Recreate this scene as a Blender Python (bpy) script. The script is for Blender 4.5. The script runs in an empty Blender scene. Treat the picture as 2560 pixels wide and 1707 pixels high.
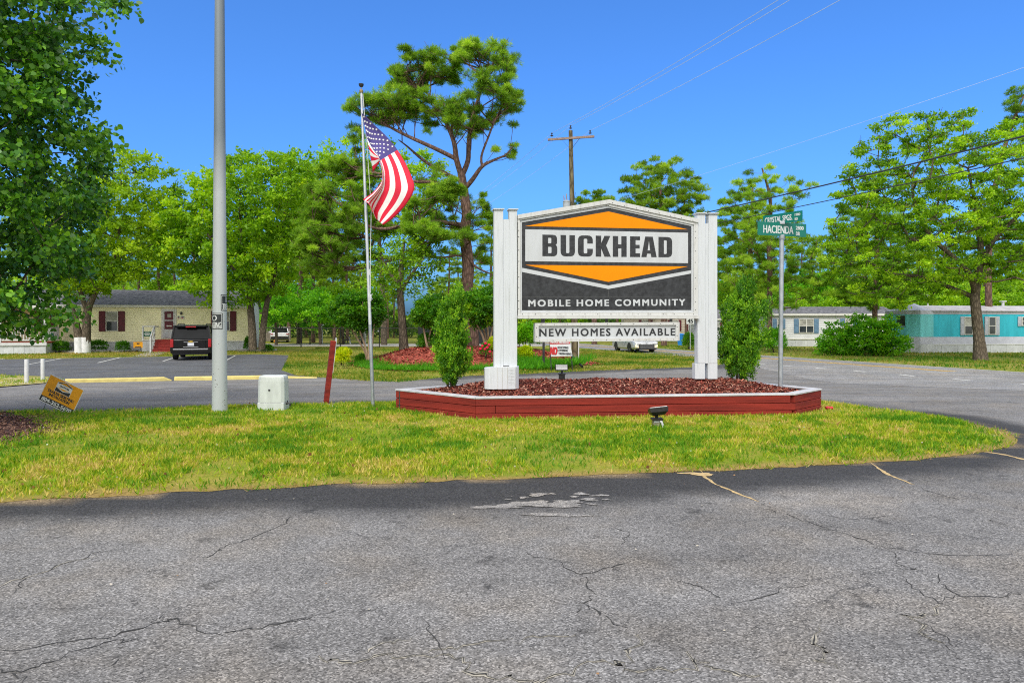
import bpy, bmesh, math, random
import numpy as np
from mathutils import Vector, Matrix, geometry
R = math.radians
rnd = random.Random(7)
nrg = np.random.default_rng(7)
scene = bpy.context.scene
col = scene.collection

# ------------------------------------------------------------------ measured camera
F, CX, HZ, CH = 1707.0, 1280.0, 810.0, 1.5      # focal length, centre column, horizon row (photo pixels), eye height
cam = bpy.data.cameras.new("Camera")
cam.sensor_width = 36.0; cam.lens = 24.0; cam.shift_y = -43.5 / 2560
cam.clip_start = 0.05; cam.clip_end = 3000
camo = bpy.data.objects.new("Camera", cam); col.objects.link(camo)
camo.location = (0, 0, CH); camo.rotation_euler = (R(90), 0, 0)
scene.camera = camo

def sstep(a, b, x):
    t = min(1.0, max(0.0, (x - a) / (b - a))); return t * t * (3 - 2 * t)
def np_sstep(a, b, x):
    t = np.clip((x - a) / (b - a), 0, 1); return t * t * (3 - 2 * t)
def terr(y):                                     # the land falls 45 cm behind the sign island
    return -0.45 * sstep(12.5, 25.0, y)
def np_terr(y): return -0.45 * np_sstep(12.5, 25.0, y)
def W(px, py, y):                                # survey: photo pixel + distance -> metres
    return Vector(((px - CX) / F * y, y, CH - (py - HZ) / F * y))
def G(px, py, dz=0.0):                           # survey: photo pixel on the ground
    y = 12.0
    for _ in range(60):
        y = 0.5 * y + 0.5 * (CH - terr(y)) * F / max(2.0, py - HZ)
    return Vector(((px - CX) / F * y, y, terr(y) + dz))

# ------------------------------------------------------------------ materials
MATS = {}
def _nt(name):
    m = bpy.data.materials.new(name); m.use_nodes = True
    nt = m.node_tree; nt.nodes.clear()
    return m, nt
def N(nt, typ, **kw):
    n = nt.nodes.new(typ)
    for k, v in kw.items():
        if k.startswith('i_'):
            n.inputs[k[2:].replace('_', ' ')].default_value = v
        else: setattr(n, k, v)
    return n
def L(nt, a, b): nt.links.new(a, b)
def ramp(nt, stops, interp='LINEAR'):
    r = nt.nodes.new('ShaderNodeValToRGB'); cr = r.color_ramp; cr.interpolation = interp
    while len(cr.elements) > 1: cr.elements.remove(cr.elements[-1])
    cr.elements[0].position = stops[0][0]; cr.elements[0].color = (*stops[0][1], 1)
    for p, c in stops[1:]:
        e = cr.elements.new(p); e.color = (*c, 1)
    return r
def g3(v): return (v, v, v)
def mixc(nt, fac, a, b, mode='MIX'):
    m = nt.nodes.new('ShaderNodeMix'); m.data_type = 'RGBA'; m.blend_type = mode
    for sock, val in ((m.inputs[0], fac), (m.inputs[6], a), (m.inputs[7], b)):
        if hasattr(val, 'is_output') or isinstance(val, bpy.types.NodeSocket): L(nt, val, sock)
        elif isinstance(val, (int, float)): sock.default_value = val
        else: sock.default_value = (*val, 1) if len(val) == 3 else val
    return m.outputs[2]
def pmat(name, c, rough=0.55, var=0.12, scale=6.0, bump=0.0, bscale=60.0, metal=0.0, spec=0.4, c2=None, stretch=(1, 1, 1), coat=0.0, c2pos=(0.35, 0.7)):
    """plain procedural surface: two noise octaves vary colour and roughness, optional bump"""
    if name in MATS: return MATS[name]
    m, nt = _nt(name)
    out = N(nt, 'ShaderNodeOutputMaterial'); b = N(nt, 'ShaderNodeBsdfPrincipled')
    tc = N(nt, 'ShaderNodeTexCoord'); mp = N(nt, 'ShaderNodeMapping'); mp.inputs['Scale'].default_value = stretch
    L(nt, tc.outputs['Object'], mp.inputs['Vector'])
    n1 = N(nt, 'ShaderNodeTexNoise', i_Scale=scale, i_Detail=6.0, i_Roughness=0.6); L(nt, mp.outputs[0], n1.inputs['Vector'])
    c2 = c2 or tuple(x * (1 - 2 * var) for x in c)
    hi = tuple(min(1, x * (1 + var)) for x in c)
    r = ramp(nt, [(c2pos[0], c2), (c2pos[1], hi)]); L(nt, n1.outputs['Fac'], r.inputs['Fac'])
    L(nt, r.outputs[0], b.inputs['Base Color'])
    rr = N(nt, 'ShaderNodeMapRange'); rr.inputs['To Min'].default_value = max(0.02, rough - 0.08); rr.inputs['To Max'].default_value = min(1, rough + 0.1)
    L(nt, n1.outputs['Fac'], rr.inputs['Value']); L(nt, rr.outputs[0], b.inputs['Roughness'])
    b.inputs['Metallic'].default_value = metal; b.inputs['Specular IOR Level'].default_value = spec
    if coat: b.inputs['Coat Weight'].default_value = coat
    if bump:
        n2 = N(nt, 'ShaderNodeTexNoise', i_Scale=bscale, i_Detail=4.0); L(nt, mp.outputs[0], n2.inputs['Vector'])
        bp = N(nt, 'ShaderNodeBump'); bp.inputs['Strength'].default_value = bump; bp.inputs['Distance'].default_value = 0.01
        L(nt, n2.outputs['Fac'], bp.inputs['Height']); L(nt, bp.outputs[0], b.inputs['Normal'])
    L(nt, b.outputs[0], out.inputs[0]); MATS[name] = m
    return m
def leafmat(name, rough=0.5, spec=0.35, trans=0.35, tint=(1.05, 1.0, 0.5)):
    """foliage: per-leaf colour from the mesh attribute, light passes through the blade"""
    if name in MATS: return MATS[name]
    m, nt = _nt(name)
    out = N(nt, 'ShaderNodeOutputMaterial'); b = N(nt, 'ShaderNodeBsdfPrincipled'); t = N(nt, 'ShaderNodeBsdfTranslucent')
    at = N(nt, 'ShaderNodeAttribute', attribute_name='Col')
    L(nt, at.outputs['Color'], b.inputs['Base Color'])
    tt = mixc(nt, 1.0, at.outputs['Color'], tuple(x * 1.5 for x in tint), 'MULTIPLY'); L(nt, tt, t.inputs['Color'])
    b.inputs['Roughness'].default_value = rough; b.inputs['Specular IOR Level'].default_value = spec
    mx = N(nt, 'ShaderNodeMixShader'); mx.inputs[0].default_value = trans
    L(nt, b.outputs[0], mx.inputs[1]); L(nt, t.outputs[0], mx.inputs[2]); L(nt, mx.outputs[0], out.inputs[0])
    MATS[name] = m
    return m
def barkmat(name, c, c2, scale=9.0):
    if name in MATS: return MATS[name]
    m, nt = _nt(name)
    out = N(nt, 'ShaderNodeOutputMaterial'); b = N(nt, 'ShaderNodeBsdfPrincipled')
    tc = N(nt, 'ShaderNodeTexCoord'); mp = N(nt, 'ShaderNodeMapping'); mp.inputs['Scale'].default_value = (1, 1, 0.3)
    L(nt, tc.outputs['Object'], mp.inputs['Vector'])
    v = N(nt, 'ShaderNodeTexVoronoi', feature='DISTANCE_TO_EDGE', i_Scale=scale); L(nt, mp.outputs[0], v.inputs['Vector'])
    n = N(nt, 'ShaderNodeTexNoise', i_Scale=scale * 2, i_Detail=6.0); L(nt, mp.outputs[0], n.inputs['Vector'])
    r = ramp(nt, [(0.0, tuple(x * 0.3 for x in c)), (0.12, c2), (0.5, c)]); 
    ad = N(nt, 'ShaderNodeMath', operation='MULTIPLY'); L(nt, v.outputs['Distance'], ad.inputs[0]); L(nt, n.outputs['Fac'], ad.inputs[1])
    sc = N(nt, 'ShaderNodeMath', operation='MULTIPLY'); L(nt, ad.outputs[0], sc.inputs[0]); sc.inputs[1].default_value = 2.2
    L(nt, sc.outputs[0], r.inputs['Fac']); L(nt, r.outputs[0], b.inputs['Base Color']); b.inputs['Roughness'].default_value = 0.9
    b.inputs['Specular IOR Level'].default_value = 0.15
    bp = N(nt, 'ShaderNodeBump'); bp.inputs['Strength'].default_value = 0.8; bp.inputs['Distance'].default_value = 0.03
    L(nt, sc.outputs[0], bp.inputs['Height']); L(nt, bp.outputs[0], b.inputs['Normal']); L(nt, b.outputs[0], out.inputs[0])
    MATS[name] = m
    return m

# ------------------------------------------------------------------ object helpers
def tag(o, label=None, cat=None, group=None, kind=None):
    if label: o['label'] = label
    if cat: o['category'] = cat
    if group: o['group'] = group
    if kind: o['kind'] = kind
    return o
def thing(name, label, cat, loc=(0, 0, 0), rz=0.0, group=None):
    o = bpy.data.objects.new(name, None); col.objects.link(o)
    o.location = loc; o.rotation_euler = (0, 0, rz); o.empty_display_size = 0.3
    return tag(o, label, cat, group)
def link(name, me, parent=None, local=True):
    o = bpy.data.objects.new(name, me); col.objects.link(o)
    if parent is not None:
        o.parent = parent
        if not local:                            # mesh is in world metres: undo the parent's placement
            p, mat = parent, Matrix.Identity(4)
            chain = []
            while p is not None: chain.append(p); p = p.parent
            for p in reversed(chain):
                mat = mat @ p.matrix_parent_inverse @ Matrix.LocRotScale(p.location, p.rotation_euler, p.scale)
            o.matrix_parent_inverse = mat.inverted()
    return o
def copy_tree(o, parent=None):
    c = o.copy(); col.objects.link(c); c.parent = parent
    for ch in list(o.children): copy_tree(ch, c)
    return c

class MB:
    """collects shapes and links them as ONE mesh object"""
    def __init__(s): s.v = []; s.f = []; s.m = []; s.mats = []
    def mi(s, m):
        if m not in s.mats: s.mats.append(m)
        return s.mats.index(m)
    def add(s, vs, fs, m):
        k = len(s.v); i = s.mi(m)
        s.v += [tuple(v) for v in vs]
        for f in fs: s.f.append([k + a for a in f]); s.m.append(i)
        return s
    def box(s, c, size, m, rz=0.0, M=None):
        x, y, z = size[0] / 2, size[1] / 2, size[2] / 2
        vs = [Vector((a * x, b * y, d * z)) for d in (-1, 1) for a, b in ((-1, -1), (1, -1), (1, 1), (-1, 1))]
        if M is None: M = Matrix.Rotation(rz, 4, 'Z')
        vs = [M @ v + Vector(c) for v in vs]
        return s.add(vs, [(3, 2, 1, 0), (4, 5, 6, 7), (0, 1, 5, 4), (1, 2, 6, 5), (2, 3, 7, 6), (3, 0, 4, 7)], m)
    def bar(s, a, b, w, d, m, up=(0, 0, 1)):
        """rectangular bar from a to b, w across (horizontal), d along 'up'"""
        a, b = Vector(a), Vector(b); t = (b - a).normalized(); u = Vector(up)
        if abs(t.dot(u)) > 0.98: u = Vector((0, 1, 0))
        r = t.cross(u).normalized(); u = r.cross(t).normalized()
        vs = [p + r * (i * w / 2) + u * (j * d / 2) for p in (a, b) for i, j in ((-1, -1), (1, -1), (1, 1), (-1, 1))]
        return s.add(vs, [(0, 1, 2, 3), (7, 6, 5, 4), (0, 4, 5, 1), (1, 5, 6, 2), (2, 6, 7, 3), (3, 7, 4, 0)], m)
    def tube(s, pts, rad, m, n=8, caps=True):
        pts = [Vector(p) for p in pts]; k = len(pts)
        if not hasattr(rad, '__len__'): rad = [rad] * k
        vs = []; ref = Vector((0.31, 0.17, 0.93)).normalized()
        for i, p in enumerate(pts):
            t = (pts[min(i + 1, k - 1)] - pts[max(i - 1, 0)])
            t = t.normalized() if t.length > 1e-9 else Vector((0, 0, 1))
            if abs(t.dot(ref)) > 0.97: ref = Vector((0.9, 0.3, 0.1)).normalized()
            a = t.cross(ref).normalized(); b = t.cross(a)
            for j in range(n):
                an = 2 * math.pi * j / n
                vs.append(p + (a * math.cos(an) + b * math.sin(an)) * rad[i])
        fs = [(i * n + j, i * n + (j + 1) % n, (i + 1) * n + (j + 1) % n, (i + 1) * n + j) for i in range(k - 1) for j in range(n)]
        if caps: fs += [tuple(range(n - 1, -1, -1)), tuple(range((k - 1) * n, k * n))]
        return s.add(vs, fs, m)
    def lathe(s, prof, c, m, n=16):
        """prof: (radius, z) pairs round a vertical axis"""
        c = Vector(c); vs = []
        for r_, z in prof:
            for j in range(n):
                an = 2 * math.pi * j / n; vs.append(c + Vector((r_ * math.cos(an), r_ * math.sin(an), z)))
        k = len(prof)
        fs = [(i * n + j, i * n + (j + 1) % n, (i + 1) * n + (j + 1) % n, (i + 1) * n + j) for i in range(k - 1) for j in range(n)]
        fs += [tuple(range(n - 1, -1, -1)), tuple(range((k - 1) * n, k * n))]
        return s.add(vs, fs, m)
    def prism(s, poly, off, m):
        """poly: coplanar points, swept by vector off"""
        poly = [Vector(p) for p in poly]; off = Vector(off); k = len(poly)
        nrm = Vector((0, 0, 0))
        for i in range(k): nrm += poly[i].cross(poly[(i + 1) % k])
        if nrm.dot(off) > 0: poly.reverse()
        vs = poly + [p + off for p in poly]
        return s.add(vs, [tuple(range(k)), tuple(range(2 * k - 1, k - 1, -1))] + [(i, i + k, (i + 1) % k + k, (i + 1) % k) for i in range(k)], m)
    def quad(s, a, b, c, d, m): return s.add([a, b, c, d], [(0, 1, 2, 3)], m)
    def text(s, body, o, r, u, n, w, h, m, depth=0.003, bold=0.0, space=1.0):
        """lettering fitted to w x h metres, centred on o, facing n"""
        cu = bpy.data.curves.new('lettering', 'FONT'); cu.body = body; cu.space_character = space
        cu.resolution_u = 3
        ob = bpy.data.objects.new('lettering', cu); col.objects.link(ob)
        dg = bpy.context.evaluated_depsgraph_get(); me = bpy.data.meshes.new_from_object(ob.evaluated_get(dg))
        vs = np.array([v.co[:] for v in me.vertices]); fs = [list(p.vertices) for p in me.polygons]
        edges = {}
        for f in fs:
            for i in range(len(f)):
                e = (f[i], f[(i + 1) % len(f)]); edges[e] = 1
        rim = [e for e in edges if (e[1], e[0]) not in edges]
        bpy.data.objects.remove(ob); bpy.data.curves.remove(cu); bpy.data.meshes.remove(me)
        lo, hi = vs.min(0), vs.max(0); o, r, u, n = Vector(o), Vector(r), Vector(u), Vector(n)
        P = [o + r * ((v[0] - (lo[0] + hi[0]) / 2) / (hi[0] - lo[0]) * w) + u * ((v[1] - (lo[1] + hi[1]) / 2) / (hi[1] - lo[1]) * h) for v in vs]
        k = len(P); b_ = bold * h                 # heavier strokes: copies shifted by a fraction of the cap height
        for i, (dx, dz) in enumerate([(0, 0)] if not bold else [(-1, -1), (1, -1), (-1, 1), (1, 1), (0, 0)]):
            o_ = r * (dx * b_) + u * (dz * b_ * .6); dd = depth + .00022 * i
            s.add([p + o_ + n * dd for p in P] + [p + o_ for p in P], fs + [(a + k, b + k, b, a) for a, b in rim], m)
        return s
    def mesh(s, name, smooth=False):
        me = bpy.data.meshes.new(name); me.from_pydata(s.v, [], s.f)
        for m in s.mats: me.materials.append(m)
        me.polygons.foreach_set('material_index', s.m)
        if smooth: me.polygons.foreach_set('use_smooth', [True] * len(s.f))
        me.update(); return me
    def build(s, name, parent=None, local=False, smooth=False, bevel=0.0, seg=2):
        me = s.mesh(name, smooth)
        o = link(name, me, parent, local)
        if smooth:
            try: me.set_sharp_from_angle(angle=R(35))
            except Exception: pass
        if bevel:
            b = o.modifiers.new('bevel', 'BEVEL'); b.width = bevel; b.segments = seg; b.limit_method = 'ANGLE'; b.angle_limit = R(40)
        return o

# ------------------------------------------------------------------ numpy meshes (foliage, blades, chips)
def np_mesh(name, V, nq, mat, colors=None, smooth=False, k=4):
    """V: (n*k,3) vertices, nq polygons of k corners each"""
    me = bpy.data.meshes.new(name)
    me.vertices.add(len(V)); me.vertices.foreach_set('co', np.ascontiguousarray(V, dtype=np.float32).ravel())
    me.loops.add(nq * k); me.loops.foreach_set('vertex_index', np.arange(nq * k, dtype=np.int32))
    me.polygons.add(nq); me.polygons.foreach_set('loop_start', np.arange(0, nq * k, k, dtype=np.int32))
    me.polygons.foreach_set('loop_total', np.full(nq, k, dtype=np.int32))
    me.materials.append(mat)
    if colors is not None:
        ca = me.color_attributes.new('Col', 'FLOAT_COLOR', 'POINT')
        c = np.ones((len(V), 4), dtype=np.float32); c[:, :3] = np.repeat(colors, k, axis=0)
        ca.data.foreach_set('color', c.ravel())
    me.update(calc_edges=True)
    if smooth: me.polygons.foreach_set('use_smooth', np.ones(nq, dtype=bool))
    return me
def unit(a): return a / np.maximum(1e-9, np.linalg.norm(a, axis=1, keepdims=True))
def blades(P, A, U, Ln, Wd, mid=0.45):
    """diamond blades: base P, axis A, side U"""
    Ln = Ln[:, None]; Wd = Wd[:, None]
    q = np.stack([P, P + A * Ln * mid + U * Wd / 2, P + A * Ln, P + A * Ln * mid - U * Wd / 2], axis=1)
    return q.reshape(-1, 3)
def vnoise(x, y, s, seed=0):
    """smooth value noise 0..1"""
    g = np.random.default_rng(seed).random((64, 64))
    x = x / s; y = y / s; xi = np.floor(x).astype(int); yi = np.floor(y).astype(int); fx = x - xi; fy = y - yi
    fx = fx * fx * (3 - 2 * fx); fy = fy * fy * (3 - 2 * fy)
    a = g[xi % 64, yi % 64]; b = g[(xi + 1) % 64, yi % 64]; c = g[xi % 64, (yi + 1) % 64]; d = g[(xi + 1) % 64, (yi + 1) % 64]
    return (a * (1 - fx) + b * fx) * (1 - fy) + (c * (1 - fx) + d * fx) * fy
def inpoly(x, y, poly):
    r = np.zeros(len(x), bool); k = len(poly)
    for i in range(k):
        x1, y1 = poly[i][0], poly[i][1]; x2, y2 = poly[(i + 1) % k][0], poly[(i + 1) % k][1]
        if y1 == y2: continue
        c = ((y1 > y) != (y2 > y)) & (x < (x2 - x1) * (y - y1) / (y2 - y1) + x1)
        r ^= c
    return r
def polydist(x, y, poly, closed=True):
    d = np.full(len(x), 1e9); k = len(poly)
    for i in range(k if closed else k - 1):
        ax, ay = poly[i][0], poly[i][1]; bx, by = poly[(i + 1) % k][0], poly[(i + 1) % k][1]
        dx, dy = bx - ax, by - ay; l2 = dx * dx + dy * dy + 1e-12
        t = np.clip(((x - ax) * dx + (y - ay) * dy) / l2, 0, 1)
        d = np.minimum(d, np.hypot(x - ax - t * dx, y - ay - t * dy))
    return d
def smooth_line(pts, n=4, closed=False):
    """Catmull-Rom through points"""
    pts = [Vector(p) for p in pts]; k = len(pts); out = []
    for i in range(k if closed else k - 1):
        p0 = pts[(i - 1) % k] if closed or i > 0 else pts[i]; p1 = pts[i]; p2 = pts[(i + 1) % k]
        p3 = pts[(i + 2) % k] if closed or i + 2 < k else p2
        for j in range(n):
            t = j / n
            out.append(0.5 * (2 * p1 + (p2 - p0) * t + (2 * p0 - 5 * p1 + 4 * p2 - p3) * t * t + (3 * p1 - p0 - 3 * p2 + p3) * t ** 3))
    if not closed: out.append(pts[-1])
    return out
# ================================================================== ground, asphalt, road
def sheet(name, poly, mat, off=0.0, gx=None, gy=None, zf=None, attrs=None, kind='structure', parent=None):
    """flat outline cut into a grid so that it follows the lie of the land"""
    bm = bmesh.new()
    vs = [bm.verts.new((p[0], p[1], 0)) for p in poly]
    for t in geometry.tessellate_polygon([[Vector((p[0], p[1], 0)) for p in poly]]):
        try: f = bm.faces.new([vs[i] for i in t])
        except ValueError: continue
        f.normal_update()
        if f.normal.z < 0: f.normal_flip()
    xs = [p[0] for p in poly]; ys = [p[1] for p in poly]
    def cut(vals, ax):
        for v in vals:
            no = (1, 0, 0) if ax == 0 else (0, 1, 0)
            co = (v, 0, 0) if ax == 0 else (0, v, 0)
            bmesh.ops.bisect_plane(bm, geom=bm.verts[:] + bm.edges[:] + bm.faces[:], plane_co=co, plane_no=no)
    yl = list(np.arange(min(ys), max(ys), gy)) if gy else [y for y in list(np.arange(12, 26, 0.4)) + [-5, 0, 5, 40, 80, 160, 320] if min(ys) < y < max(ys)]
    cut(yl, 1)
    if gx: cut(list(np.arange(min(xs), max(xs), gx)), 0)
    me = bpy.data.meshes.new(name); bm.to_mesh(me); bm.free()
    n = len(me.vertices); co = np.empty(n * 3, np.float32); me.vertices.foreach_get('co', co); co = co.reshape(-1, 3)
    co[:, 2] = np_terr(co[:, 1]) + off
    if zf is not None: co[:, 2] += zf(co[:, 0], co[:, 1])
    me.vertices.foreach_set('co', co.ravel())
    if attrs:
        c = np.ones((n, 4), np.float32); c[:, :3] = attrs(co[:, 0], co[:, 1])
        me.color_attributes.new('Col', 'FLOAT_COLOR', 'POINT').data.foreach_set('color', c.ravel())
    me.materials.append(mat); me.update()
    if me.polygons and sum(p.normal.z for p in me.polygons) < 0: me.flip_normals()
    o = link(name, me, parent)
    if kind and parent is None: o['kind'] = kind
    return o

def turfmat(name, stops, scale=1.1, edge=False):
    """soil under the grass: patches of green thatch, straw and sandy earth"""
    m, nt = _nt(name); out = N(nt, 'ShaderNodeOutputMaterial'); b = N(nt, 'ShaderNodeBsdfPrincipled')
    tc = N(nt, 'ShaderNodeTexCoord')
    n1 = N(nt, 'ShaderNodeTexNoise', i_Scale=scale * 0.35, i_Detail=3.0); L(nt, tc.outputs['Object'], n1.inputs['Vector'])
    n2 = N(nt, 'ShaderNodeTexNoise', i_Scale=scale * 3.2, i_Detail=8.0, i_Roughness=0.72); L(nt, tc.outputs['Object'], n2.inputs['Vector'])
    ad = N(nt, 'ShaderNodeMath', operation='MULTIPLY_ADD'); L(nt, n2.outputs['Fac'], ad.inputs[0]); ad.inputs[1].default_value = 0.55
    sb = N(nt, 'ShaderNodeMath', operation='MULTIPLY'); L(nt, n1.outputs['Fac'], sb.inputs[0]); sb.inputs[1].default_value = 0.45
    L(nt, sb.outputs[0], ad.inputs[2])
    r = ramp(nt, stops); L(nt, ad.outputs[0], r.inputs['Fac'])
    rc = r.outputs[0]
    if edge:
        at = N(nt, 'ShaderNodeAttribute', attribute_name='Col'); sp = N(nt, 'ShaderNodeSeparateColor'); L(nt, at.outputs['Color'], sp.inputs[0]); rc = mixc(nt, sp.outputs[0], rc, (0.33, 0.205, 0.085))
    n3 = N(nt, 'ShaderNodeTexNoise', i_Scale=70.0, i_Detail=5.0, i_Roughness=0.7); L(nt, tc.outputs['Object'], n3.inputs['Vector'])
    rr = ramp(nt, [(0.3, g3(0.55)), (0.7, g3(1.25))]); L(nt, n3.outputs['Fac'], rr.inputs['Fac'])
    L(nt, mixc(nt, 1.0, rc, rr.outputs[0], 'MULTIPLY'), b.inputs['Base Color'])
    b.inputs['Roughness'].default_value = 0.95; b.inputs['Specular IOR Level'].default_value = 0.1
    bp = N(nt, 'ShaderNodeBump'); bp.inputs['Strength'].default_value = 0.6; bp.inputs['Distance'].default_value = 0.02
    L(nt, n3.outputs['Fac'], bp.inputs['Height']); L(nt, bp.outputs[0], b.inputs['Normal']); L(nt, b.outputs[0], out.inputs[0])
    return m
def asphaltmat(name, base, stone=0.5, sc=95.0, use_attr=False, cracks=True, tint=(1, 1, 1), patchy=0.0):
    """worn asphalt: aggregate speckle, blotches, fine crack network; attribute red = fresh dark strip"""
    m, nt = _nt(name); out = N(nt, 'ShaderNodeOutputMaterial'); b = N(nt, 'ShaderNodeBsdfPrincipled')
    tc = N(nt, 'ShaderNodeTexCoord'); o = tc.outputs['Object']
    v = N(nt, 'ShaderNodeTexVoronoi', i_Scale=sc); v.inputs['Randomness'].default_value = 1.0; L(nt, o, v.inputs['Vector'])
    sx = N(nt, 'ShaderNodeSeparateColor'); L(nt, v.outputs['Color'], sx.inputs[0])
    r1 = ramp(nt, [(0.0, g3(0.36)), (0.25, g3(0.72)), (0.62, g3(1.0)), (0.84, g3(1.35)), (1.0, g3(2.0 if stone else 1.3))]); L(nt, sx.outputs[0], r1.inputs['Fac'])
    n1 = N(nt, 'ShaderNodeTexNoise', i_Scale=0.55, i_Detail=7.0, i_Roughness=0.62); L(nt, o, n1.inputs['Vector'])
    r2 = ramp(nt, [(0.3, g3(0.80)), (0.5, g3(1.0)), (0.72, g3(1.22))]); L(nt, n1.outputs['Fac'], r2.inputs['Fac'])
    n2 = N(nt, 'ShaderNodeTexNoise', i_Scale=4.5, i_Detail=5.0, i_Roughness=0.6, i_Distortion=0.4); L(nt, o, n2.inputs['Vector'])
    r3 = ramp(nt, [(0.30, g3(0.50)), (0.39, g3(0.94)), (0.62, g3(1.0)), (0.75, g3(1.12))]); L(nt, n2.outputs['Fac'], r3.inputs['Fac'])
    c = mixc(nt, 1.0, tuple(base * t for t in tint), r2.outputs[0], 'MULTIPLY')
    c = mixc(nt, 1.0, c, r3.outputs[0], 'MULTIPLY')
    ms = N(nt, 'ShaderNodeMapping'); ms.inputs['Scale'].default_value = (0.12, 1.0, 1.0); ms.inputs['Rotation'].default_value = (0, 0, -0.16); L(nt, o, ms.inputs['Vector'])
    tr = N(nt, 'ShaderNodeTexNoise', i_Scale=1.5, i_Detail=4.0, i_Roughness=0.55); L(nt, ms.outputs[0], tr.inputs['Vector'])
    rt = ramp(nt, [(0.32, g3(0.86)), (0.5, g3(1.0)), (0.68, g3(1.13))]); L(nt, tr.outputs['Fac'], rt.inputs['Fac'])
    c = mixc(nt, 1.0, c, rt.outputs[0], 'MULTIPLY')
    warm = N(nt, 'ShaderNodeTexNoise', i_Scale=1.3, i_Detail=4.0); L(nt, o, warm.inputs['Vector'])
    rw = ramp(nt, [(0.45, (0.97, 0.99, 1.03)), (0.75, (1.06, 1.0, 0.92))]); L(nt, warm.outputs['Fac'], rw.inputs['Fac'])
    c = mixc(nt, 1.0, c, rw.outputs[0], 'MULTIPLY')
    if patchy:                                    # worn through to the grey in a fine scatter
        np_ = N(nt, 'ShaderNodeTexNoise', i_Scale=16.0, i_Detail=8.0, i_Roughness=0.75); L(nt, o, np_.inputs['Vector'])
        rp_ = ramp(nt, [(0.44, g3(1.0)), (0.54, g3(0.0))]); L(nt, np_.outputs['Fac'], rp_.inputs['Fac'])
        c = mixc(nt, rp_.outputs[0], c, (patchy * 1.05, patchy, patchy * .95))
    if use_attr:
        at = N(nt, 'ShaderNodeAttribute', attribute_name='Col'); sp = N(nt, 'ShaderNodeSeparateColor'); L(nt, at.outputs['Color'], sp.inputs[0])
        c = mixc(nt, sp.outputs[0], c, (0.032, 0.032, 0.034))
        c = mixc(nt, sp.outputs[1], c, (0.42, 0.30, 0.15))
    c = mixc(nt, 1.0, c, r1.outputs[0], 'MULTIPLY')
    if cracks:
        wp = N(nt, 'ShaderNodeTexNoise', i_Scale=1.7, i_Detail=6.0, i_Roughness=0.65); L(nt, o, wp.inputs['Vector'])
        wm = N(nt, 'ShaderNodeVectorMath', operation='MULTIPLY_ADD'); L(nt, wp.outputs['Color'], wm.inputs[0]); wm.inputs[1].default_value = (1.1, 1.1, 0); L(nt, o, wm.inputs[2])
        ve = N(nt, 'ShaderNodeTexVoronoi', feature='DISTANCE_TO_EDGE', i_Scale=0.62); L(nt, wm.outputs[0], ve.inputs['Vector'])
        mk = N(nt, 'ShaderNodeTexNoise', i_Scale=0.8, i_Detail=3.0); L(nt, o, mk.inputs['Vector'])
        mr = N(nt, 'ShaderNodeMapRange'); mr.inputs['From Min'].default_value = 0.42; mr.inputs['From Max'].default_value = 0.75; mr.inputs['To Min'].default_value = 0.0; mr.inputs['To Max'].default_value = 0.006
        L(nt, mk.outputs['Fac'], mr.inputs['Value'])
        lt = N(nt, 'ShaderNodeMath', operation='LESS_THAN'); L(nt, ve.outputs['Distance'], lt.inputs[0]); L(nt, mr.outputs[0], lt.inputs[1])
        fm = N(nt, 'ShaderNodeMath', operation='MULTIPLY'); L(nt, lt.outputs[0], fm.inputs[0]); fm.inputs[1].default_value = 0.5
        c = mixc(nt, fm.outputs[0], c, (0.03, 0.03, 0.032))
    L(nt, c, b.inputs['Base Color']); b.inputs['Roughness'].default_value = 0.88; b.inputs['Specular IOR Level'].default_value = 0.25
    bp = N(nt, 'ShaderNodeBump'); bp.inputs['Strength'].default_value = 0.5; bp.inputs['Distance'].default_value = 0.004
    L(nt, v.outputs['Distance'], bp.inputs['Height']); L(nt, bp.outputs[0], b.inputs['Normal']); L(nt, b.outputs[0], out.inputs[0])
    return m

M_turf = turfmat('lawn_soil', [(0.30, (0.09, 0.19, 0.010)), (0.46, (0.17, 0.24, 0.015)), (0.60, (0.30, 0.27, 0.05)), (0.74, (0.36, 0.26, 0.11))], edge=True)
M_field = turfmat('field_soil', [(0.30, (0.07, 0.14, 0.012)), (0.46, (0.16, 0.21, 0.02)), (0.56, (0.30, 0.27, 0.06)), (0.70, (0.36, 0.24, 0.11))], 0.5)
M_asph = asphaltmat('asphalt', 0.176, sc=125.0, use_attr=True, tint=(1.05, 1.0, 0.945))
M_lot = asphaltmat('lot_asphalt', 0.102, sc=60.0, cracks=True, tint=(0.98, 1.0, 1.05))
M_road = asphaltmat('road_asphalt', 0.225, sc=50.0, cracks=False, tint=(1.03, 1.0, 0.97))
M_conc = pmat('concrete', (0.38, 0.36, 0.32), 0.85, 0.12, 3.0, bump=0.3)
M_white = pmat('road_paint_white', (0.55, 0.55, 0.53), 0.7, 0.12, 8.0)
M_yline = pmat('road_paint_yellow', (0.66, 0.40, 0.05), 0.7, 0.15, 8.0)

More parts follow.
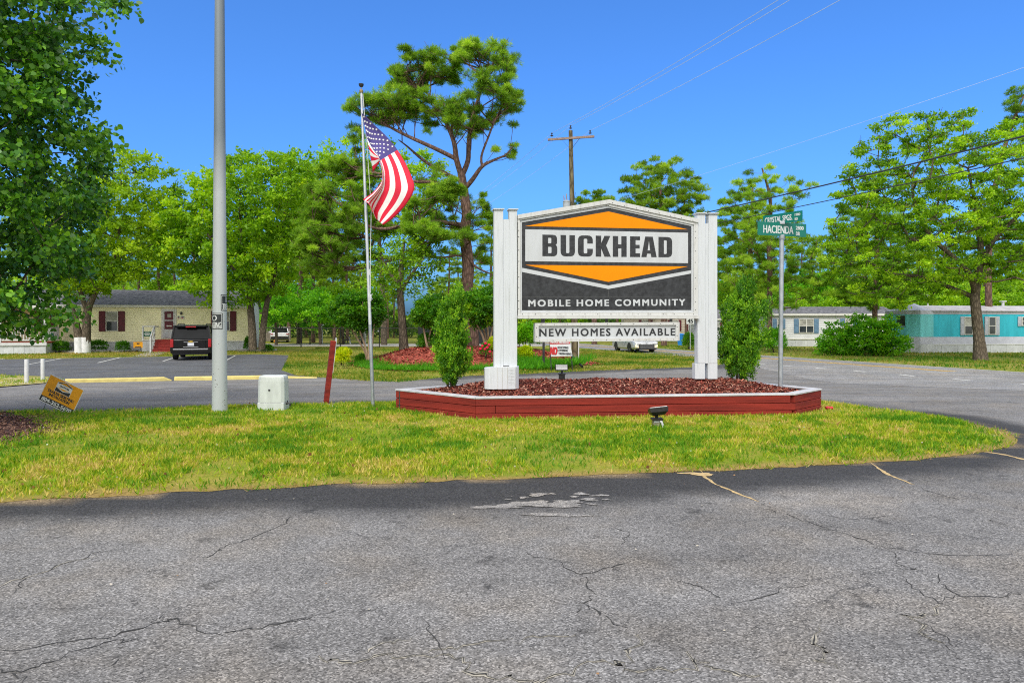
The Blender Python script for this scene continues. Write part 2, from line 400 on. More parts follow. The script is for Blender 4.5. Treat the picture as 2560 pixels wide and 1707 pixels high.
# main lawn: the island that carries the sign
isl_px = [(-1500, 1285), (-420, 1296), (-200, 1275), (0, 1256), (300, 1241), (640, 1222), (1000, 1207), (1280, 1199), (1600, 1183), (1740, 1179), (1950, 1170), (2180, 1157), (2330, 1146), (2440, 1132), (2500, 1121), (2537, 1109), (2535, 1093), (2490, 1075), (2400, 1052), (2280, 1034), (2150, 1017), (2058, 1005)]
ISL = [G(*p) for p in isl_px]
ISL += [Vector((5.2, 13.3, 0)), Vector((4.6, 13.9, 0)), Vector((2.0, 13.9, 0)), Vector((-0.6, 13.5, 0))]
ISL += [G(985, 1008), G(900, 1009), G(700, 1013), G(500, 1019), G(300, 1026), G(0, 1031), G(-420, 1042), G(-1500, 1048)]
ISLs = [(p.x, p.y) for p in smooth_line([Vector((p.x, p.y, 0)) for p in ISL], 3, True)]
wob = random.Random(3)
ISLd = []
for i in range(len(ISLs)):                       # ragged edge
    p, q = Vector(ISLs[i]), Vector(ISLs[(i + 1) % len(ISLs)]); n = max(1, int((q - p).length / .16))
    for j in range(n): v = p.lerp(q, j / n); ISLd.append((v.x + wob.uniform(-.02, .02), v.y + wob.uniform(-.045, .045)))
ISL0, ISLs = ISLs, ISLd
HEX = [Vector((-1.99, 11.70, 0)), Vector((-0.561, 10.52, 0)), Vector((4.538, 10.94, 0)), Vector((5.30, 11.70, 0)), Vector((4.55, 13.35, 0)), Vector((-0.62, 12.98, 0))]
HEXp = [(p.x, p.y) for p in HEX]
def lawn_z(x, y): return 0.035 * np_sstep(0.0, 0.5, polydist(x, y, ISL0)) * inpoly(x, y, ISL0)
def lawn_zz(x, y): return float(lawn_z(np.array([x]), np.array([y]))[0]) + terr(y)

sheet('ground', [(-700, -30), (700, -30), (700, 900), (-700, 900)], M_field, off=-0.012)
drive = [Vector((-32, -8, 0)), Vector((60, -8, 0)), Vector((34, -8, 0)) + Vector((0, 0, 0)), Vector((14.4, 34, 0))]
drive = [(-45, -8), (29, -8), (14.4, 34.0)] + [tuple(G(*p)[:2]) for p in [(1812, 906), (1800, 912), (1736, 918), (1600, 922), (1480, 926), (1340, 933), (1200, 938), (1150, 941), (1090, 945), (1000, 954), (930, 952), (830, 945), (740, 938), (703, 925), (716, 905), (722, 888), (640, 885.5), (430, 891), (300, 893), (0, 898), (-400, 905)]] + [(-45, 30)]
def drive_attr(x, y):
    d = polydist(x, y, ISL0); d = np.where(inpoly(x, y, ISL0), 0, d)
    nz = vnoise(x, y, 0.5, 4) * 0.5 + vnoise(x, y, 0.17, 5) * 0.3
    w = 0.62 + 0.45 * np.exp(-((x - 0.3) / 2.6) ** 2)
    a = 1 - np_sstep(-0.26, 0.32, d - w + (nz - 0.4) * 0.35)
    a *= np.where(y > 11.6, 0.45, 1.0)
    dv = polydist(x, y, VERGE[:9], False)
    a = np.maximum(a, 0.8 * (1 - np_sstep(-0.2, 0.5, dv - 1.1 + (nz - 0.4) * 1.2)))
    sand = (1 - np_sstep(0.0, 0.10, d)) * 0.55 * np_sstep(0.45, 0.7, vnoise(x, y, 0.4, 9))
    return np.stack([a * 0.93, sand, a * 0], axis=1)
VERGE = [tuple(G(*p)[:2]) for p in [(1812, 906), (1800, 912), (1736, 918), (1600, 922), (1480, 926), (1340, 933), (1200, 938), (1150, 941), (1090, 945), (1000, 954), (930, 952), (830, 945)]]
driveway = sheet('driveway', [(-40, 2.0), (26, 2.0), (14.4, 33.9)] + VERGE + [tuple(G(*p)[:2]) for p in ((792, 945), (165, 957), (-400, 968))], M_asph, off=0.004, gx=0.2, gy=0.2, attrs=drive_attr)
sheet('parking_lot', drive, M_lot, off=0.0)
lawn = sheet('lawn', ISLs, M_turf, off=0.007, gx=0.2, gy=0.2, zf=lawn_z, attrs=lambda x, y: np.stack([(1 - np_sstep(.02, .32, polydist(x, y, ISL0) + .2 * (vnoise(x + 20, y + 20, .4, 2) - .5))) * .75] * 3, 1))

def rl(c, y): return (-0.34 * y + c, y)          # a line along the main road, c metres to the side
road_poly = [rl(18.4, -12), rl(30.0, -12), rl(30.0, 260), rl(24.5, 260), rl(24.5, 36), tuple(G(1905, 922)[:2]), tuple(G(2094, 958)[:2])]
sheet('road', road_poly, M_road, off=0.008)
def strip(name, c0, c1, y0, y1, mat, off):
    return sheet(name, [rl(c0, y0), rl(c1, y0), rl(c1, y1), rl(c0, y1)], mat, off)
mk = MB()
def mark(poly, mat, off=0.013):
    vs = [(p[0], p[1], terr(p[1]) + off) for p in poly]
    a = sum(vs[i][0] * vs[(i + 1) % len(vs)][1] - vs[(i + 1) % len(vs)][0] * vs[i][1] for i in range(len(vs)))
    if a < 0: vs.reverse()
    mk.add(vs, [tuple(range(len(vs)))], mat)
yl0 = G(2345, 929).y
for c in (27.30, 27.62):
    y = yl0
    while y < 150:
        mark([rl(c, y), rl(c + 0.17, y), rl(c + 0.17, y + 4), rl(c, y + 4)], M_yline); y += 4
mark([rl(29.72, -10), rl(29.84, -10), rl(29.84, 12.5), rl(29.72, 12.5)], M_white)
yy = 12.5
while yy < 120:
    mark([rl(29.72, yy), rl(29.84, yy), rl(29.84, yy + 1.2), rl(29.72, yy + 1.2)], M_white); yy += 1.2
for a, b_ in (((1955, 914), (1980, 916)), ((2039, 920), (2066, 922.5)), ((2134, 927.5), (2166, 930.5)), ((2246, 936.5), (2285, 941)), ((2383, 948), (2428, 952)), ((2553, 960.5), (2600, 965)), ((1893, 909), (1912, 910.5))):
    p, q = G(*a), G(*b_); t = (q - p).normalized(); s = Vector((-t.y, t.x, 0)) * 0.10
    mark([p - s, q - s, q + s, p + s], M_white)
y = 38.0
while y < 150:
    mark([rl(24.62, y), rl(24.74, y), rl(24.74, y + 2), rl(24.62, y + 2)], M_white); y += 2
for a, b_ in (((244, 907), (301, 893.6)), ((407.5, 903), (443, 891.5)), ((566.6, 900), (588, 889)), ((70, 911), (154, 896)), ((-60, 908), (10, 897))):
    p, q = G(*a), G(*b_); s = Vector((0.055, 0, 0))
    mark([p - s, p + s, q + s, q - s], M_white, 0.006)
for px, w_, yy_ in ((60, 70, 974), (330, 80, 972), (390, 60, 977), (1210, 40, 965), (590, 60, 967)):    # worn thermoplastic scraps on the drive
    p, q = G(px, yy_), G(px + w_, yy_ - 2); s = Vector((0, 0.10, 0)); h = (q - p) * 0.5
    mark([p, p + h * 0.7 - s, q - s * 0.3, q + s * 0.5, p + h * 1.1 + s], M_white, 0.006)
tag(mk.build('road_marking'), kind='structure')

# cracks and splashes in the near asphalt: real strips 2 mm proud of it, as children of the driveway
def crack_strip(mb, px, w, mat, seed, off=0.0065, jit=0.05):
    rr = random.Random(seed)
    pts = smooth_line([G(*p) for p in px], 3); fine = []
    for i in range(len(pts) - 1):
        n = max(2, int((pts[i + 1] - pts[i]).length / 0.045))
        for j in range(n): fine.append(pts[i].lerp(pts[i + 1], j / n))
    fine.append(pts[-1])
    dx = dy = 0; vs = []
    k = len(fine)
    for i, p in enumerate(fine):
        dx = dx * 0.72 + rr.uniform(-jit, jit) * 0.6; dy = dy * 0.72 + rr.uniform(-jit, jit) * 0.6
        if rr.random() < .06: dx += rr.uniform(-jit, jit) * 1.2; dy += rr.uniform(-jit, jit) * 1.2
        t = (fine[min(i + 1, k - 1)] - fine[max(i - 1, 0)]).normalized(); s = Vector((-t.y, t.x, 0))
        e = min(1, i / 4, (k - 1 - i) / 4) * 0.9 + 0.1
        ww = w * e * (rr.uniform(0.3, 1.0) + (rr.random() < .08) * rr.uniform(.3, 1.4)) * 0.5
        c = p + Vector((dx, dy, off)); c.z = terr(c.y) + off
        vs += [c - s * ww, c + s * ww]
    mb.add(vs, [(2 * i, 2 * i + 2, 2 * i + 3, 2 * i + 1) for i in range(k - 1)], mat)
M_crk = pmat('crack_dark', (0.042, 0.041, 0.040), 0.95, 0.2, 20)
M_crs = pmat('crack_sand', (0.36, 0.33, 0.27), 0.95, 0.25, 25, c2=(0.14, 0.135, 0.12))
M_sand = pmat('crack_orange_sand', (0.50, 0.36, 0.17), 0.95, 0.2, 20, c2=(0.30, 0.22, 0.11))
cb = MB()
dark = [[(0, 1488), (40, 1468), (110, 1430), (205, 1390), (290, 1372)], [(475, 1396), (540, 1378), (600, 1362), (650, 1338), (720, 1305), (750, 1290)], [(0, 1618), (120, 1605), (260, 1590), (370, 1565), (440, 1562), (530, 1585), (600, 1582), (700, 1560), (830, 1545)],
        [(0, 1668), (60, 1670), (180, 1640), (300, 1612), (400, 1590)], [(50, 1672), (90, 1700)], [(1320, 1380), (1400, 1410), (1455, 1436), (1510, 1425), (1555, 1405)], [(1458, 1436), (1480, 1470), (1475, 1505), (1440, 1530)], [(1480, 1505), (1500, 1540), (1560, 1580)],
        [(1520, 1310), (1570, 1330), (1560, 1360)], [(1840, 1515), (1930, 1490), (2020, 1460)], [(2560, 1480), (2480, 1490), (2400, 1505), (2350, 1512)], [(2430, 1500), (2370, 1470), (2325, 1430)], [(2350, 1512), (2300, 1485), (2270, 1455)], [(2300, 1560), (2360, 1600), (2400, 1650)],
        [(1900, 1255), (1960, 1290), (2060, 1320), (2140, 1340), (2220, 1370)], [(2220, 1370), (2330, 1380), (2430, 1385), (2540, 1380)], [(2290, 1215), (2360, 1240), (2420, 1255)], [(2220, 1372), (2260, 1420), (2330, 1430)], [(1700, 1450), (1760, 1470), (1800, 1500)], [(380, 1560), (390, 1530)], [(1040, 1545), (1090, 1590), (1130, 1640)], [(250, 1680), (290, 1640)],
        [(2094, 958), (2200, 968), (2300, 982), (2420, 996), (2560, 1010)], [(780, 1545), (760, 1555), (680, 1545)], [(2040, 1280), (2120, 1297), (2230, 1290)]]
for i, c in enumerate(dark): crack_strip(cb, c, 0.0095, M_crk, 40 + i)
sandy = [[(800, 1640), (840, 1655), (920, 1650), (1010, 1640), (1060, 1632), (1120, 1645), (1180, 1680), (1270, 1695), (1330, 1700), (1420, 1682), (1540, 1655), (1560, 1660), (1650, 1678), (1720, 1678), (1760, 1655), (1830, 1680), (1900, 1698)], [(1060, 1632), (1150, 1620), (1280, 1610)],
         [(2350, 1512), (2340, 1540), (2305, 1553), (2320, 1590), (2355, 1615)], [(2040, 1556), (2050, 1610), (2080, 1640), (2110, 1670)], [(1566, 1655), (1562, 1625), (1590, 1590)], [(1758, 1655), (1750, 1630)], [(1280, 1610), (1400, 1600), (1440, 1590)]]
for i, c in enumerate(sandy): crack_strip(cb, c, 0.022, M_crs, 90 + i); crack_strip(cb, c, 0.006, M_crk, 90 + i, off=0.0085)
for i, c in enumerate([[(0, 1474), (140, 1422), (240, 1388)], [(900, 1640), (960, 1608), (1010, 1590)]]): crack_strip(cb, c, 0.013, M_crs, 190 + i)
for i, (c, w_) in enumerate((([(1752, 1180), (1780, 1205), (1830, 1228), (1900, 1256)], 0.045), ([(2175, 1158), (2200, 1175), (2240, 1195), (2290, 1213)], 0.05), ([(2425, 1127), (2500, 1135), (2560, 1149), (2640, 1165)], 0.085))):
    crack_strip(cb, c, w_, M_sand, 70 + i, jit=0.015)
cb.build('crack', driveway)
M_splash = asphaltmat('pale_cement_splash', 0.27, sc=150.0, cracks=False, patchy=0.17, tint=(1.06, 1.0, 0.93))
sb_ = MB(); sr = random.Random(11)
for px, py, rx, ry in ((1345, 1262, 0.36, 0.13), (1250, 1268, 0.26, 0.10), (1420, 1258, 0.20, 0.10), (1470, 1250, 0.12, 0.05), (1500, 1240, 0.10, 0.045), (1345, 1238, 0.12, 0.07), (1452, 1236, 0.10, 0.05), (1385, 1289, 0.34, 0.06), (1310, 1245, 0.06, 0.035), (1380, 1236, 0.05, 0.03), (1435, 1243, 0.06, 0.03), (1480, 1262, 0.07, 0.035), (1515, 1250, 0.05, 0.025), (1270, 1250, 0.05, 0.02), (1745, 1186, 0.22, 0.09)):
    c = G(px, py); n = 26; vs = []
    ph = [sr.uniform(0, 6.3) for _ in range(4)]
    for j in range(n):
        a = 2 * math.pi * j / n; k = 0.72 + 0.20 * math.sin(2 * a + ph[0]) + 0.14 * math.sin(3 * a + ph[1]) + 0.12 * math.sin(6 * a + ph[2]) + sr.uniform(-.10, .10)
        vs.append(c + Vector((math.cos(a) * rx * k, math.sin(a) * ry * k, 0.0085 + sr.uniform(0, .0005))))
    sb_.add([c + Vector((0, 0, .0085))] + vs, [(0, 1 + j, 1 + (j + 1) % n) for j in range(n)], M_sand if px == 1745 else M_splash)
sb_.build('cement_splash', driveway)

# lane behind the chain-link fence, walk to the office steps
sheet('path', [(-60, 59.5), (-6, 59.5), (3, 59.8), (3, 67.5), (-60, 68)], M_conc, off=0.006)
sheet('footpath', [tuple(G(*p)[:2]) for p in ((330, 891.5), (366.7, 880), (418, 880), (392, 889.5))], M_conc, off=0.012)
# ================================================================== the entrance sign and its planter
M_vinyl = pmat('white_vinyl', (0.525, 0.55, 0.575), 0.42, 0.05, 5.0, spec=0.4, stretch=(5, 5, .35), c2=(0.42, 0.44, 0.445), c2pos=(0.22, 0.48))
M_frame = pmat('white_frame_paint', (0.515, 0.52, 0.51), 0.5, 0.06, 5.0, bump=0.15, stretch=(4, 4, .6), c2=(0.39, 0.385, 0.36), c2pos=(0.25, 0.5))
M_black = pmat('sign_black', (0.032, 0.034, 0.038), 0.38, 0.3, 14.0, spec=0.4)
M_orange = pmat('sign_orange', (0.80, 0.25, 0.0), 0.6, 0.03, 3.0, spec=0.15)
M_band = pmat('sign_white', (0.51, 0.535, 0.56), 0.45, 0.03, 3.0, c2=(0.46, 0.475, 0.49), stretch=(2, 2, .5))
M_rivet = pmat('rivet_grey', (0.10, 0.10, 0.10), 0.5, 0.1)
M_slot = pmat('slot_dark', (0.06, 0.06, 0.055), 0.9, 0.1)
M_redwood = pmat('barn_red_timber', (0.235, 0.026, 0.017), 0.75, 0.22, 2.2, bump=0.5, bscale=30, stretch=(0.5, 0.5, 7), spec=0.2, c2=(0.15, 0.018, 0.013))
M_capw = pmat('planter_cap_white', (0.49, 0.49, 0.51), 0.6, 0.1, 6.0)

SA = Vector((0.093, 11.30, 0)); SB = Vector((3.214, 11.85, 0))
SD = (SB - SA).normalized(); SN = Vector((SD.y, -SD.x, 0)); UP = Vector((0, 0, 1))     # SN points at the road
def S6(zx, zy, t=0.0):
    """point of the sign plane seen at (zx, zy) of the survey enlargement, t metres towards the road"""
    px, py = 1200 + zx / 3.016, 470 + zy / 3.016
    d = Vector(((px - CX) / F, 1, -(py - HZ) / F)); o = Vector((0, 0, CH)); a = SA + SN * t
    k = (a - o).dot(SN) / d.dot(SN)
    return o + d * k
def plate(mb, pts, t0, t1, m):                   # a shape of the sign plane from depth t0 to t1
    P = [S6(*p) for p in pts]
    mb.prism([p + SN * t0 for p in P], SN * (t1 - t0), m)
def s_at(zx): return (S6(zx, 800) - SA).dot(SD)
sign = thing('entrance_sign', 'large white framed community sign with orange and black emblem reading BUCKHEAD between white vinyl posts', 'sign', SA + SD * 1.55, 0)

mb = MB(); plate(mb, [(315, 262), (968, 152), (1592, 290), (1592, 920), (315, 922)], -0.06, 0.0, M_black)
panel = mb.build('sign_panel', sign)
mb = MB()
for pts in ([(340, 288), (968, 178), (1565, 313)], [(342, 580), (1567, 592), (968, 708)]): plate(mb, pts, 0.0005, 0.004, M_orange)
mb.build('orange_emblem', panel)
mb = MB(); plate(mb, [(341, 312), (1568, 338), (1568, 567), (341, 552)], 0.0005, 0.004, M_band); mb.build('name_band', panel)
mb = MB(); plate(mb, [(315, 602), (968, 735), (968, 762), (315, 633)], 0.0005, 0.004, M_band)
plate(mb, [(968.2, 735), (1592, 620), (1592, 645), (968.2, 762)], 0.0005, 0.004, M_band)
plate(mb, [(315, 819), (1592, 824), (1592, 826), (315, 821)], 0.0005, 0.003, M_rivet)
plate(mb, [(967, 764), (969, 764), (969, 819), (967, 819)], 0.0005, 0.003, M_rivet)
mb.build('chevron_stripe', panel)
def sign_text(mb, body, x0, yt0, yb0, x1, yt1, yb1, m, t, bold, space=1.0, depth=0.003):
    a, b, c, d = S6(x0, yt0), S6(x0, yb0), S6(x1, yt1), S6(x1, yb1)
    r = ((c + d) - (a + b)); w = r.length / 2; r.normalize(); h = ((a - b).length + (c - d).length) / 2
    u = UP - r * UP.dot(r); u.normalize()
    mb.text(body, (a + b + c + d) / 4 + SN * t, r, u, SN, w, h, m, depth, bold, space)
def rounded(pts):
    out = []; k = len(pts)
    for i, p in enumerate(pts):
        if len(p) == 2: out.append(p[:2]); continue
        a, b, c = Vector(pts[i - 1][:2]), Vector(p[:2]), Vector(pts[(i + 1) % k][:2]); r_ = p[2]
        u, v = b + (a - b).normalized() * r_, b + (c - b).normalized() * r_
        for j in range(6):
            t = j / 5; out.append(tuple(u * (1 - t) ** 2 + b * 2 * t * (1 - t) + v * t * t))
    return out
BLOCK = {'B': [[(0, 0), (.70, 0, .2), (.70, .48, .1), (.62, .53), (.69, .58, .08), (.69, 1, .2), (0, 1)], [(.27, .14), (.43, .14, .05), (.43, .44, .05), (.27, .44)], [(.27, .60), (.42, .60, .05), (.42, .86, .05), (.27, .86)]],
         'U': [[(0, 1), (0, 0, .24), (.68, 0, .24), (.68, 1), (.42, 1), (.42, .15, .06), (.26, .15, .06), (.26, 1)]],
         'C': [[(0, 0, .24), (.70, 0, .24), (.70, .37), (.44, .37), (.44, .15, .06), (.27, .15, .06), (.27, .85, .06), (.44, .85, .06), (.44, .62), (.70, .62), (.70, 1, .24), (0, 1, .24)]],
         'K': [[(0, 0), (.26, 0), (.26, .40), (.42, 0), (.72, 0), (.50, .54), (.70, 1), (.42, 1), (.26, .64), (.26, 1), (0, 1)]],
         'H': [[(0, 0), (.26, 0), (.26, .41), (.42, .41), (.42, 0), (.68, 0), (.68, 1), (.42, 1), (.42, .60), (.26, .60), (.26, 1), (0, 1)]],
         'E': [[(0, 0), (.47, 0), (.47, .18), (.26, .18), (.26, .42), (.45, .42), (.45, .59), (.26, .59), (.26, .82), (.47, .82), (.47, 1), (0, 1)]],
         'A': [[(0, 0), (.25, 0), (.28, .17), (.46, .17), (.49, 0), (.75, 0), (.56, 1), (.19, 1)], [(.31, .33), (.43, .33), (.375, .80)]],
         'D': [[(0, 0), (.66, 0, .24), (.66, 1, .24), (0, 1)], [(.26, .16), (.40, .16, .06), (.40, .84, .06), (.26, .84)]]}
mb = MB()
for ch, x0, x1 in zip('BUCKHEAD', (470, 607, 738, 872, 1001, 1131, 1216, 1345), (582, 715, 850, 985, 1105, 1206, 1331, 1448)):
    loops = [rounded(l) for l in BLOCK[ch]]; wu = max(p[0] for p in loops[0])
    flat = [p for l in loops for p in l]
    tris = geometry.tessellate_polygon([[Vector((p[0], p[1], 0)) for p in l] for l in loops])
    P = []
    for p in flat:
        x = x0 + (x1 - x0) * p[0] / wu; f = (x - 470) / 978; yt = 352 + 19 * f; yb = 514 + 9 * f
        P.append(S6(x, yb + (yt - yb) * p[1]) + SN * 0.0065)
    k = len(P); fs = []
    for t in tris:
        nn = (P[t[1]] - P[t[0]]).cross(P[t[2]] - P[t[0]]); fs.append(tuple(t) if nn.dot(SN) > 0 else tuple(reversed(t)))
    o_ = 0
    for l in loops:
        m = len(l); fs += [(o_ + i, o_ + (i + 1) % m, o_ + (i + 1) % m + k, o_ + i + k) for i in range(m)]; o_ += m
    mb.add(P + [p - SN * 0.002 for p in P], fs, M_black)
mb.build('lettering', panel)
mb = MB()
sign_text(mb, 'MOBILE HOME COMMUNITY', 366, 845, 893, 1545, 838, 886, M_band, 0.0005, 0.055, 1.30, 0.005)
mb.build('lettering', panel)

# frame: deep gabled box, riveted face strips round the panel
mb = MB()
plate(mb, [(283, 205), (970, 90), (970, 121), (283, 236)], -0.16, 0.05, M_frame)
plate(mb, [(970.3, 90), (1638, 235), (1638, 264), (970.3, 121)], -0.16, 0.05, M_frame)
plate(mb, [(283, 236.8), (970, 121.8), (970, 132), (299, 245), (299, 262), (283, 262)], -0.15, 0.03, M_frame)
plate(mb, [(970.3, 121.8), (1638, 264.8), (1638, 280), (1612, 280), (970.3, 140)], -0.15, 0.03, M_frame)
plate(mb, [(285, 262.6), (303, 262.6), (303, 938), (285, 938)], -0.15, 0.03, M_frame)
plate(mb, [(1608, 280.6), (1638, 280.6), (1638, 938), (1608, 938)], -0.15, 0.03, M_frame)
plate(mb, [(285, 938.6), (1638, 938.6), (1638, 961), (285, 961)], -0.15, 0.03, M_frame)
plate(mb, [(281, 962), (1642, 962), (1642, 985), (281, 985)], -0.17, 0.06, M_frame)
# recessed inner bead
plate(mb, [(299.6, 248), (970, 133), (970, 151), (315, 261), (315, 922.5), (303.6, 938), (303.6, 262)], -0.13, 0.012, M_band)
plate(mb, [(970.3, 141), (1611, 281), (1607.4, 281), (1607.4, 938), (1592.5, 921), (1592.5, 289), (970.3, 152)], -0.13, 0.012, M_band)
plate(mb, [(315, 922.8), (1592, 921), (1607, 937.8), (304, 938)], -0.13, 0.012, M_band)
def rivet(zx, zy, t, rr=0.008):
    c = S6(zx, zy, t); vs = []; n = 8
    for k, (q, dd) in enumerate(((1, 0), (0.6, 0.004))):
        for j in range(n):
            a = 2 * math.pi * j / n; vs.append(c + SD * (math.cos(a) * rr * q) + UP * (math.sin(a) * rr * q) + SN * dd)
    mb.add(vs, [(j, (j + 1) % n, n + (j + 1) % n, n + j) for j in range(n)] + [tuple(range(n, 2 * n))], M_rivet)
for x in (320, 418, 505, 603, 695, 792, 888, 988, 1093, 1192, 1283, 1382, 1465, 1545, 1610): rivet(x, 951, 0.031)
for x in (410, 490, 575, 665, 758, 870, 955): rivet(x, 216 - (x - 410) * 0.167, 0.051)
for x in (1000, 1090, 1180, 1270, 1352, 1435, 1520, 1605): rivet(x, 127 + (x - 1000) * 0.217 - 14, 0.051)
for y in (320, 368, 468, 553, 670, 750, 850, 910): rivet(292, y, 0.031); rivet(1624, y + 8, 0.031)
frame = mb.build('frame', sign)

# changeable message board hung below
mb = MB()
def bd(u, v, du=0, dv=0):                       # board corners with inset
    xl, xr = 413 + du, 1500 - du; x = xl + (xr - xl) * u
    yt = 1018 + (1010 - 1018) * (x - 413) / 1087 + dv; yb = 1160 + (1150 - 1160) * (x - 413) / 1087 - dv
    return (x, yt + (yb - yt) * v)
I, J = 26, 22
plate(mb, [bd(0, 0, 4, 4), bd(1, 0, 4, 4), bd(1, 1, 4, 4), bd(0, 1, 4, 4)], -0.09, 0.0, M_band)
board = mb.build('message_board', sign)
mb = MB()
plate(mb, [bd(0, 0), bd(1, 0), bd(1, 0, I, J), bd(0, 0, I, J)], -0.10, 0.03, M_frame)
plate(mb, [bd(0, 1), bd(1, 1), bd(1, 1, I, J), bd(0, 1, I, J)], -0.10, 0.03, M_frame)
plate(mb, [bd(0, 0), bd(0, 0, I, J), bd(0, 1, I, J), bd(0, 1)], -0.10, 0.0285, M_frame)
plate(mb, [bd(1, 0), bd(1, 0, I, J), bd(1, 1, I, J), bd(1, 1)], -0.10, 0.0285, M_frame)
for k in range(11): rivet(460 + k * 100, 1029 - 0.74 * k, 0.031); rivet(450 + k * 101, 1150 - 0.9 * k, 0.031)
for y in (1055, 1120): rivet(427, y, 0.031); rivet(1487, y - 8, 0.031)
mb.build('board_frame', board)
mb = MB()
sign_text(mb, 'NEW HOMES AVAILABLE', 449, 1061, 1118, 1469, 1057, 1110, M_black, 0.0005, 0.035, 1.25, 0.004)
mb.build('lettering', board)
for zx in (470, 955, 1440):
    mb = MB(); a = S6(zx, 980, -0.05); b = S6(zx, 1025, -0.05); mb.bar(a, b, 0.05, 0.012, M_rivet, SN); mb.build('hanger', sign)

# posts: two vinyl sleeves with an infill strip on each side
def post_pair(xa0, xa1, xb0, xb1, ytopA, ytopB, ytopI, ybot, yinf, legs):
    for x0, x1, yt in ((xa0, xa1, ytopA), (xb0, xb1, ytopB)):
        m_ = MB()
        plate(m_, [(x0, yt + 14), (x1, yt + 14), (x1, ybot), (x0, ybot)], -0.125, 0.008, M_vinyl)
        p_ = m_.build('post', sign, bevel=0.006)
        m_ = MB()                                # moulded cap
        plate(m_, [(x0 - 3, yt + 8), (x1 + 3, yt + 8), (x1 + 3, yt + 13.6), (x0 - 3, yt + 13.6)], -0.138, 0.02, M_vinyl)
        plate(m_, [(x0 - 7, yt + 1), (x1 + 7, yt + 1), (x1 + 7, yt + 7.6), (x0 - 7, yt + 7.6)], -0.152, 0.034, M_vinyl)
        c0, c1 = S6(x0 - 5, yt + 1), S6(x1 + 5, yt + 1); w = (c1 - c0).length; cc = (c0 + c1) / 2 - SN * 0.06
        b4 = [cc + SD * (a * w / 2) + SN * (b * 0.09) for a, b in ((-1, -1), (1, -1), (1, 1), (-1, 1))]
        m_.add(b4 + [cc + UP * 0.012], [(0, 1, 4), (1, 2, 4), (2, 3, 4), (3, 0, 4), (3, 2, 1, 0)], M_vinyl)
        m_.build('cap', p_)
    m_ = MB()
    plate(m_, [(xa1 + 0.3, ytopI), (xb0 - 0.3, ytopI), (xb0 - 0.3, yinf), (xa1 + 0.3, yinf)], -0.11, -0.004, M_vinyl)
    m_.build('infill_strip', sign)
post_pair(107, 175, 220, 280, 155, 157, 236, 1440, 1340, None)
# right pair: clad to mid height, bare sleeves below
def half(x0, x1, y0, y1, t0, t1, nm, par=None):
    m_ = MB(); plate(m_, [(x0, y0), (x1, y0), (x1, y1), (x0, y1)], t0, t1, M_vinyl); return m_.build(nm, par or sign, bevel=0.005)
post_pair(1640, 1698, 1724, 1789, 186, 188, 268, 1322, 1322, None)
half(1622, 1697, 1322.6, 1440, -0.12, 0.004, 'post'); half(1720, 1791, 1318.6, 1440, -0.12, 0.004, 'post')
# vinyl boot round the foot of the left pair
mb = MB()
zb = 0.44
def sp(zx, t): p = S6(zx, 1400, t); return Vector((p.x, p.y, 0))
ring = [sp(30, -0.10), sp(38, 0.04), sp(66, 0.095), sp(97, 0.12), sp(205, 0.14), sp(268, 0.13), sp(292, 0.06), sp(292, -0.22), sp(97, -0.24), sp(40, -0.22)]
top = [0.775, 0.775, 0.785, 0.80, 0.80, 0.80, 0.80, 0.80, 0.79, 0.78]
k = len(ring)
mb.add([p + UP * zb for p in ring] + [p + UP * z for p, z in zip(ring, top)], [(i, (i + 1) % k, (i + 1) % k + k, i + k) for i in range(k)] + [tuple(range(k, 2 * k))], M_vinyl)
for i in range(3, 5):                           # grooves between the boards of the boot
    p, q = ring[i], ring[i + 1]
    for f in ((0.33, 0.66) if i == 3 else (0.04, 0.96)):
        c = p.lerp(q, f) + SN * 0.003; mb.bar(c + UP * zb, c + UP * 0.795, 0.010, 0.006, M_frame, SN)
p, q = ring[4], ring[5]; d_ = (q - p).normalized()
for r_ in range(11):                            # pressed lattice panel
    for c_ in range(5):
        c = p + d_ * ((q - p).length * (0.2 + 0.15 * c_)) + SN * 0.004 + UP * (zb + 0.08 + 0.024 * r_)
        mb.box(c, (0.009, 0.004, 0.009), M_frame, M=Matrix.Rotation(math.atan2(SD.y, SD.x), 4, 'Z') @ Matrix.Rotation(R(45), 4, 'Y'))
mb.build('post_boot', sign, bevel=0.004, seg=1)
mb = MB(); plate(mb, [(176, 1341), (219, 1341), (219, 1362), (176, 1362)], -0.05, 0.006, M_slot); mb.build('vent_slot', sign)

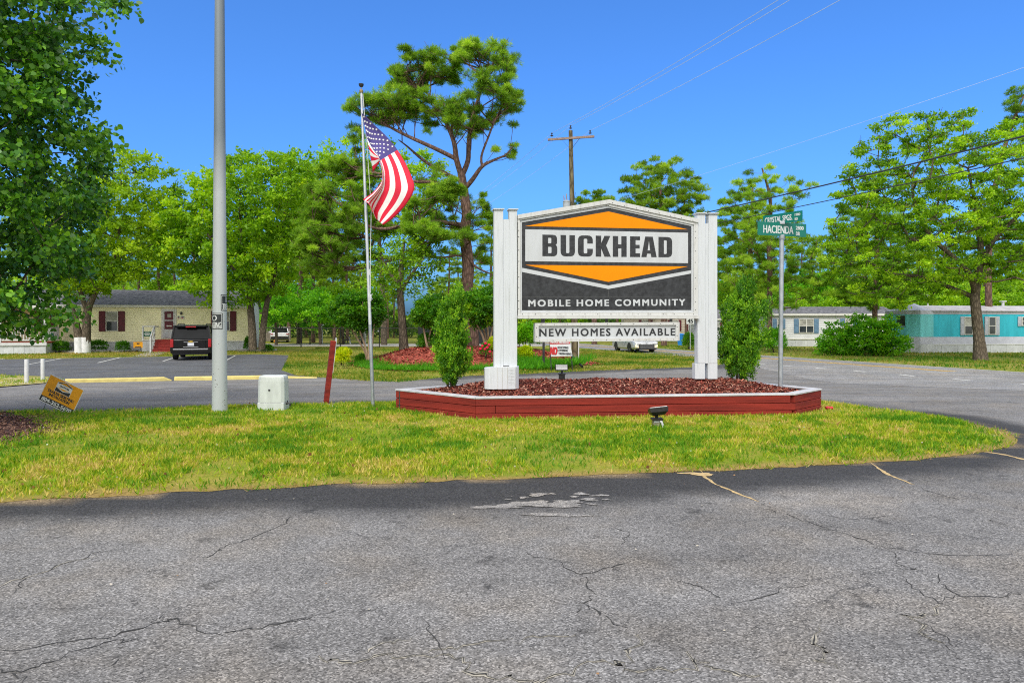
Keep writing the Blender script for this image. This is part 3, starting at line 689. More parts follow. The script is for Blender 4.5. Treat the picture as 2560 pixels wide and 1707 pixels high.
# ---- planter: six plank walls, painted capping
planter = thing('raised_planter', 'long six-sided planter of barn-red timbers with white capping round the sign', 'planter', (1.65, 11.9, 0))
HT = [0.388, 0.372, 0.388, 0.396, 0.385, 0.385]
for i in range(6):
    a, b = HEX[i], HEX[(i + 1) % 6]; d = (b - a).normalized(); n = Vector((d.y, -d.x, 0)); ln = (b - a).length
    ha, hb = HT[i] - 0.03, HT[(i + 1) % 6] - 0.03
    mb = MB(); rr = random.Random(20 + i)
    rows = [(-0.08, 0.115), (0.122, 0.232), (0.239, None)]
    for j, (z0, z1) in enumerate(rows):
        cuts = [0.0, 1.0] if ln < 2 else [0.0, [0.99, 0.06, 0.985][j] if i == 1 else rr.uniform(.3, .7), 1.0]
        for f0, f1 in zip(cuts[:-1], cuts[1:]):
            if f1 - f0 < 0.02: continue
            g = 0.003; out = rr.uniform(0, 0.006)
            p0, p1 = a + d * (ln * f0 + g), a + d * (ln * f1 - g)
            za = z1 if z1 is not None else ha + (hb - ha) * f0; zb_ = z1 if z1 is not None else ha + (hb - ha) * f1
            q = [p0 + UP * z0, p1 + UP * z0, p1 + UP * zb_, p0 + UP * za]
            mb.prism([v + n * out for v in q], -n * 0.09, M_redwood)
    w_ = mb.build('plank_wall', planter, bevel=0.006)
    # shadow-tight backing board so that no light leaks through the joints
    mb = MB(); q = [a + UP * -0.05 - n * 0.092, b + UP * -0.05 - n * 0.092, b + UP * (hb - 0.01) - n * 0.092, a + UP * (ha - 0.01) - n * 0.092]
    mb.prism(q, -n * 0.02, M_slot); mb.build('backing_board', planter)
def inset(i, dist):                              # hexagon corner moved along both neighbouring edges
    p0, p1, p2 = HEX[i - 1], HEX[i], HEX[(i + 1) % 6]
    d1 = (p1 - p0).normalized(); d2 = (p2 - p1).normalized(); n1 = Vector((-d1.y, d1.x, 0)); n2 = Vector((-d2.y, d2.x, 0))
    bis = (n1 + n2).normalized(); return p1 + bis * (dist / max(0.3, bis.dot(n1)))
for i in range(6):
    j = (i + 1) % 6
    o0, o1, i0, i1 = inset(i, -0.012), inset(j, -0.012), inset(i, 0.16), inset(j, 0.16)
    d = (o1 - o0).normalized() * 0.003
    z0, z1 = HT[i] - 0.027, HT[j] - 0.027
    mb = MB(); mb.prism([o0 + d + UP * z0, o1 - d + UP * z1, i1 - d + UP * z1, i0 + d + UP * z0], UP * 0.027, M_capw)
    mb.build('cap_board', planter, bevel=0.004, seg=1)

# mulch heaped in the planter: a soil mound under loose bark chips
HIN = [(inset(i, 0.15).x, inset(i, 0.15).y) for i in range(6)]
def mulch_z(x, y):
    d = polydist(x, y, HIN); return 0.325 + 0.225 * np_sstep(-0.15, 1.25, d) + 0.03 * (vnoise(x + 9, y, 0.5, 3) - 0.5)
def mz(x, y): return float(mulch_z(np.array([x]), np.array([y]))[0])
M_mulch = pmat('red_mulch', (0.16, 0.034, 0.026), 0.9, 0.3, 30.0, bump=0.8, bscale=90, c2=(0.03, 0.010, 0.009))
M_chip = leafmat('bark_chip', 0.85, 0.15, 0.0)
def chip_field(name, poly, zf, n, ln, wd, cols, seed, lift=0.01, tilt=0.35, parent=None, fall=None):
    g = np.random.default_rng(seed); xs = [p[0] for p in poly]; ys = [p[1] for p in poly]
    x = g.uniform(min(xs), max(xs), n * 3); y = g.uniform(min(ys), max(ys), n * 3); k = inpoly(x, y, poly)
    if fall is not None: k &= g.random(len(x)) < fall(x, y)
    x, y = x[k][:n], y[k][:n]; m = len(x)
    an = g.uniform(0, 2 * np.pi, m); A = np.stack([np.cos(an), np.sin(an), g.normal(0, tilt, m)], 1); A = unit(A)
    up = unit(np.stack([g.normal(0, 0.35, m), g.normal(0, 0.35, m), np.ones(m)], 1)); U = unit(np.cross(A, up))
    z = zf(x, y) + g.uniform(0, lift, m)
    Ln = ln * g.uniform(0.5, 1.5, m); Wd = wd * g.uniform(0.6, 1.5, m)
    P = np.stack([x, y, z], 1) - A * Ln[:, None] / 2
    Nn = np.cross(U, A); Wc = Wd[:, None] / 2; Lc = Ln[:, None]
    q = np.stack([P - U * Wc, P + U * Wc, P + A * Lc + U * Wc * 0.7, P + A * Lc - U * Wc * 0.7], 1).reshape(-1, 3)
    c = np.array(cols)[g.integers(0, len(cols), m)] * g.uniform(0.6, 1.35, (m, 1))
    return np_mesh(name, q, m, M_chip, c)
bm = bmesh.new(); vs = [bm.verts.new((p[0], p[1], 0)) for p in HIN]; bm.faces.new(vs)
for ax in (0, 1):
    lo, hi = min(p[ax] for p in HIN), max(p[ax] for p in HIN)
    for v in np.arange(lo, hi, 0.12): bmesh.ops.bisect_plane(bm, geom=bm.verts[:] + bm.edges[:] + bm.faces[:], plane_co=((v, 0, 0), (0, v, 0))[ax], plane_no=((1, 0, 0), (0, 1, 0))[ax])
bmesh.ops.triangulate(bm, faces=bm.faces[:])
for v in bm.verts: v.co.z = mz(v.co.x, v.co.y)
me = bpy.data.meshes.new('mulch'); bm.to_mesh(me); bm.free(); me.materials.append(M_mulch)
mulch = link('mulch', me); tag(mulch, 'red bark mulch heaped inside the timber planter', 'mulch', kind='stuff')
RED = [(0.26, 0.065, 0.042), (0.33, 0.10, 0.065), (0.15, 0.035, 0.025), (0.42, 0.17, 0.12), (0.07, 0.02, 0.016), (0.22, 0.05, 0.036), (0.46, 0.26, 0.19)]
link('bark_chip', chip_field('bark_chip', HIN, mulch_z, 21000, 0.062, 0.016, RED, 5, 0.018), mulch)['kind'] = 'stuff'

# ---- lights
M_blk = pmat('black_enamel', (0.020, 0.019, 0.018), 0.4, 0.3, 20)
M_pvc = pmat('grey_conduit', (0.55, 0.56, 0.58), 0.5, 0.08)
M_oldwood = pmat('weathered_wood', (0.34, 0.31, 0.22), 0.9, 0.25, 10, bump=0.5, stretch=(1, 1, .2), c2=(0.16, 0.15, 0.10))
M_lens = pmat('lamp_glass', (0.78, 0.80, 0.80), 0.2, 0.05, spec=0.6)
def flood_head(mb, c, w, h, d, M, lens):
    """trapezoid housing, wide open side towards local +Y of M"""
    def P(x, y, z): return Vector(c) + M @ Vector((x, y, z))
    f = [P(-w / 2, d / 2, -h / 2), P(w / 2, d / 2, -h / 2), P(w / 2, d / 2, h / 2), P(-w / 2, d / 2, h / 2)]
    b = [P(-w * .30, -d / 2, -h * .26), P(w * .30, -d / 2, -h * .26), P(w * .30, -d / 2, h * .26), P(-w * .30, -d / 2, h * .26)]
    mid = [P(-w * .46, -d * .12, -h * .45), P(w * .46, -d * .12, -h * .45), P(w * .46, -d * .12, h * .45), P(-w * .46, -d * .12, h * .45)]
    mb.add(b + mid + f, [(0, 1, 2, 3)] + [(i, i + 4, (i + 1) % 4 + 4, (i + 1) % 4) for i in range(4)] + [(i + 4, i + 8, (i + 1) % 4 + 8, (i + 1) % 4 + 4) for i in range(4)] + [(11, 10, 9, 8)], M_blk)
    g = [P(x * w * .44, d / 2 + .004, z * h * .42) for x, z in ((-1, -1), (1, -1), (1, 1), (-1, 1))]
    lens.prism(g, M @ Vector((0, 0.006, 0)), M_lens)
base = G(1640, 1074)
fl = thing('flood_light', 'black floodlight on a short wooden stub in the grass before the planter', 'light', base)
X = lambda px, py, y=base.y: W(px, py, y)
mb = MB(); mb.box((X(1640.5, 1061)), (0.095, 0.095, 0.17), M_oldwood); mb.build('stub_post', fl, bevel=0.004)
mb = MB(); mb.box(X(1640, 1052) + Vector((0, -.004, 0)), (0.075, 0.10, 0.035), M_pvc); mb.box(X(1642, 1047), (0.155, 0.15, 0.030), M_blk); mb.build('junction_box', fl, bevel=0.003)
mb = MB(); a = X(1648, 1051) + Vector((0, -.055, 0)); mb.tube([a, a + Vector((.022, -.01, -.012)), a + Vector((.033, -.012, -.05)), a + Vector((.033, -.012, -.17))], 0.017, M_pvc, 10); mb.build('conduit', fl, smooth=True)
mb = MB(); mb.tube([X(1642, 1046), X(1641.5, 1038)], [0.02, 0.028], M_blk, 10); mb.build('knuckle', fl, smooth=True)
mb = MB(); ln_ = MB(); Mh = (Matrix.Rotation(R(-6), 4, 'Y') @ Matrix.Rotation(R(76), 4, 'X')).to_3x3()
flood_head(mb, X(1646, 1028.5), 0.27, 0.18, 0.10, Mh, ln_); hd = mb.build('lamp_head', fl, bevel=0.004); ln_.build('lens', hd)
c2 = W(1404.5, 945, 11.95); c2.z = mz(c2.x, c2.y)
f2 = thing('flood_light', 'small floodlight facing out of the planter mulch with a pale glass', 'light', c2)
mb = MB(); mb.box(c2 + Vector((0, 0, .04)), (0.105, 0.09, 0.13), M_blk); mb.box(c2 + Vector((0, 0, .112)), (0.13, 0.11, 0.018), M_blk); mb.build('junction_box', f2, bevel=0.003)
mb = MB(); mb.tube([c2 + Vector((0, 0, .12)), c2 + Vector((0.004, 0, .165))], 0.018, M_blk, 10); mb.build('knuckle', f2, smooth=True)
mb = MB(); ln_ = MB(); Mh = (Matrix.Rotation(R(180 + 4), 4, 'Z') @ Matrix.Rotation(R(16), 4, 'X')).to_3x3()
flood_head(mb, W(1403, 919.5, 11.93), 0.225, 0.108, 0.10, Mh, ln_); hd = mb.build('lamp_head', f2, bevel=0.004); ln_.build('lens', hd)
# ================================================================== trees, shrubs, grass
M_leaf = leafmat('leaf', 0.5, 0.3, 0.45)
M_gloss = leafmat('glossy_leaf', 0.38, 0.5, 0.34)
M_needle = leafmat('pine_needle', 0.5, 0.3, 0.48)
M_grass = leafmat('grass_blade', 0.6, 0.2, 0.35)
M_pinebark = barkmat('pine_bark', (0.27, 0.165, 0.125), (0.14, 0.090, 0.072), 8.0)
M_bark = barkmat('grey_bark', (0.22, 0.175, 0.13), (0.11, 0.088, 0.065), 10.0)
M_smooth = pmat('smooth_tan_bark', (0.34, 0.25, 0.17), 0.8, 0.25, 9.0, c2=(0.20, 0.13, 0.08), stretch=(1, 1, .4))
M_whitew = pmat('whitewash', (0.74, 0.74, 0.76), 0.8, 0.08, 6.0)
# palettes: dark, mid, light
PAL = dict(pine=[(0.075, 0.165, 0.012), (0.200, 0.385, 0.022), (0.440, 0.620, 0.060)],
           pinefar=[(0.085, 0.175, 0.014), (0.200, 0.360, 0.020), (0.390, 0.540, 0.045)],
           light=[(0.086, 0.218, 0.007), (0.218, 0.425, 0.009), (0.414, 0.598, 0.016)],
           yellow=[(0.090, 0.205, 0.006), (0.215, 0.385, 0.008), (0.390, 0.560, 0.014)],
           oak=[(0.075, 0.190, 0.006), (0.215, 0.420, 0.010), (0.440, 0.640, 0.022)],
           pear=[(0.030, 0.105, 0.012), (0.066, 0.220, 0.016), (0.240, 0.500, 0.030)],
           myrtle=[(0.026, 0.120, 0.006), (0.080, 0.260, 0.006), (0.260, 0.420, 0.012)],
           box=[(0.026, 0.114, 0.010), (0.072, 0.228, 0.012), (0.156, 0.372, 0.014)],
           gold=[(0.196, 0.345, 0.007), (0.483, 0.575, 0.009), (0.736, 0.667, 0.014)],
           cedar=[(0.045, 0.150, 0.010), (0.130, 0.340, 0.014), (0.400, 0.640, 0.034)],
           shrub=[(0.042, 0.198, 0.007), (0.120, 0.384, 0.010), (0.288, 0.576, 0.014)],
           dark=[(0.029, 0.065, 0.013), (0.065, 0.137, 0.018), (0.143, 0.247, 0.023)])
def shade(pal, n, base, spread, g):
    """n colours round a tone 0..1 in a three-step palette"""
    p = np.array(PAL[pal]); t = np.clip(base + g.normal(0, spread, n), 0, 1) * 2
    i = np.minimum(t.astype(int), 1); f = (t - i)[:, None]
    return (p[i] * (1 - f) + p[i + 1] * f) * g.uniform(0.85, 1.15, (n, 1))
def rdir(n, g): return unit(g.normal(0, 1, (n, 3)))

def scatter_outline(poly, n, depth, rng, rdepth):
    """clump centres spread through a body whose silhouette is poly (x, z); third coordinate is depth"""
    xs = [p[0] for p in poly]; zs = [p[1] for p in poly]; out = []
    m = n * 40; g = np.random.default_rng(rng.randrange(1 << 30))
    x = g.uniform(min(xs), max(xs), m); z = g.uniform(min(zs), max(zs), m); k = inpoly(x, z, poly); x, z = x[k], z[k]
    de = polydist(x, z, poly); ym = depth * np.sqrt(np.clip(de / rdepth, 0.03, 1)); y = g.uniform(-1, 1, len(x)) * ym
    C = np.stack([x, y, z], 1); sel = [0]; d = np.linalg.norm(C - C[0], axis=1)
    while len(sel) < min(n, len(C)):             # farthest-of-a-few: even but not regular
        c = g.integers(0, len(C), 14); j = c[np.argmax(d[c])]; sel.append(j); d = np.minimum(d, np.linalg.norm(C - C[j], axis=1))
    return C[sel]

def branch_mesh(mb, trunks, clumps, rng, mat, r_tip=0.012, power=0.42, lift=0.12, start=0.35, sides=7, mind=0.0):
    """trunks: list of (points, radii). every clump is joined to the nearest wood on the way to the trunk"""
    nodes = []; parent = []; load = []; isT = []
    for pts, rad in trunks:
        pts = [Vector(p) for p in pts]; L0 = len(pts)
        for i, p in enumerate(pts):
            if i / max(1, L0 - 1) >= start: nodes.append(p); parent.append(-1); load.append(0); isT.append(True)
    axis = sum((n for n in nodes), Vector()) / len(nodes)
    order = sorted(range(len(clumps)), key=lambda i: min((Vector(clumps[i]) - n).length for n, t in zip(nodes, isT) if t))
    chains = []
    for ci in order:
        c = Vector(clumps[ci]); best = None
        for k, n in enumerate(nodes):
            dv = c - n; dl = dv.length
            cost = dl * (1.0 + 0.9 * max(0, -dv.z / (dl + 1e-6))) + (0.0 if isT[k] else 0.05) + 2.5 * max(0.0, mind - dl)
            if best is None or cost < best[0]: best = (cost, k)
        k0 = best[1]; a = nodes[k0]; dl = (c - a).length; m = max(2, int(dl / 0.7)); prev = k0
        bow = Vector((rng.uniform(-.1, .1), rng.uniform(-.1, .1), -lift + rng.uniform(-.08, .08))) * dl
        for j in range(1, m + 1):
            t = j / m; p = a.lerp(c, t) + bow * (4 * t * (1 - t)) * 0.6 + (Vector((rng.uniform(-1, 1), rng.uniform(-1, 1), rng.uniform(-1, 1))) * 0.05 * dl / m if j < m else Vector())
            nodes.append(p); parent.append(prev); load.append(0); isT.append(False); prev = len(nodes) - 1
        load[prev] += 1
    for k in range(len(nodes) - 1, -1, -1):
        if parent[k] >= 0: load[parent[k]] += load[k]
    kids = {}
    for k, p in enumerate(parent): kids.setdefault(p, []).append(k)
    rad = lambda k: r_tip * max(1, load[k]) ** power
    done = set()
    for k in range(len(nodes)):                  # follow the heaviest child: long continuous limbs
        if isT[k] or k in done: continue
        chain = [parent[k], k]; done.add(k); cur = k
        while kids.get(cur):
            nx = [q for q in kids[cur] if q not in done]
            if not nx: break
            cur = max(nx, key=lambda q: load[q]); done.add(cur); chain.append(cur)
        rr = [rad(q) for q in chain]; rr[0] = rr[1] * 1.15
        mb.tube([nodes[q] for q in chain], rr, mat, 6 if rr[0] > 0.04 else 4, caps=False)
    for pts, rads in trunks: mb.tube(pts, rads, mat, 12 if rads[0] > 0.1 else sides)

def leaf_cloud(clumps, rads, pal, leaf, per, g, flat=0.75, asp=0.55, tones=None, tspread=0.16, droop=0.0, subs=6, hexa=False, up=0.35):
    """leaf-sized faces gathered in sprays inside each clump"""
    n = len(clumps); k = n * per
    ci = np.repeat(np.arange(n), per)
    sub = rdir(n * subs, g) * (g.random((n * subs, 1)) ** 0.45) * np.repeat(rads, subs)[:, None] * np.array([1, 1, flat])
    si = ci * subs + g.integers(0, subs, k)
    P = clumps[ci] + sub[si] + g.normal(0, 0.30, (k, 3)) * rads[ci][:, None] * np.array([1, 1, flat * 0.8])
    A = unit(rdir(k, g) + np.array([0, 0, -droop]) + 0.5 * unit(sub[si] + 1e-6))
    nrm = unit(rdir(k, g) + np.array([0, 0, up]) * 2); U = unit(np.cross(A, nrm))
    Ln = leaf * g.uniform(0.65, 1.35, k); Wd = Ln * asp * g.uniform(0.8, 1.2, k)
    tone = (tones if tones is not None else np.clip(g.normal(0.5, 0.2, n), 0, 1))[ci]
    c = shade(pal, k, tone, tspread, g)
    if not hexa: return blades(P, A, U, Ln, Wd), k, c, 4
    L_ = Ln[:, None]; W_ = Wd[:, None]; Nn = np.cross(A, U); cup = Nn * (L_ * 0.10)
    q = np.stack([P, P + A * L_ * .22 + U * W_ * .46 + cup, P + A * L_ * .58 + U * W_ * .44 + cup, P + A * L_, P + A * L_ * .58 - U * W_ * .44 + cup, P + A * L_ * .22 - U * W_ * .46 + cup], 1).reshape(-1, 3)
    return q, k, c, 6
def needle_cloud(clumps, rads, pal, g, tips=26, needles=18, ln=0.24, wd=0.022, flat=0.55, tones=None):
    """pine foliage: brushes of needles at the ends of twigs"""
    n = len(clumps); k = n * tips; ci = np.repeat(np.arange(n), tips)
    d = rdir(k, g); d[:, 2] = np.abs(d[:, 2]) * 0.9 - 0.25; d = unit(d)
    T = clumps[ci] + d * (g.random((k, 1)) ** 0.5) * rads[ci][:, None] * np.array([1, 1, flat])
    ax = unit(d * np.array([1, 1, .6]) + np.array([0, 0, 0.55]) + g.normal(0, .25, (k, 3)))
    m = k * needles; ti = np.repeat(np.arange(k), needles)
    A = unit(ax[ti] * 0.75 + rdir(m, g) * 0.85); U = unit(np.cross(A, rdir(m, g)))
    P = T[ti] - ax[ti] * g.uniform(0, 0.16, (m, 1))
    Ln = ln * g.uniform(0.7, 1.2, m); Wd = wd * g.uniform(0.8, 1.25, m)
    tone = np.clip((tones if tones is not None else g.normal(0.45, 0.2, n))[ci] + g.normal(0, 0.12, k) , 0, 1)[ti]
    return blades(P, A, U, Ln, Wd, 0.5), m, shade(pal, m, tone, 0.12, g), 4
def fill_in(C, maxd, prob, seed, q=1.0):
    """more clumps half way between neighbours, so that a crown reads as one ragged body"""
    r_ = random.Random(seed); out = [tuple(c) for c in C]
    for i in range(len(C)):
        for j in range(i):
            d = np.linalg.norm(C[i][:3] - C[j][:3])
            if .35 < d < maxd and r_.random() < prob:
                m = (C[i] + C[j]) / 2; m = m.copy(); m[:3] += np.array([r_.uniform(-.22, .22) for _ in range(3)])
                if len(m) > 3: m[3] *= q * r_.uniform(.65, 1.0)
                out.append(tuple(m))
    return np.array(out)
def tree(name, label, trunks, clumps, rads, kind, pal, seed, base=(0, 0, 0), bark=None, group=None, cat='tree', branch=None, cname='crown', **kw):
    g = np.random.default_rng(seed); rng = random.Random(seed)
    root = thing(name, label, cat, base, 0, group)
    twigs = kw.pop('twigs', 0)
    mb = MB()
    for i in range(len(clumps) if twigs else 0):
        c = Vector(clumps[i])
        for _ in range(twigs):
            e = c + Vector((rng.gauss(0, 1), rng.gauss(0, 1), abs(rng.gauss(.3, .6)))).normalized() * rads[i] * rng.uniform(.7, 1.25)
            mb.tube([c, c.lerp(e, .5) + Vector((0, 0, -.05 * rads[i])), e], [.016, .012, .007], bark or M_bark, 3, caps=False)
    branch_mesh(mb, trunks, [tuple(c) for c in clumps], rng, bark or M_bark, **(branch or {})); t = mb.build('trunk', root, local=True, smooth=True)
    if kind == 'pine': V, n, c, k = needle_cloud(clumps, rads, pal, g, **kw); mat = M_needle
    else: V, n, c, k = leaf_cloud(clumps, rads, pal, g=g, **kw); mat = M_gloss if pal == 'pear' else M_leaf
    link(cname, np_mesh(cname, V, n, mat, c, k=k), root, local=True)
    return root
def loc(px, py, y, b):                           # photo pixel at distance y -> local (x, z) from base b
    p = W(px, py, y); return (p.x - b.x, p.z - b.z)
def outline(pts, y, b): return [loc(px, py, y, b) for px, py in pts]
def trunkline(pts, y, b, radii, rng=None, wob=0.0):
    """pts: (px, py[, depth]) up the stem; densified"""
    q = []
    for p in pts:
        x, z = loc(p[0], p[1], y, b); q.append(Vector((x, p[2] if len(p) > 2 else 0.0, z)))
    s = smooth_line(q, 4); k = len(s)
    rr = [np.interp(i / (k - 1) * (len(radii) - 1), range(len(radii)), radii) for i in range(k)]
    return ([tuple(p) for p in s], [float(v) for v in rr])

# ---- the big pine behind the flag
def zp(zx, zy): return (640 + zx / 2.24, 90 + zy / 2.24)
PY = 36.0; pb = W(1181, 872, PY); pb.z = terr(PY)
hp = random.Random(5)
cl = []
for (zx, zy, rx, rz, dy) in [(1355, 75, 40, 40, 0), (1150, 110, 70, 45, .5), (1250, 120, 70, 45, -.8), (1370, 130, 75, 50, .3), (1425, 150, 45, 45, .6), (1020, 160, 75, 45, -.4), (960, 205, 75, 45, .6), (880, 150, 65, 42, -.6), (795, 205, 55, 45, 0), (760, 250, 42, 36, .4), (860, 250, 60, 40, .8), (1080, 185, 70, 45, 1.2), (1180, 195, 60, 40, -1.2), (1300, 200, 55, 40, 1.4),
        (1400, 290, 55, 40, -.3), (1300, 335, 80, 45, -1.2), (1230, 370, 55, 45, .6), (1420, 345, 55, 45, .6), (1478, 375, 36, 36, 0), (1400, 405, 45, 40, -.8), (1350, 430, 40, 30, 1), (1200, 430, 70, 42, -1.8), (1110, 480, 70, 42, -1.4), (1250, 485, 55, 38, 1), (1150, 540, 55, 38, -1.6), (1205, 555, 45, 28, .2), (1440, 500, 28, 36, 0), (1445, 600, 36, 36, .4), (1340, 655, 45, 28, -.4), (1425, 665, 28, 25, .3),
        (540, 385, 45, 40, 0), (640, 380, 60, 42, -.6), (720, 360, 60, 40, .8), (780, 410, 70, 38, -.9), (870, 420, 55, 38, .4), (680, 445, 55, 36, .5), (900, 350, 50, 40, 1), (840, 340, 45, 38, -.2), (540, 505, 40, 45, .2), (545, 570, 28, 38, 0), (600, 575, 28, 28, -.3), (980, 400, 45, 36, -.7), (930, 445, 55, 36, 1.1),
        (420, 740, 60, 38, 0), (510, 720, 75, 45, -.7), (580, 720, 55, 45, .6), (620, 790, 55, 38, -.4), (480, 790, 55, 38, .8), (330, 885, 65, 45, 0), (440, 910, 80, 48, -1), (560, 900, 80, 48, .6), (300, 1000, 75, 48, -.3), (420, 1010, 90, 55, 1), (540, 1020, 85, 55, -1.2), (280, 1100, 65, 48, .4), (380, 1120, 90, 55, -1), (500, 1140, 90, 55, .8), (320, 1210, 75, 46, -.6), (420, 1230, 90, 46, .5), (300, 1290, 55, 38, .2), (570, 1110, 80, 52, -.8), (650, 1000, 60, 45, 1), (700, 1080, 60, 38, .2), (450, 1320, 75, 38, -.4), (620, 1220, 60, 38, .5),
        (930, 980, 60, 45, -1.4), (1000, 900, 60, 38, -1), (1100, 900, 70, 38, -1.6), (1180, 920, 60, 38, -1.8), (1272, 890, 36, 28, 0), (1000, 1000, 75, 45, .8), (1090, 960, 70, 45, -2), (1280, 1000, 55, 38, .2), (900, 1120, 80, 46, -1.2), (1000, 1130, 80, 46, -1.9), (1100, 1160, 70, 38, -2.2), (1200, 1160, 65, 38, -1.7), (1260, 1240, 55, 38, .6), (880, 1220, 65, 38, .8), (960, 1240, 55, 38, -1), (1310, 1150, 38, 28, .2), (760, 1330, 55, 38, 0), (1000, 705, 38, 36, .8), (1030, 765, 40, 36, -.6), (890, 770, 45, 30, 1.2), (1320, 1060, 30, 28, -.5)]:
    x, z = loc(*zp(zx, zy), PY, pb); cl.append((x, dy * 1.5, z, (rx + rz) / 2 / 88))
    if rx > 50:
        x, z = loc(*zp(zx + hp.uniform(-30, 30), zy + hp.uniform(-18, 12)), PY, pb); cl.append((x, dy * 1.5 + hp.choice([-1, 1]) * hp.uniform(.5, 1.1), z, (rx + rz) / 2.5 / 88))
        x, z = loc(*zp(zx + hp.uniform(-55, 55), zy + hp.uniform(-30, 16)), PY, pb); cl.append((x, dy * 1.5 + hp.uniform(-.9, .9), z, (rx + rz) / 2.8 / 88))
cl = fill_in(fill_in(np.array(cl), 1.5, .36, 3), .95, .16, 4, .9)

for poly_, n_, dep_, ring in (([(500, 400), (620, 345), (700, 330), (790, 300), (735, 260), (800, 185), (880, 115), (960, 135), (1060, 115), (1150, 72), (1300, 60), (1350, 40), (1400, 62), (1450, 120), (1440, 180), (1405, 240), (1450, 290), (1495, 345), (1475, 430), (1400, 430), (1330, 470), (1200, 560), (1100, 530), (1050, 480), (1000, 440), (900, 470), (760, 480), (640, 480), (540, 440)], 230, 2.6, .80),
                              ([(230, 1110), (300, 880), (420, 725), (560, 700), (680, 780), (640, 950), (740, 1060), (640, 1250), (480, 1350), (290, 1320)], 80, 2.2, 9.0), ([(860, 960), (1000, 870), (1130, 880), (1280, 980), (1290, 1040), (1150, 1180), (980, 1230), (860, 1160)], 34, 1.8, 9.0)):
    po_ = [loc(*zp(x, y), PY, pb) for x, y in poly_]; ex = scatter_outline(po_, n_, dep_, random.Random(n_), 1.2)
    ex = ex[polydist(ex[:, 0], ex[:, 2], po_) < ring]; cl = np.vstack([cl, np.hstack([ex, np.random.default_rng(n_).uniform(.35, .6, (len(ex), 1))])])
cl[:, 3] *= np.random.default_rng(12).uniform(.5, 1.0, len(cl))
T = lambda pts, rad: trunkline([(*zp(p[0], p[1]), *(p[2:] or (0,))) for p in pts], PY, pb, [r_ * (.8 if rad[0] < .3 else .92) for r_ in rad])
trk = [T([(1215, 1830), (1205, 1600), (1182, 1430), (1188, 1280), (1168, 1100), (1180, 1010), (1165, 880), (1148, 760)], [0.42, 0.37, 0.35, 0.34, 0.32, 0.30, 0.27, 0.22]),
       T([(1150, 780), (1125, 700, -.2), (1110, 600, -.3), (1060, 480, -.2), (1000, 380, 0), (940, 300, .2), (850, 270, .2)], [0.20, 0.18, 0.15, 0.11, 0.08, 0.06, 0.04]),
       T([(1150, 790), (1185, 690, .3), (1190, 590, .2), (1215, 460, -.3), (1260, 320, -.2), (1310, 200, 0), (1350, 110, 0)], [0.18, 0.17, 0.15, 0.11, 0.08, 0.06, 0.03]),
       T([(1165, 860), (1215, 810, -.3), (1270, 742, -.5), (1340, 700, -.3), (1400, 665, 0), (1440, 610, .2)], [0.17, 0.15, 0.12, 0.08, 0.06, 0.03]),
       T([(1268, 742, -.5), (1265, 680, -.4), (1300, 580, -.3), (1340, 470, 0), (1400, 340, .2)], [0.09, 0.08, 0.07, 0.06, 0.03]),
       T([(1115, 690, -.2), (1000, 640, -.5), (860, 575, -.4), (740, 505, 0), (640, 440, 0), (560, 420, 0)], [0.15, 0.13, 0.11, 0.08, 0.06, 0.03]),
       T([(1140, 810, 0), (1010, 730, .7), (920, 670, .9), (840, 605, .6), (790, 570, .4)], [0.14, 0.12, 0.10, 0.06, 0.03]),
       T([(1160, 860, 0), (1020, 840, -.8), (900, 835, -.9), (800, 800, -.5), (640, 760, 0), (520, 735, 0)], [0.13, 0.11, 0.09, 0.07, 0.05, 0.03]),
       T([(1165, 1060, 0), (1010, 1050, -.5), (860, 1075, -.8), (720, 1090, -.6), (600, 1060, 0), (430, 1015, .3)], [0.17, 0.14, 0.12, 0.10, 0.07, 0.04]),
       T([(1165, 1110, 0), (900, 1170, .6), (760, 1240, .6), (640, 1290, .3), (560, 1300, 0)], [0.12, 0.10, 0.08, 0.06, 0.03]),
       T([(1190, 1260, 0), (1240, 1300, -.4), (1300, 1330, -.6), (1345, 1345, -.6)], [0.10, 0.07, 0.05, 0.02])]
tree('pine_tree', 'tall spreading pine with open umbrella crown behind the flag', trk, cl[:, :3], cl[:, 3], 'pine', 'pine', 21, pb, M_pinebark, branch=dict(r_tip=0.017, start=0.12, lift=0.05, mind=1.3), tips=20, needles=24, ln=0.24, wd=0.019, flat=0.75, twigs=3)

# ---- dark glossy pear tree at the left edge
nb = Vector((-8.9, 9.8, 0.0))
po = outline([(px - (46 if px > -50 else 0), py - (4 if py > 700 else 0)) for px, py in [(-560, -360), (-100, -420), (120, -200), (180, -60), (262, -25), (318, -2), (330, 18), (280, 52), (225, 78), (190, 120), (192, 160), (215, 185), (200, 240), (225, 300), (255, 355), (240, 380), (212, 400), (222, 450), (205, 500), (195, 560), (175, 640), (160, 700), (152, 745), (168, 785), (142, 790), (140, 820), (95, 822), (50, 838), (5, 858), (-60, 850), (-300, 830), (-560, 780)]], 9.8, nb)
cc = scatter_outline(po, 270, 2.3, random.Random(8), 1.2)
rr_ = np.random.default_rng(4).uniform(0.26, 0.42, len(cc))
trk = [trunkline([(-290, 1085), (-285, 900), (-270, 600), (-250, 250), (-230, -50), (-220, -300)], 9.8, nb, [0.16, 0.13, 0.12, 0.09, 0.06, 0.03])]
tree('pear_tree', 'dense dark green glossy-leaved tree crowding the left edge beside the mulch', trk, cc, rr_, 'leaf', 'pear', 31, nb, M_bark, branch=dict(r_tip=0.007, start=0.3, lift=-0.03), leaf=0.076, per=330, asp=0.78, hexa=True, droop=0.7, subs=9, tspread=0.30, tones=np.random.default_rng(3).uniform(0.10, 0.70, len(cc)), up=0.1)

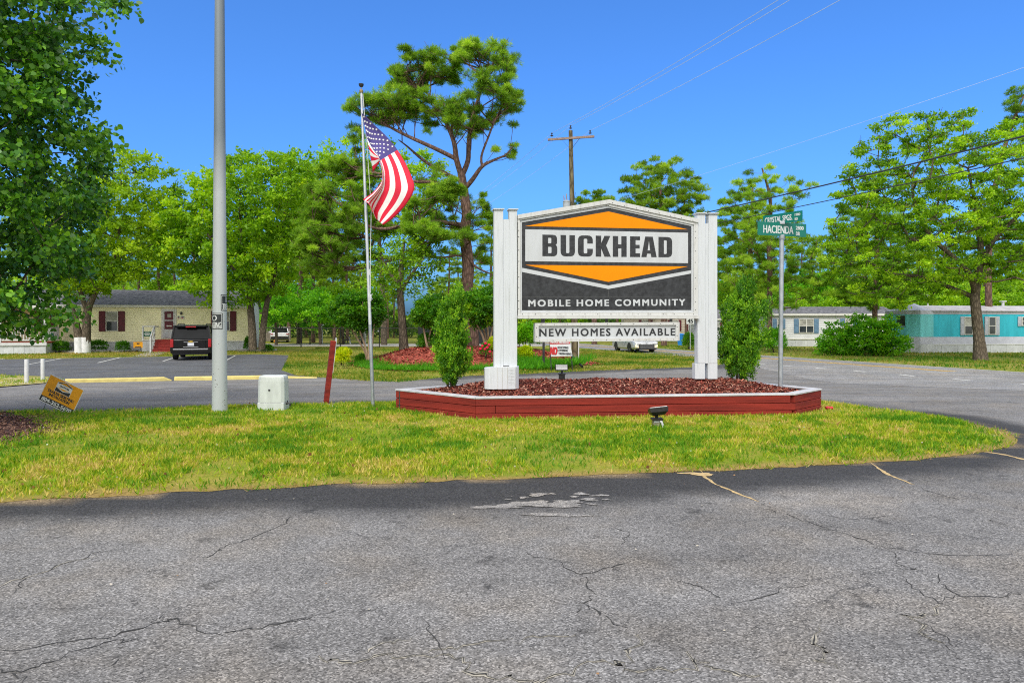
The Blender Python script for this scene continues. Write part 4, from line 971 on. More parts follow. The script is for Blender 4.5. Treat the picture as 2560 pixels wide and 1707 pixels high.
# ---- leafy trees by the office
def leafy(name, label, base_px, y, stems, poly, n, depth, rad, pal, seed, leaf, per, bark=None, **kw):
    b = W(base_px[0], base_px[1], y); b.z = terr(y)
    po = outline(poly, y, b); cc = scatter_outline(po, n, depth, random.Random(seed), depth * 0.8)
    rr = np.random.default_rng(seed).uniform(rad * 0.7, rad * 1.25, len(cc))
    trk = [trunkline(p, y, b, r) for p, r in stems]
    kind = kw.pop('kind', 'leaf')
    if kind == 'leaf': kw.update(leaf=leaf, per=per)
    return tree(name, label, trk, cc, rr, kind, pal, seed, b, bark, **kw)
t1 = leafy('shade_tree', 'yellow-green tree with two whitewashed trunks before the pale yellow office', (205, 874), 46.0,
      [([(198, 876), (194, 830), (184, 785), (165, 740), (150, 700)], [0.26, 0.24, 0.20, 0.13, 0.06]), ([(209, 876, .2), (211, 830, .2), (213, 780, .2), (232, 735, .2), (252, 700, .3), (280, 640, .3), (300, 560, 0)], [0.30, 0.28, 0.26, 0.18, 0.13, 0.10, 0.05]), ([(213, 780, .2), (200, 700, -.3), (190, 600, -.5), (200, 500, 0)], [0.16, 0.13, 0.10, 0.05])],
      [(70, 560), (110, 480), (170, 440), (230, 410), (285, 368), (330, 385), (390, 405), (430, 430), (442, 480), (452, 560), (420, 640), (380, 690), (300, 715), (235, 735), (190, 745), (130, 730), (90, 690)], 190, 3.4, 0.62, 'yellow', 51, 0.23, 170, M_bark, branch=dict(r_tip=0.014, start=0.25), tspread=0.2)
mb = MB()
for st, r0 in (((198, 0), 0.275), ((209, .2), 0.315)):
    a = W(st[0], 874, 46.0); b = a + Vector(((-2.6 if st[0] == 198 else .6) / F * 46, 0, 0.83)); a.z = terr(46)
    a.y += st[1]; b.y += st[1]; mb.tube([a, a.lerp(b, .5), b], [r0 + .015, r0 - .008, r0 - .02], M_whitew, 12)
mb.build('whitewash', t1, smooth=True)
leafy('shade_tree', 'broad bright green tree on two bare trunks at the right end of the office', (645, 874), 46.5,
      [([(632, 874), (630, 820), (625, 760), (622, 715), (610, 640), (600, 560), (600, 480)], [0.27, 0.25, 0.22, 0.20, 0.15, 0.10, 0.05]), ([(650, 874, .3), (655, 810, .3), (663, 758, .3), (672, 725, .4), (690, 640, .4), (710, 540, .2), (720, 460, 0)], [0.24, 0.21, 0.18, 0.16, 0.12, 0.08, 0.04]), ([(622, 715), (580, 660, -.6), (540, 600, -.9), (500, 540, -.5)], [0.14, 0.11, 0.08, 0.04])],
      [(402, 560), (425, 480), (480, 455), (545, 425), (590, 388), (640, 392), (668, 410), (715, 382), (770, 392), (812, 425), (822, 500), (790, 580), (770, 640), (735, 690), (690, 735), (630, 752), (570, 745), (540, 762), (505, 740), (470, 690), (420, 650)], 290, 3.8, 0.62, 'light', 61, 0.23, 180, M_bark, branch=dict(r_tip=0.013, start=0.35), tspread=0.2)
leafy('shade_tree', 'slim leafy tree on a dark trunk rising behind the red mulch bed', (1008, 876), 34.0,
      [([(1010, 878), (1007, 830), (1003, 770), (1000, 720), (1004, 660), (1010, 600)], [0.27, 0.21, 0.19, 0.17, 0.12, 0.06]), ([(1001, 730), (1030, 690, -.4), (1060, 650, -.4)], [0.10, 0.08, 0.04]), ([(1001, 720), (970, 680, .4), (950, 640, .4)], [0.10, 0.08, 0.04])],
      [(900, 720), (920, 640), (965, 600), (1040, 580), (1100, 600), (1110, 660), (1085, 720), (1040, 735), (985, 745), (930, 745)], 60, 1.8, 0.45, 'oak', 71, 0.15, 80, M_bark, branch=dict(r_tip=0.010, start=0.5), tones=np.random.default_rng(9).uniform(.05, .55, 60))
leafy('shade_tree', 'pale green crown seen through the branches of the big pine', (960, 864), 62.0,
      [([(960, 862), (958, 760), (950, 640), (945, 520)], [0.30, 0.26, 0.2, 0.1])],
      [(690, 480), (760, 400), (850, 360), (900, 348), (985, 372), (1040, 365), (1095, 400), (1112, 500), (1090, 580), (1010, 600), (900, 590), (800, 610), (720, 590)], 150, 4.0, 0.85, 'light', 81, 0.28, 150, M_bark, branch=dict(r_tip=0.014, start=0.5))
# ---- right side
leafy('oak_tree', 'large spreading light green oak beside the road in front of the turquoise trailer', (2450, 904), 37.0,
      [([(2452, 906), (2448, 850), (2442, 790), (2438, 740), (2446, 690), (2452, 620), (2440, 520), (2420, 420)], [0.40, 0.27, 0.25, 0.23, 0.19, 0.15, 0.10, 0.05]), ([(2440, 735), (2410, 690, -.5), (2370, 655, -.8), (2300, 590, -.8), (2270, 500, -.5), (2285, 430, 0)], [0.17, 0.15, 0.13, 0.10, 0.07, 0.04]), ([(2440, 745), (2400, 720, .6), (2330, 690, .9), (2240, 680, .7), (2160, 640, .3)], [0.14, 0.12, 0.10, 0.07, 0.03]), ([(2450, 660), (2500, 600, .5), (2560, 540, .6), (2620, 480, .3)], [0.15, 0.12, 0.09, 0.05])],
      [(2078, 560), (2085, 500), (2105, 450), (2140, 405), (2155, 345), (2200, 312), (2255, 288), (2310, 300), (2365, 278), (2400, 300), (2455, 325), (2520, 312), (2600, 290), (2700, 330), (2730, 500), (2700, 680), (2560, 735), (2470, 690), (2400, 730), (2300, 765), (2200, 755), (2110, 735), (2070, 680), (2062, 620)], 500, 3.6, 0.45, 'oak', 91, 0.14, 230, M_bark, branch=dict(r_tip=0.017, start=0.4, lift=0.06), tspread=0.24, flat=0.55, subs=4, twigs=2, tones=np.random.default_rng(92).uniform(.05, .9, 500))
leafy('pine_tree', 'tall reddish-trunked pine rising behind the oak at the right edge', (2475, 880), 48.0,
      [([(2476, 882), (2472, 760), (2472, 640), (2486, 480), (2520, 340), (2560, 240)], [0.25, 0.22, 0.20, 0.17, 0.13, 0.05])],
      [(2512, 300), (2530, 232), (2565, 200), (2640, 220), (2680, 330), (2640, 420), (2560, 380)], 60, 1.6, 0.55, 'pine', 95, 0, 0, M_pinebark, kind='pine', branch=dict(r_tip=0.013, start=0.5), tips=26, needles=20, ln=0.27, wd=0.03)
leafy('pine_tree', 'slender pine standing in the bushes before the white trailer', (2189, 884), 46.0,
      [([(2189, 886), (2187, 800), (2190, 700), (2193, 560), (2195, 470)], [0.20, 0.17, 0.15, 0.11, 0.05])],
      [(2070, 620), (2120, 520), (2190, 450), (2260, 520), (2300, 620), (2310, 720), (2240, 770), (2150, 775), (2075, 735)], 90, 2.4, 0.55, 'pine', 97, 0, 0, M_pinebark, kind='pine', branch=dict(r_tip=0.012, start=0.4), tips=26, needles=20, ln=0.26, wd=0.028)
leafy('pine_tree', 'pine with layered crown behind the street sign, nearest the white trailer', (1924, 867), 48.0,
      [([(1925, 868), (1923, 800), (1925, 700), (1923, 600), (1926, 500), (1905, 420)], [0.22, 0.19, 0.18, 0.16, 0.12, 0.05])],
      [(1800, 560), (1808, 500), (1845, 450), (1872, 425), (1900, 406), (1940, 428), (1975, 440), (2005, 450), (2032, 468), (2010, 500), (1985, 530), (2010, 575), (2050, 600), (2090, 640), (2085, 700), (2060, 745), (1990, 770), (1930, 778), (1850, 750), (1805, 700), (1800, 620)], 200, 2.6, 0.38, 'pine', 101, 0, 0, M_pinebark, kind='pine', branch=dict(r_tip=0.012, start=0.3, lift=0.02), tips=18, needles=24, ln=0.26, wd=0.024, flat=0.65, twigs=3, tones=np.random.default_rng(6).uniform(.15, 1.0, 200))
leafy('pine_tree', 'second pine just left of the street sign, behind the right sign post', (1878, 864), 54.0,
      [([(1879, 866), (1878, 760), (1876, 640), (1880, 520), (1882, 470)], [0.22, 0.20, 0.17, 0.12, 0.05])],
      [(1785, 600), (1790, 530), (1840, 480), (1880, 455), (1920, 500), (1940, 600), (1930, 720), (1860, 740), (1795, 720)], 100, 2.4, 0.46, 'pine', 103, 0, 0, M_pinebark, kind='pine', branch=dict(r_tip=0.013, start=0.3), tips=24, needles=20, ln=0.28, wd=0.034, flat=0.45)
leafy('pine_tree', 'round-crowned pine directly behind the gable of the entrance sign', (1660, 862), 60.0,
      [([(1660, 864), (1658, 700), (1655, 560), (1650, 460)], [0.28, 0.24, 0.2, 0.08])],
      [(1548, 520), (1560, 455), (1595, 412), (1640, 398), (1690, 402), (1722, 438), (1745, 452), (1768, 490), (1755, 560), (1700, 620), (1580, 600)], 150, 3.2, 0.52, 'pinefar', 105, 0, 0, M_pinebark, kind='pine', branch=dict(r_tip=0.015, start=0.4), tips=24, needles=20, ln=0.30, wd=0.036, flat=.7)
leafy('pine_tree', 'small pine crown peeking over the sign gable beside the utility pole', (1486, 862), 66.0,
      [([(1486, 862), (1486, 700), (1487, 540), (1488, 500)], [0.28, 0.24, 0.16, 0.08])],
      [(1430, 560), (1440, 510), (1465, 482), (1490, 468), (1518, 488), (1535, 515), (1540, 580), (1480, 620)], 60, 2.0, 0.6, 'pinefar', 107, 0, 0, M_pinebark, kind='pine', branch=dict(r_tip=0.014, start=0.5), tips=26, needles=18, ln=0.30, wd=0.042)

# ---- woods: prototypes, then copies of root, trunk and crown
def proto_pine(seed, H, label, group):
    r_ = random.Random(seed); lean = r_.uniform(-.5, .5); b0 = r_.uniform(.38, .5)
    trk = [([(0, 0, -.3), (lean * .2, 0, H * .3), (lean * .7, 0, H * .65), (lean, 0, H * .96)], [0.24, 0.20, 0.14, 0.04])]
    trk = [([tuple(p) for p in smooth_line([Vector(p) for p in trk[0][0]], 5)], list(np.interp(np.linspace(0, 3, 16), range(4), trk[0][1])))]
    cl = []
    for i in range(62):
        t = r_.uniform(b0, 1.0); R_ = 2.7 * math.sin(min(1, (1.04 - t) / (1.04 - b0)) * 2.3 + .2) * r_.uniform(.45, 1.05); a = r_.uniform(0, 6.28)
        cl.append((lean * t + R_ * math.cos(a), R_ * math.sin(a), H * t + R_ * .12))
    cl = np.array(cl); return tree('pine_tree', label, trk, cl, np.random.default_rng(seed).uniform(.5, .85, len(cl)), 'pine', 'pinefar', seed, (0, 0, 0), M_pinebark, group, branch=dict(r_tip=0.014, start=0.4, lift=.02), tips=17, needles=15, ln=0.34, wd=0.055, flat=0.5)
def proto_leafy(seed, H, R0, pal, label, group, per=95, leaf=0.3):
    r_ = random.Random(seed)
    s = [Vector((0, 0, -.3)), Vector((r_.uniform(-.2, .2), 0, H * .25)), Vector((r_.uniform(-.4, .4), r_.uniform(-.3, .3), H * .5)), Vector((0, 0, H * .85))]
    trk = [([tuple(p) for p in smooth_line(s, 4)], list(np.interp(np.linspace(0, 3, 13), range(4), [0.22, 0.18, 0.13, 0.04])))]
    cl = []
    while len(cl) < 62:
        d = Vector((r_.gauss(0, 1), r_.gauss(0, 1), r_.gauss(0, 1))).normalized() * r_.random() ** .4
        cl.append((d.x * R0, d.y * R0, H * .62 + d.z * H * .38))
    cl = np.array(cl); return tree('leafy_tree', label, trk, cl, np.random.default_rng(seed).uniform(.6, 1.0, len(cl)), 'leaf', pal, seed, (0, 0, 0), M_bark, group, branch=dict(r_tip=0.014, start=0.4), leaf=leaf, per=per)
LP = 'bare-trunked pine among the woods in the background'; LG = 'background pines'
LL = 'leafy green tree among the background woods'; LLG = 'background leafy trees'
P_ = [proto_pine(201, 15.5, LP, LG), proto_pine(202, 14.0, LP, LG), proto_pine(203, 17.0, LP, LG)]
Q_ = [proto_leafy(211, 9.0, 3.0, 'oak', LL, LLG), proto_leafy(212, 8.0, 3.2, 'shrub', LL, LLG), proto_leafy(213, 7.5, 2.8, 'light', LL, LLG)]
used = set()
def put(protos, px, y, sc=1.0, seed=0):
    r_ = random.Random(int(px * 13 + y * 7 + seed)); k = r_.randrange(len(protos)); p = protos[k]
    o = p if id(p) not in used else copy_tree(p); used.add(id(p))
    o.location = ((px - CX) / F * y, y, terr(y)); o.rotation_euler = (0, 0, r_.uniform(0, 6.28)); s = sc * r_.uniform(.88, 1.12); o.scale = (s, s, s)
    return o
for px, y, s in ((749, 70, 1.0), (783, 72, .95), (722, 86, .9), (800, 92, 1), (836, 84, .85), (869, 80, .8), (700, 95, 1), (765, 100, .95), (690, 78, .8), (905, 98, .75), (970, 90, .62), (984, 97, .6), (655, 100, 1), (620, 84, .95), (1120, 84, .7), (1150, 96, .75), (1225, 80, .8), (1262, 92, .8),
               (560, 82, .9), (520, 96, 1), (480, 78, .85), (440, 92, .95), (400, 84, .9), (350, 98, .95), (310, 80, .85), (270, 92, .85), (220, 84, .85), (160, 94, .9), (110, 82, .9), (60, 92, 1), (0, 84, 1), (-60, 96, 1),
               (1300, 100, .75), (1345, 88, .7), (1400, 98, .7), (1484, 82, .7), (1542, 72, .72), (1596, 84, .75), (1625, 76, .65), (1652, 90, .8), (1664, 70, .66), (1715, 64, .62), (1740, 86, .7), (1780, 78, .72), (1830, 90, .85), (1866, 76, .72), (1950, 88, .85), (2000, 80, .75), (2050, 92, .85), (2110, 84, .8), (2160, 96, .95), (2230, 86, .85), (2290, 94, .95), (2350, 84, .85), (2410, 92, .95), (2460, 82, .95), (2520, 90, 1.0), (2570, 84, .95), (2640, 92, 1)):
    put(P_, px, y, s)
for px, y, s in ((300, 70, .72), (380, 74, .72), (460, 70, .75), (540, 74, .8), (130, 72, .75), (40, 70, .8), (600, 80, .6), (720, 104, .7), (830, 104, .6), (890, 92, .45), (1070, 74, .62), (1110, 68, .6), (1220, 72, .62), (1290, 76, .55), (1360, 84, .5), (1440, 90, .5), (1565, 92, .5), (1700, 88, .5), (1900, 74, .62), (1985, 70, .66), (2080, 72, .72), (2150, 74, .7), (2260, 76, .7), (2330, 70, .75), (2430, 72, .75), (2520, 74, .75), (2600, 70, .8), (1800, 84, .95), (1850, 78, .9), (1930, 82, 1.0), (2030, 80, 1.0), (2110, 86, 1.1), (2200, 82, 1.05), (2300, 84, 1.1), (2380, 80, 1.0), (2470, 84, 1.1), (2560, 80, 1.05), (420, 86, 1.0), (250, 84, 1.0), (510, 88, 1.0)):
    put(Q_, px, y, s)
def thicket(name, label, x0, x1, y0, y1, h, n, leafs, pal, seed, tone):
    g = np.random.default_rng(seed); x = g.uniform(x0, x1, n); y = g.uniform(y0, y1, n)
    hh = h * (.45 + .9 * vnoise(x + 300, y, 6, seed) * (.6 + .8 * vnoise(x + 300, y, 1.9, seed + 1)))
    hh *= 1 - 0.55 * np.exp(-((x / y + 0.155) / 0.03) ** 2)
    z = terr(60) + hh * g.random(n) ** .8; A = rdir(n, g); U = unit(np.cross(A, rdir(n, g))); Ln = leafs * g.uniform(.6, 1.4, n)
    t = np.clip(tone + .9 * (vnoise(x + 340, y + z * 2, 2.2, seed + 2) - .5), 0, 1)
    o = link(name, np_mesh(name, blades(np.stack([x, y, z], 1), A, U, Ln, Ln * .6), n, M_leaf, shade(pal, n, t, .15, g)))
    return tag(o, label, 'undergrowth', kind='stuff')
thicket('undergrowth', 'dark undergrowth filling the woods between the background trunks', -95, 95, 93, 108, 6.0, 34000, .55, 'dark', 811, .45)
for px, y, s in ((690, 63, .78), (745, 67, .72), (800, 64, .76), (858, 66, .70), (905, 70, .6)): put(Q_, px, y, s, 3)
# far treeline, one mass
g = np.random.default_rng(77); n = 30000
x = g.uniform(-150, 150, n); y = g.uniform(112, 150, n); hmax = 6.5 + 4.5 * vnoise(x + 300, y, 14, 5) + 2.5 * vnoise(x + 300, y, 4, 6)
hmax *= 1 - 0.75 * np.exp(-((x / y + 0.155) / 0.035) ** 2)
z = -0.45 + hmax * g.random(n) ** 0.7
A = rdir(n, g); U = unit(np.cross(A, rdir(n, g))); Ln = g.uniform(.7, 1.5, n)
woods = link('woods', np_mesh('woods', blades(np.stack([x, y, z], 1), A, U, Ln, Ln * .6), n, M_leaf, shade('pinefar', n, 0.4 + 0.5 * (vnoise(x + 300, y + 40, 9, 8) - .5), .2, g)))
tag(woods, 'distant dark treeline closing the view behind the houses', 'woods', kind='stuff')
# ================================================================== shrubs and grass
M_darkstem = pmat('dark_stem', (.05, .04, .03), .9, .2)
def bush(name, label, c, rx, ry, rz, n, leaf, pal, seed, cat='shrub', stems=5, boxy=0.0, asp=0.5, group=None, up=0.4, z0=0.0, tone=0.5):
    g = np.random.default_rng(seed); root = thing(name, label, cat, c, 0, group)
    d = rdir(n, g); d[:, 2] = np.where(d[:, 2] < -0.55, -d[:, 2], d[:, 2])
    if boxy: d = np.sign(d) * np.abs(d) ** (1 - boxy * .6); d = d / np.maximum(np.linalg.norm(d, axis=1, keepdims=True), 1e-6) * (1 + boxy * .25 * (np.abs(d).max(1, keepdims=True) < .8))
    lump = 0.70 + 0.48 * vnoise(np.arctan2(d[:, 1], d[:, 0]) * 2 + 7, d[:, 2] * 2.5 + 9, 0.62, seed)
    r_ = (0.30 + 0.70 * g.random(n) ** 0.45)
    P = d * (r_ * lump)[:, None] * np.array([rx, ry, rz]); P[:, 2] += rz * .9 + z0
    P[:, 2] = np.maximum(P[:, 2], 0.02)
    A = unit(d + rdir(n, g) * .9 + np.array([0, 0, .35])); U = unit(np.cross(A, unit(rdir(n, g) + np.array([0, 0, up]))))
    Ln = leaf * g.uniform(.7, 1.35, n)
    t = np.clip(tone + (vnoise(P[:, 0] * 3 + 20, P[:, 2] * 3 + P[:, 1] * 2 + 20, .6, seed + 1) - .5) * .5, 0, 1)
    link('foliage', np_mesh('foliage', blades(P, A, U, Ln, Ln * asp), n, M_leaf, shade(pal, n, t, .14, g)), root, local=True)
    if stems:
        mb = MB(); q = random.Random(seed)
        for i in range(stems):
            a = q.uniform(0, 6.28); e = Vector((math.cos(a) * rx * .5, math.sin(a) * ry * .5, rz * 1.1 + z0)); s = Vector((math.cos(a) * .05, math.sin(a) * .05, -.05))
            mb.tube([s, s.lerp(e, .5) + Vector((0, 0, .1 * rz)), e], [.02, .012, .006], M_darkstem, 5)
        mb.build('stem', root, local=True, smooth=True)
    return root
def pbush(name, label, pxc, pyb, y, wpx, hpx, n, leaf, pal, seed, zb=None, **kw):
    b = W(pxc, pyb, y)
    if zb is not None: b.z = zb
    rx = wpx / 2 / F * y; rz = hpx / F * y / 1.9
    return bush(name, label, b, rx, rx * kw.pop('dr', .9), rz, n, leaf, pal, seed, **kw)
# clipped shrubs along the office
pbush('clipped_shrub', 'clipped round shrub left of the whitewashed trunks by the porch', 150, 876, 46.5, 46, 30, 2600, .085, 'box', 301, zb=terr(46), boxy=.5, group='office shrubs')
pbush('clipped_shrub', 'clipped flat-topped shrub between the whitewashed trunks and third shrub, under the window', 243, 875, 47.5, 48, 31, 2800, .085, 'box', 302, zb=terr(46), boxy=.6, group='office shrubs')
pbush('clipped_shrub', 'smallest clipped shrub, nearest the yellow sign and porch steps', 307, 874, 47.5, 34, 28, 2200, .08, 'box', 303, zb=terr(46), boxy=.4, group='office shrubs')
pbush('clipped_shrub', 'tall dark shrub tucked behind the twin trunks at the office corner', 622, 870, 49, 24, 38, 2200, .09, 'box', 304, zb=terr(49), boxy=.5, group='office shrubs')
pbush('clipped_shrub', 'low dark shrub to the right of the twin trunks at the office corner', 668, 869, 48, 30, 18, 1800, .08, 'box', 305, zb=terr(48), boxy=.5, group='office shrubs')
# bed behind the drive: mound, mulch, border, shrubs
BED = [tuple(G(*p)[:2]) for p in [(868, 902), (880, 914), (920, 921), (980, 926), (1080, 928), (1180, 927), (1280, 925), (1360, 923), (1430, 914)]] + [(4.4, 33.0), (2.5, 36.5), (-1.5, 37.5), (-5.0, 37.0), (-8.2, 35.5)]
BEDs = [(p.x, p.y) for p in smooth_line([Vector((*p, 0)) for p in BED], 3, True)]
def bed_h(x, y):
    d = polydist(x, y, BEDs); return 0.80 * np_sstep(0.0, 3.4, d) + 0.05 * (vnoise(x + 40, y, .9, 5) - .5) * np_sstep(0, .5, d)
M_bedmulch = pmat('bed_mulch', (0.30, 0.055, 0.032), 0.95, 0.3, 14.0, bump=0.8, bscale=30, c2=(0.12, 0.026, 0.018))
bed = sheet('mulch', BEDs, M_bedmulch, off=0.012, gx=.35, gy=.35, zf=bed_h, kind=None)
tag(bed, 'mounded bed of bright red mulch beyond the drive', 'mulch', kind='stuff')
bz = lambda x, y: np_terr(y) + 0.012 + bed_h(x, y)
bzf = lambda x, y: float(bz(np.array([x]), np.array([y]))[0])
link('bark_chip', chip_field('bark_chip', BEDs, bz, 9000, .15, .045, [(0.36, .075, .05), (.26, .05, .035), (.42, .13, .09), (.14, .03, .02)], 15, .03), bed)['kind'] = 'stuff'
def on_bed(px, y): x = (px - CX) / F * y; return Vector((x, y, bzf(x, y)))
def border(name, label, line, w, n, ln, pal, seed, zf=bz, wd=.02, tones=(.2, .75)):
    g = np.random.default_rng(seed); pts = smooth_line([Vector((*p, 0)) for p in line], 6); seg = np.array([p[:2] for p in pts])
    i = g.integers(0, len(seg) - 1, n); t = g.random(n); x = seg[i, 0] * (1 - t) + seg[i + 1, 0] * t + g.normal(0, w * .3, n); y = seg[i, 1] * (1 - t) + seg[i + 1, 1] * t + g.normal(0, w * .42, n)
    cx = np.round(x / .22) * .22; cy = np.round(y / .22) * .22; x = x * .55 + cx * .45; y = y * .55 + cy * .45
    A = unit(np.stack([g.normal(0, .55, n), g.normal(0, .55, n), np.ones(n)], 1)); U = unit(np.cross(A, rdir(n, g))); Ln = ln * g.uniform(.6, 1.3, n)
    o = link(name, np_mesh(name, blades(np.stack([x, y, zf(x, y)], 1), A, U, Ln, np.full(n, wd)), n, M_grass, shade(pal, n, g.uniform(*tones, n), .1, g)))
    return tag(o, label, 'ground cover', kind='stuff')
border('border_grass', 'dark green lilyturf edging along the front of the red mulch bed', [tuple(G(px, py)[:2]) for px, py in ((900, 910), (960, 924), (1060, 927), (1160, 927), (1260, 925), (1340, 922), (1425, 913))], 1.0, 12000, .20, 'shrub', 401, wd=.022, tones=(.02, .42))
border('border_grass', 'taller lilyturf clump round the sign post and guy wire behind the planter', [(0.6, 30.5), (1.6, 30.2), (2.6, 30.6)], 1.7, 6500, .34, 'shrub', 402, wd=.026, tones=(.02, .42))
def myrtle(label, px, y, cpx, cpy, wpx, hpx, seed, stems, n=9000, pal='myrtle'):
    b = on_bed(px, y); po = [loc(cpx + wpx / 2 * math.cos(a) * (1 + .08 * math.sin(3 * a + seed)), cpy - hpx / 2 * math.sin(a) * (1 if math.sin(a) > 0 else .85), y, b) for a in np.linspace(0, 6.28, 22)[:-1]]
    cc = scatter_outline(po, 110, wpx / 2 / F * y, random.Random(seed), wpx / 3 / F * y); g_ = np.random.default_rng(seed)
    q = random.Random(seed); trk = []
    for i in range(stems):
        a = i / max(1, stems - 1) * 2 - 1; e = loc(cpx + a * wpx * .33, cpy + hpx * .1, y, b)
        trk.append(([tuple(p) for p in smooth_line([Vector((a * .06, q.uniform(-.05, .05), -.1)), Vector((a * .18, q.uniform(-.2, .2), .55)), Vector((e[0], q.uniform(-.5, .5), e[1]))], 5)], list(np.linspace(.075, .025, 11))))
    hi = cc[:, 2] - cc[:, 2].mean(); tn = np.clip(.42 + g_.normal(0, .16, len(cc)), 0, 1)
    return tree('crape_myrtle', label, trk, cc, g_.uniform(.20, .34, len(cc)), 'leaf', pal, seed, b, M_smooth, cat='shrub', group='crape myrtles', branch=dict(r_tip=.006, start=.6), leaf=.12, per=n // 60, tones=tn)
myrtle('round-crowned small tree with several leaning stems behind the flagpole', 920, 32.5, 900, 776, 128, 96, 501, 4, 11000)
myrtle('bright green small tree behind the conical evergreen left of the sign', 1073, 33, 1088, 784, 100, 84, 502, 3, 9000)
myrtle('dark round small tree with three pale stems beside the big pine', 1217, 32, 1206, 770, 92, 96, 503, 4, 9000)
pbush('golden_shrub', 'upper golden-green shrub of the pair at the left end of the mulch bed', 858, 893, 31.5, 40, 24, 3200, .075, 'gold', 511, dr=.8, tone=.4)
pbush('golden_shrub', 'lower brighter yellow shrub at the left tip of the mulch bed', 855, 910, 30.0, 36, 34, 3200, .07, 'gold', 512, dr=.8, tone=.58)
b = on_bed(902, 33); pbush('round_shrub', 'deep green ball shrub at the foot of the leaning stems', 902, 0, 33, 28, 28, 2200, .08, 'box', 513, zb=b.z - .1, tone=.6)
b = on_bed(1080, 33.5); pbush('round_shrub', 'dark leafy shrub low behind the conical evergreen', 1078, 0, 33.5, 70, 44, 4200, .10, 'box', 514, zb=b.z - .15, tone=.6)
b = on_bed(1232, 31.5); pbush('golden_shrub', 'golden shrub beside the left sign post, behind the roses', 1236, 0, 31.5, 36, 40, 3000, .075, 'gold', 515, zb=b.z - .1, tone=.42)
b = on_bed(1312, 31.0); pbush('golden_shrub', 'round golden shrub seen under the sign right of the left post', 1312, 0, 31.0, 42, 40, 3400, .075, 'gold', 516, zb=b.z - .1, tone=.45)
pbush('round_shrub', 'tall leafy green shrub seen under the left end of the sign', 1320, 0, 34, 70, 64, 5200, .11, 'shrub', 517, zb=.25, tone=.6)
# rose bush with blooms
rb = on_bed(1213, 30.5); rose = bush('rose_bush', 'red flowering rose bush in the mulch beside the left sign post', rb, .28, .28, .34, 700, .07, 'box', 521, cat='shrub')
M_rose = pmat('rose_petal', (0.72, 0.015, 0.075), 0.5, 0.2, 20)
q = random.Random(2)
for dx, dz in ((-.12, .50), (.02, .62), (.10, .44), (.22, .26), (.18, .55), (-.20, .38), (.0, .36)):
    mb = MB(); c = Vector((dx, -.22 + q.uniform(-.05, .05), dz))
    for j in range(5):
        a = j * 1.256; v = Vector((math.cos(a), -.4, math.sin(a))).normalized(); mb.lathe([(.0, -.03), (.035, -.01), (.045, .02), (.02, .04)], c + v * .03, M_rose, 6)
    mb.build('bloom', rose, local=True, smooth=True)
# loose yellow flowers behind the fence line of the bed
g = np.random.default_rng(31)

# ---- two evergreen shrubs in the planter
def evergreen(label, base, poly, y, seed, n, per, pal='cedar', shr=.90):
    b = Vector(base); ax_ = sum(p[0] for p in poly) / len(poly); po = [loc(ax_ + (px - ax_) * shr, py + 3, y, b) for px, py in poly]
    cc = scatter_outline(po, n, .30, random.Random(seed), .22); g_ = np.random.default_rng(seed)
    V, k, c, kk = leaf_cloud(cc, g_.uniform(.05, .085, n), pal, .040, per, g_, flat=2.1, asp=.45, tspread=.26, droop=-1.5, subs=3, tones=np.clip(g_.normal(.40, .25, n), 0, 1))
    root = thing('evergreen_shrub', label, 'shrub', b, 0, 'planter evergreens')
    link('foliage', np_mesh('foliage', V, k, M_leaf, c), root, local=True)
    mb = MB(); q = random.Random(seed)
    for i in range(3): mb.tube([(-.05 + i * .06, 0, -.06), (-.06 + i * .07, q.uniform(-.04, .04), .35), (q.uniform(-.12, .12), q.uniform(-.06, .06), 1.0)], [.024, .02, .008], M_bark, 6)
    mb.build('stem', root, local=True, smooth=True)
    return root
y = 11.75; bx = (1127 - CX) / F * y
evergreen('bushy conical evergreen with a leaning top left of the sign in the planter', (bx, y, mz(bx, y) - .01), [(1112, 952), (1100, 925), (1088, 890), (1083, 862), (1092, 835), (1088, 805), (1100, 785), (1106, 760), (1126, 748), (1142, 728), (1157, 722), (1160, 745), (1150, 775), (1158, 805), (1170, 838), (1165, 855), (1177, 880), (1172, 910), (1155, 935), (1140, 953)], y, 601, 230, 170)
y = 12.25; bx = (1850 - CX) / F * y
evergreen('feathery upright evergreen with side spires right of the sign in the planter', (bx, y, mz(bx, y) - .01), [(1836, 938), (1815, 915), (1800, 880), (1798, 850), (1808, 820), (1806, 775), (1815, 762), (1828, 780), (1834, 740), (1846, 715), (1870, 694), (1880, 730), (1876, 770), (1890, 780), (1910, 758), (1928, 748), (1922, 775), (1902, 800), (1900, 830), (1926, 822), (1918, 848), (1895, 868), (1898, 895), (1885, 920), (1864, 937)], y, 602, 250, 140, shr=.96)
# ---- leafy thicket before the trailers
def loose_bush(label, base, y, poly, n, rad, per, seed, leaf=.15):
    q = random.Random(seed); bx, by = base
    st = [([(bx + k * 6, by), (bx + k * 9, by - 30), (bx + k * 13 + q.uniform(-5, 5), by - 62)], [.03, .02, .008]) for k in (-1.5, -.6, .3, 1.2)]
    return leafy('leafy_bush', label, base, y, st, poly, n, 1.3, rad, 'shrub', seed, leaf, per, cat='shrub', branch=dict(r_tip=.006, start=.3), tspread=.2, tones=np.random.default_rng(seed).uniform(.3, .85, n), droop=.2)
loose_bush('loose bright green bush at the left of the thicket before the white trailer', (2086, 884), 43, [(2050, 884), (2046, 858), (2062, 830), (2078, 812), (2098, 806), (2112, 822), (2124, 845), (2126, 884)], 46, .30, 95, 611)
loose_bush('largest bright green bush hiding the gap between the white and turquoise trailers', (2160, 884), 42.5, [(2108, 884), (2108, 850), (2122, 820), (2132, 796), (2150, 786), (2172, 794), (2198, 800), (2214, 830), (2212, 884)], 80, .34, 110, 612)
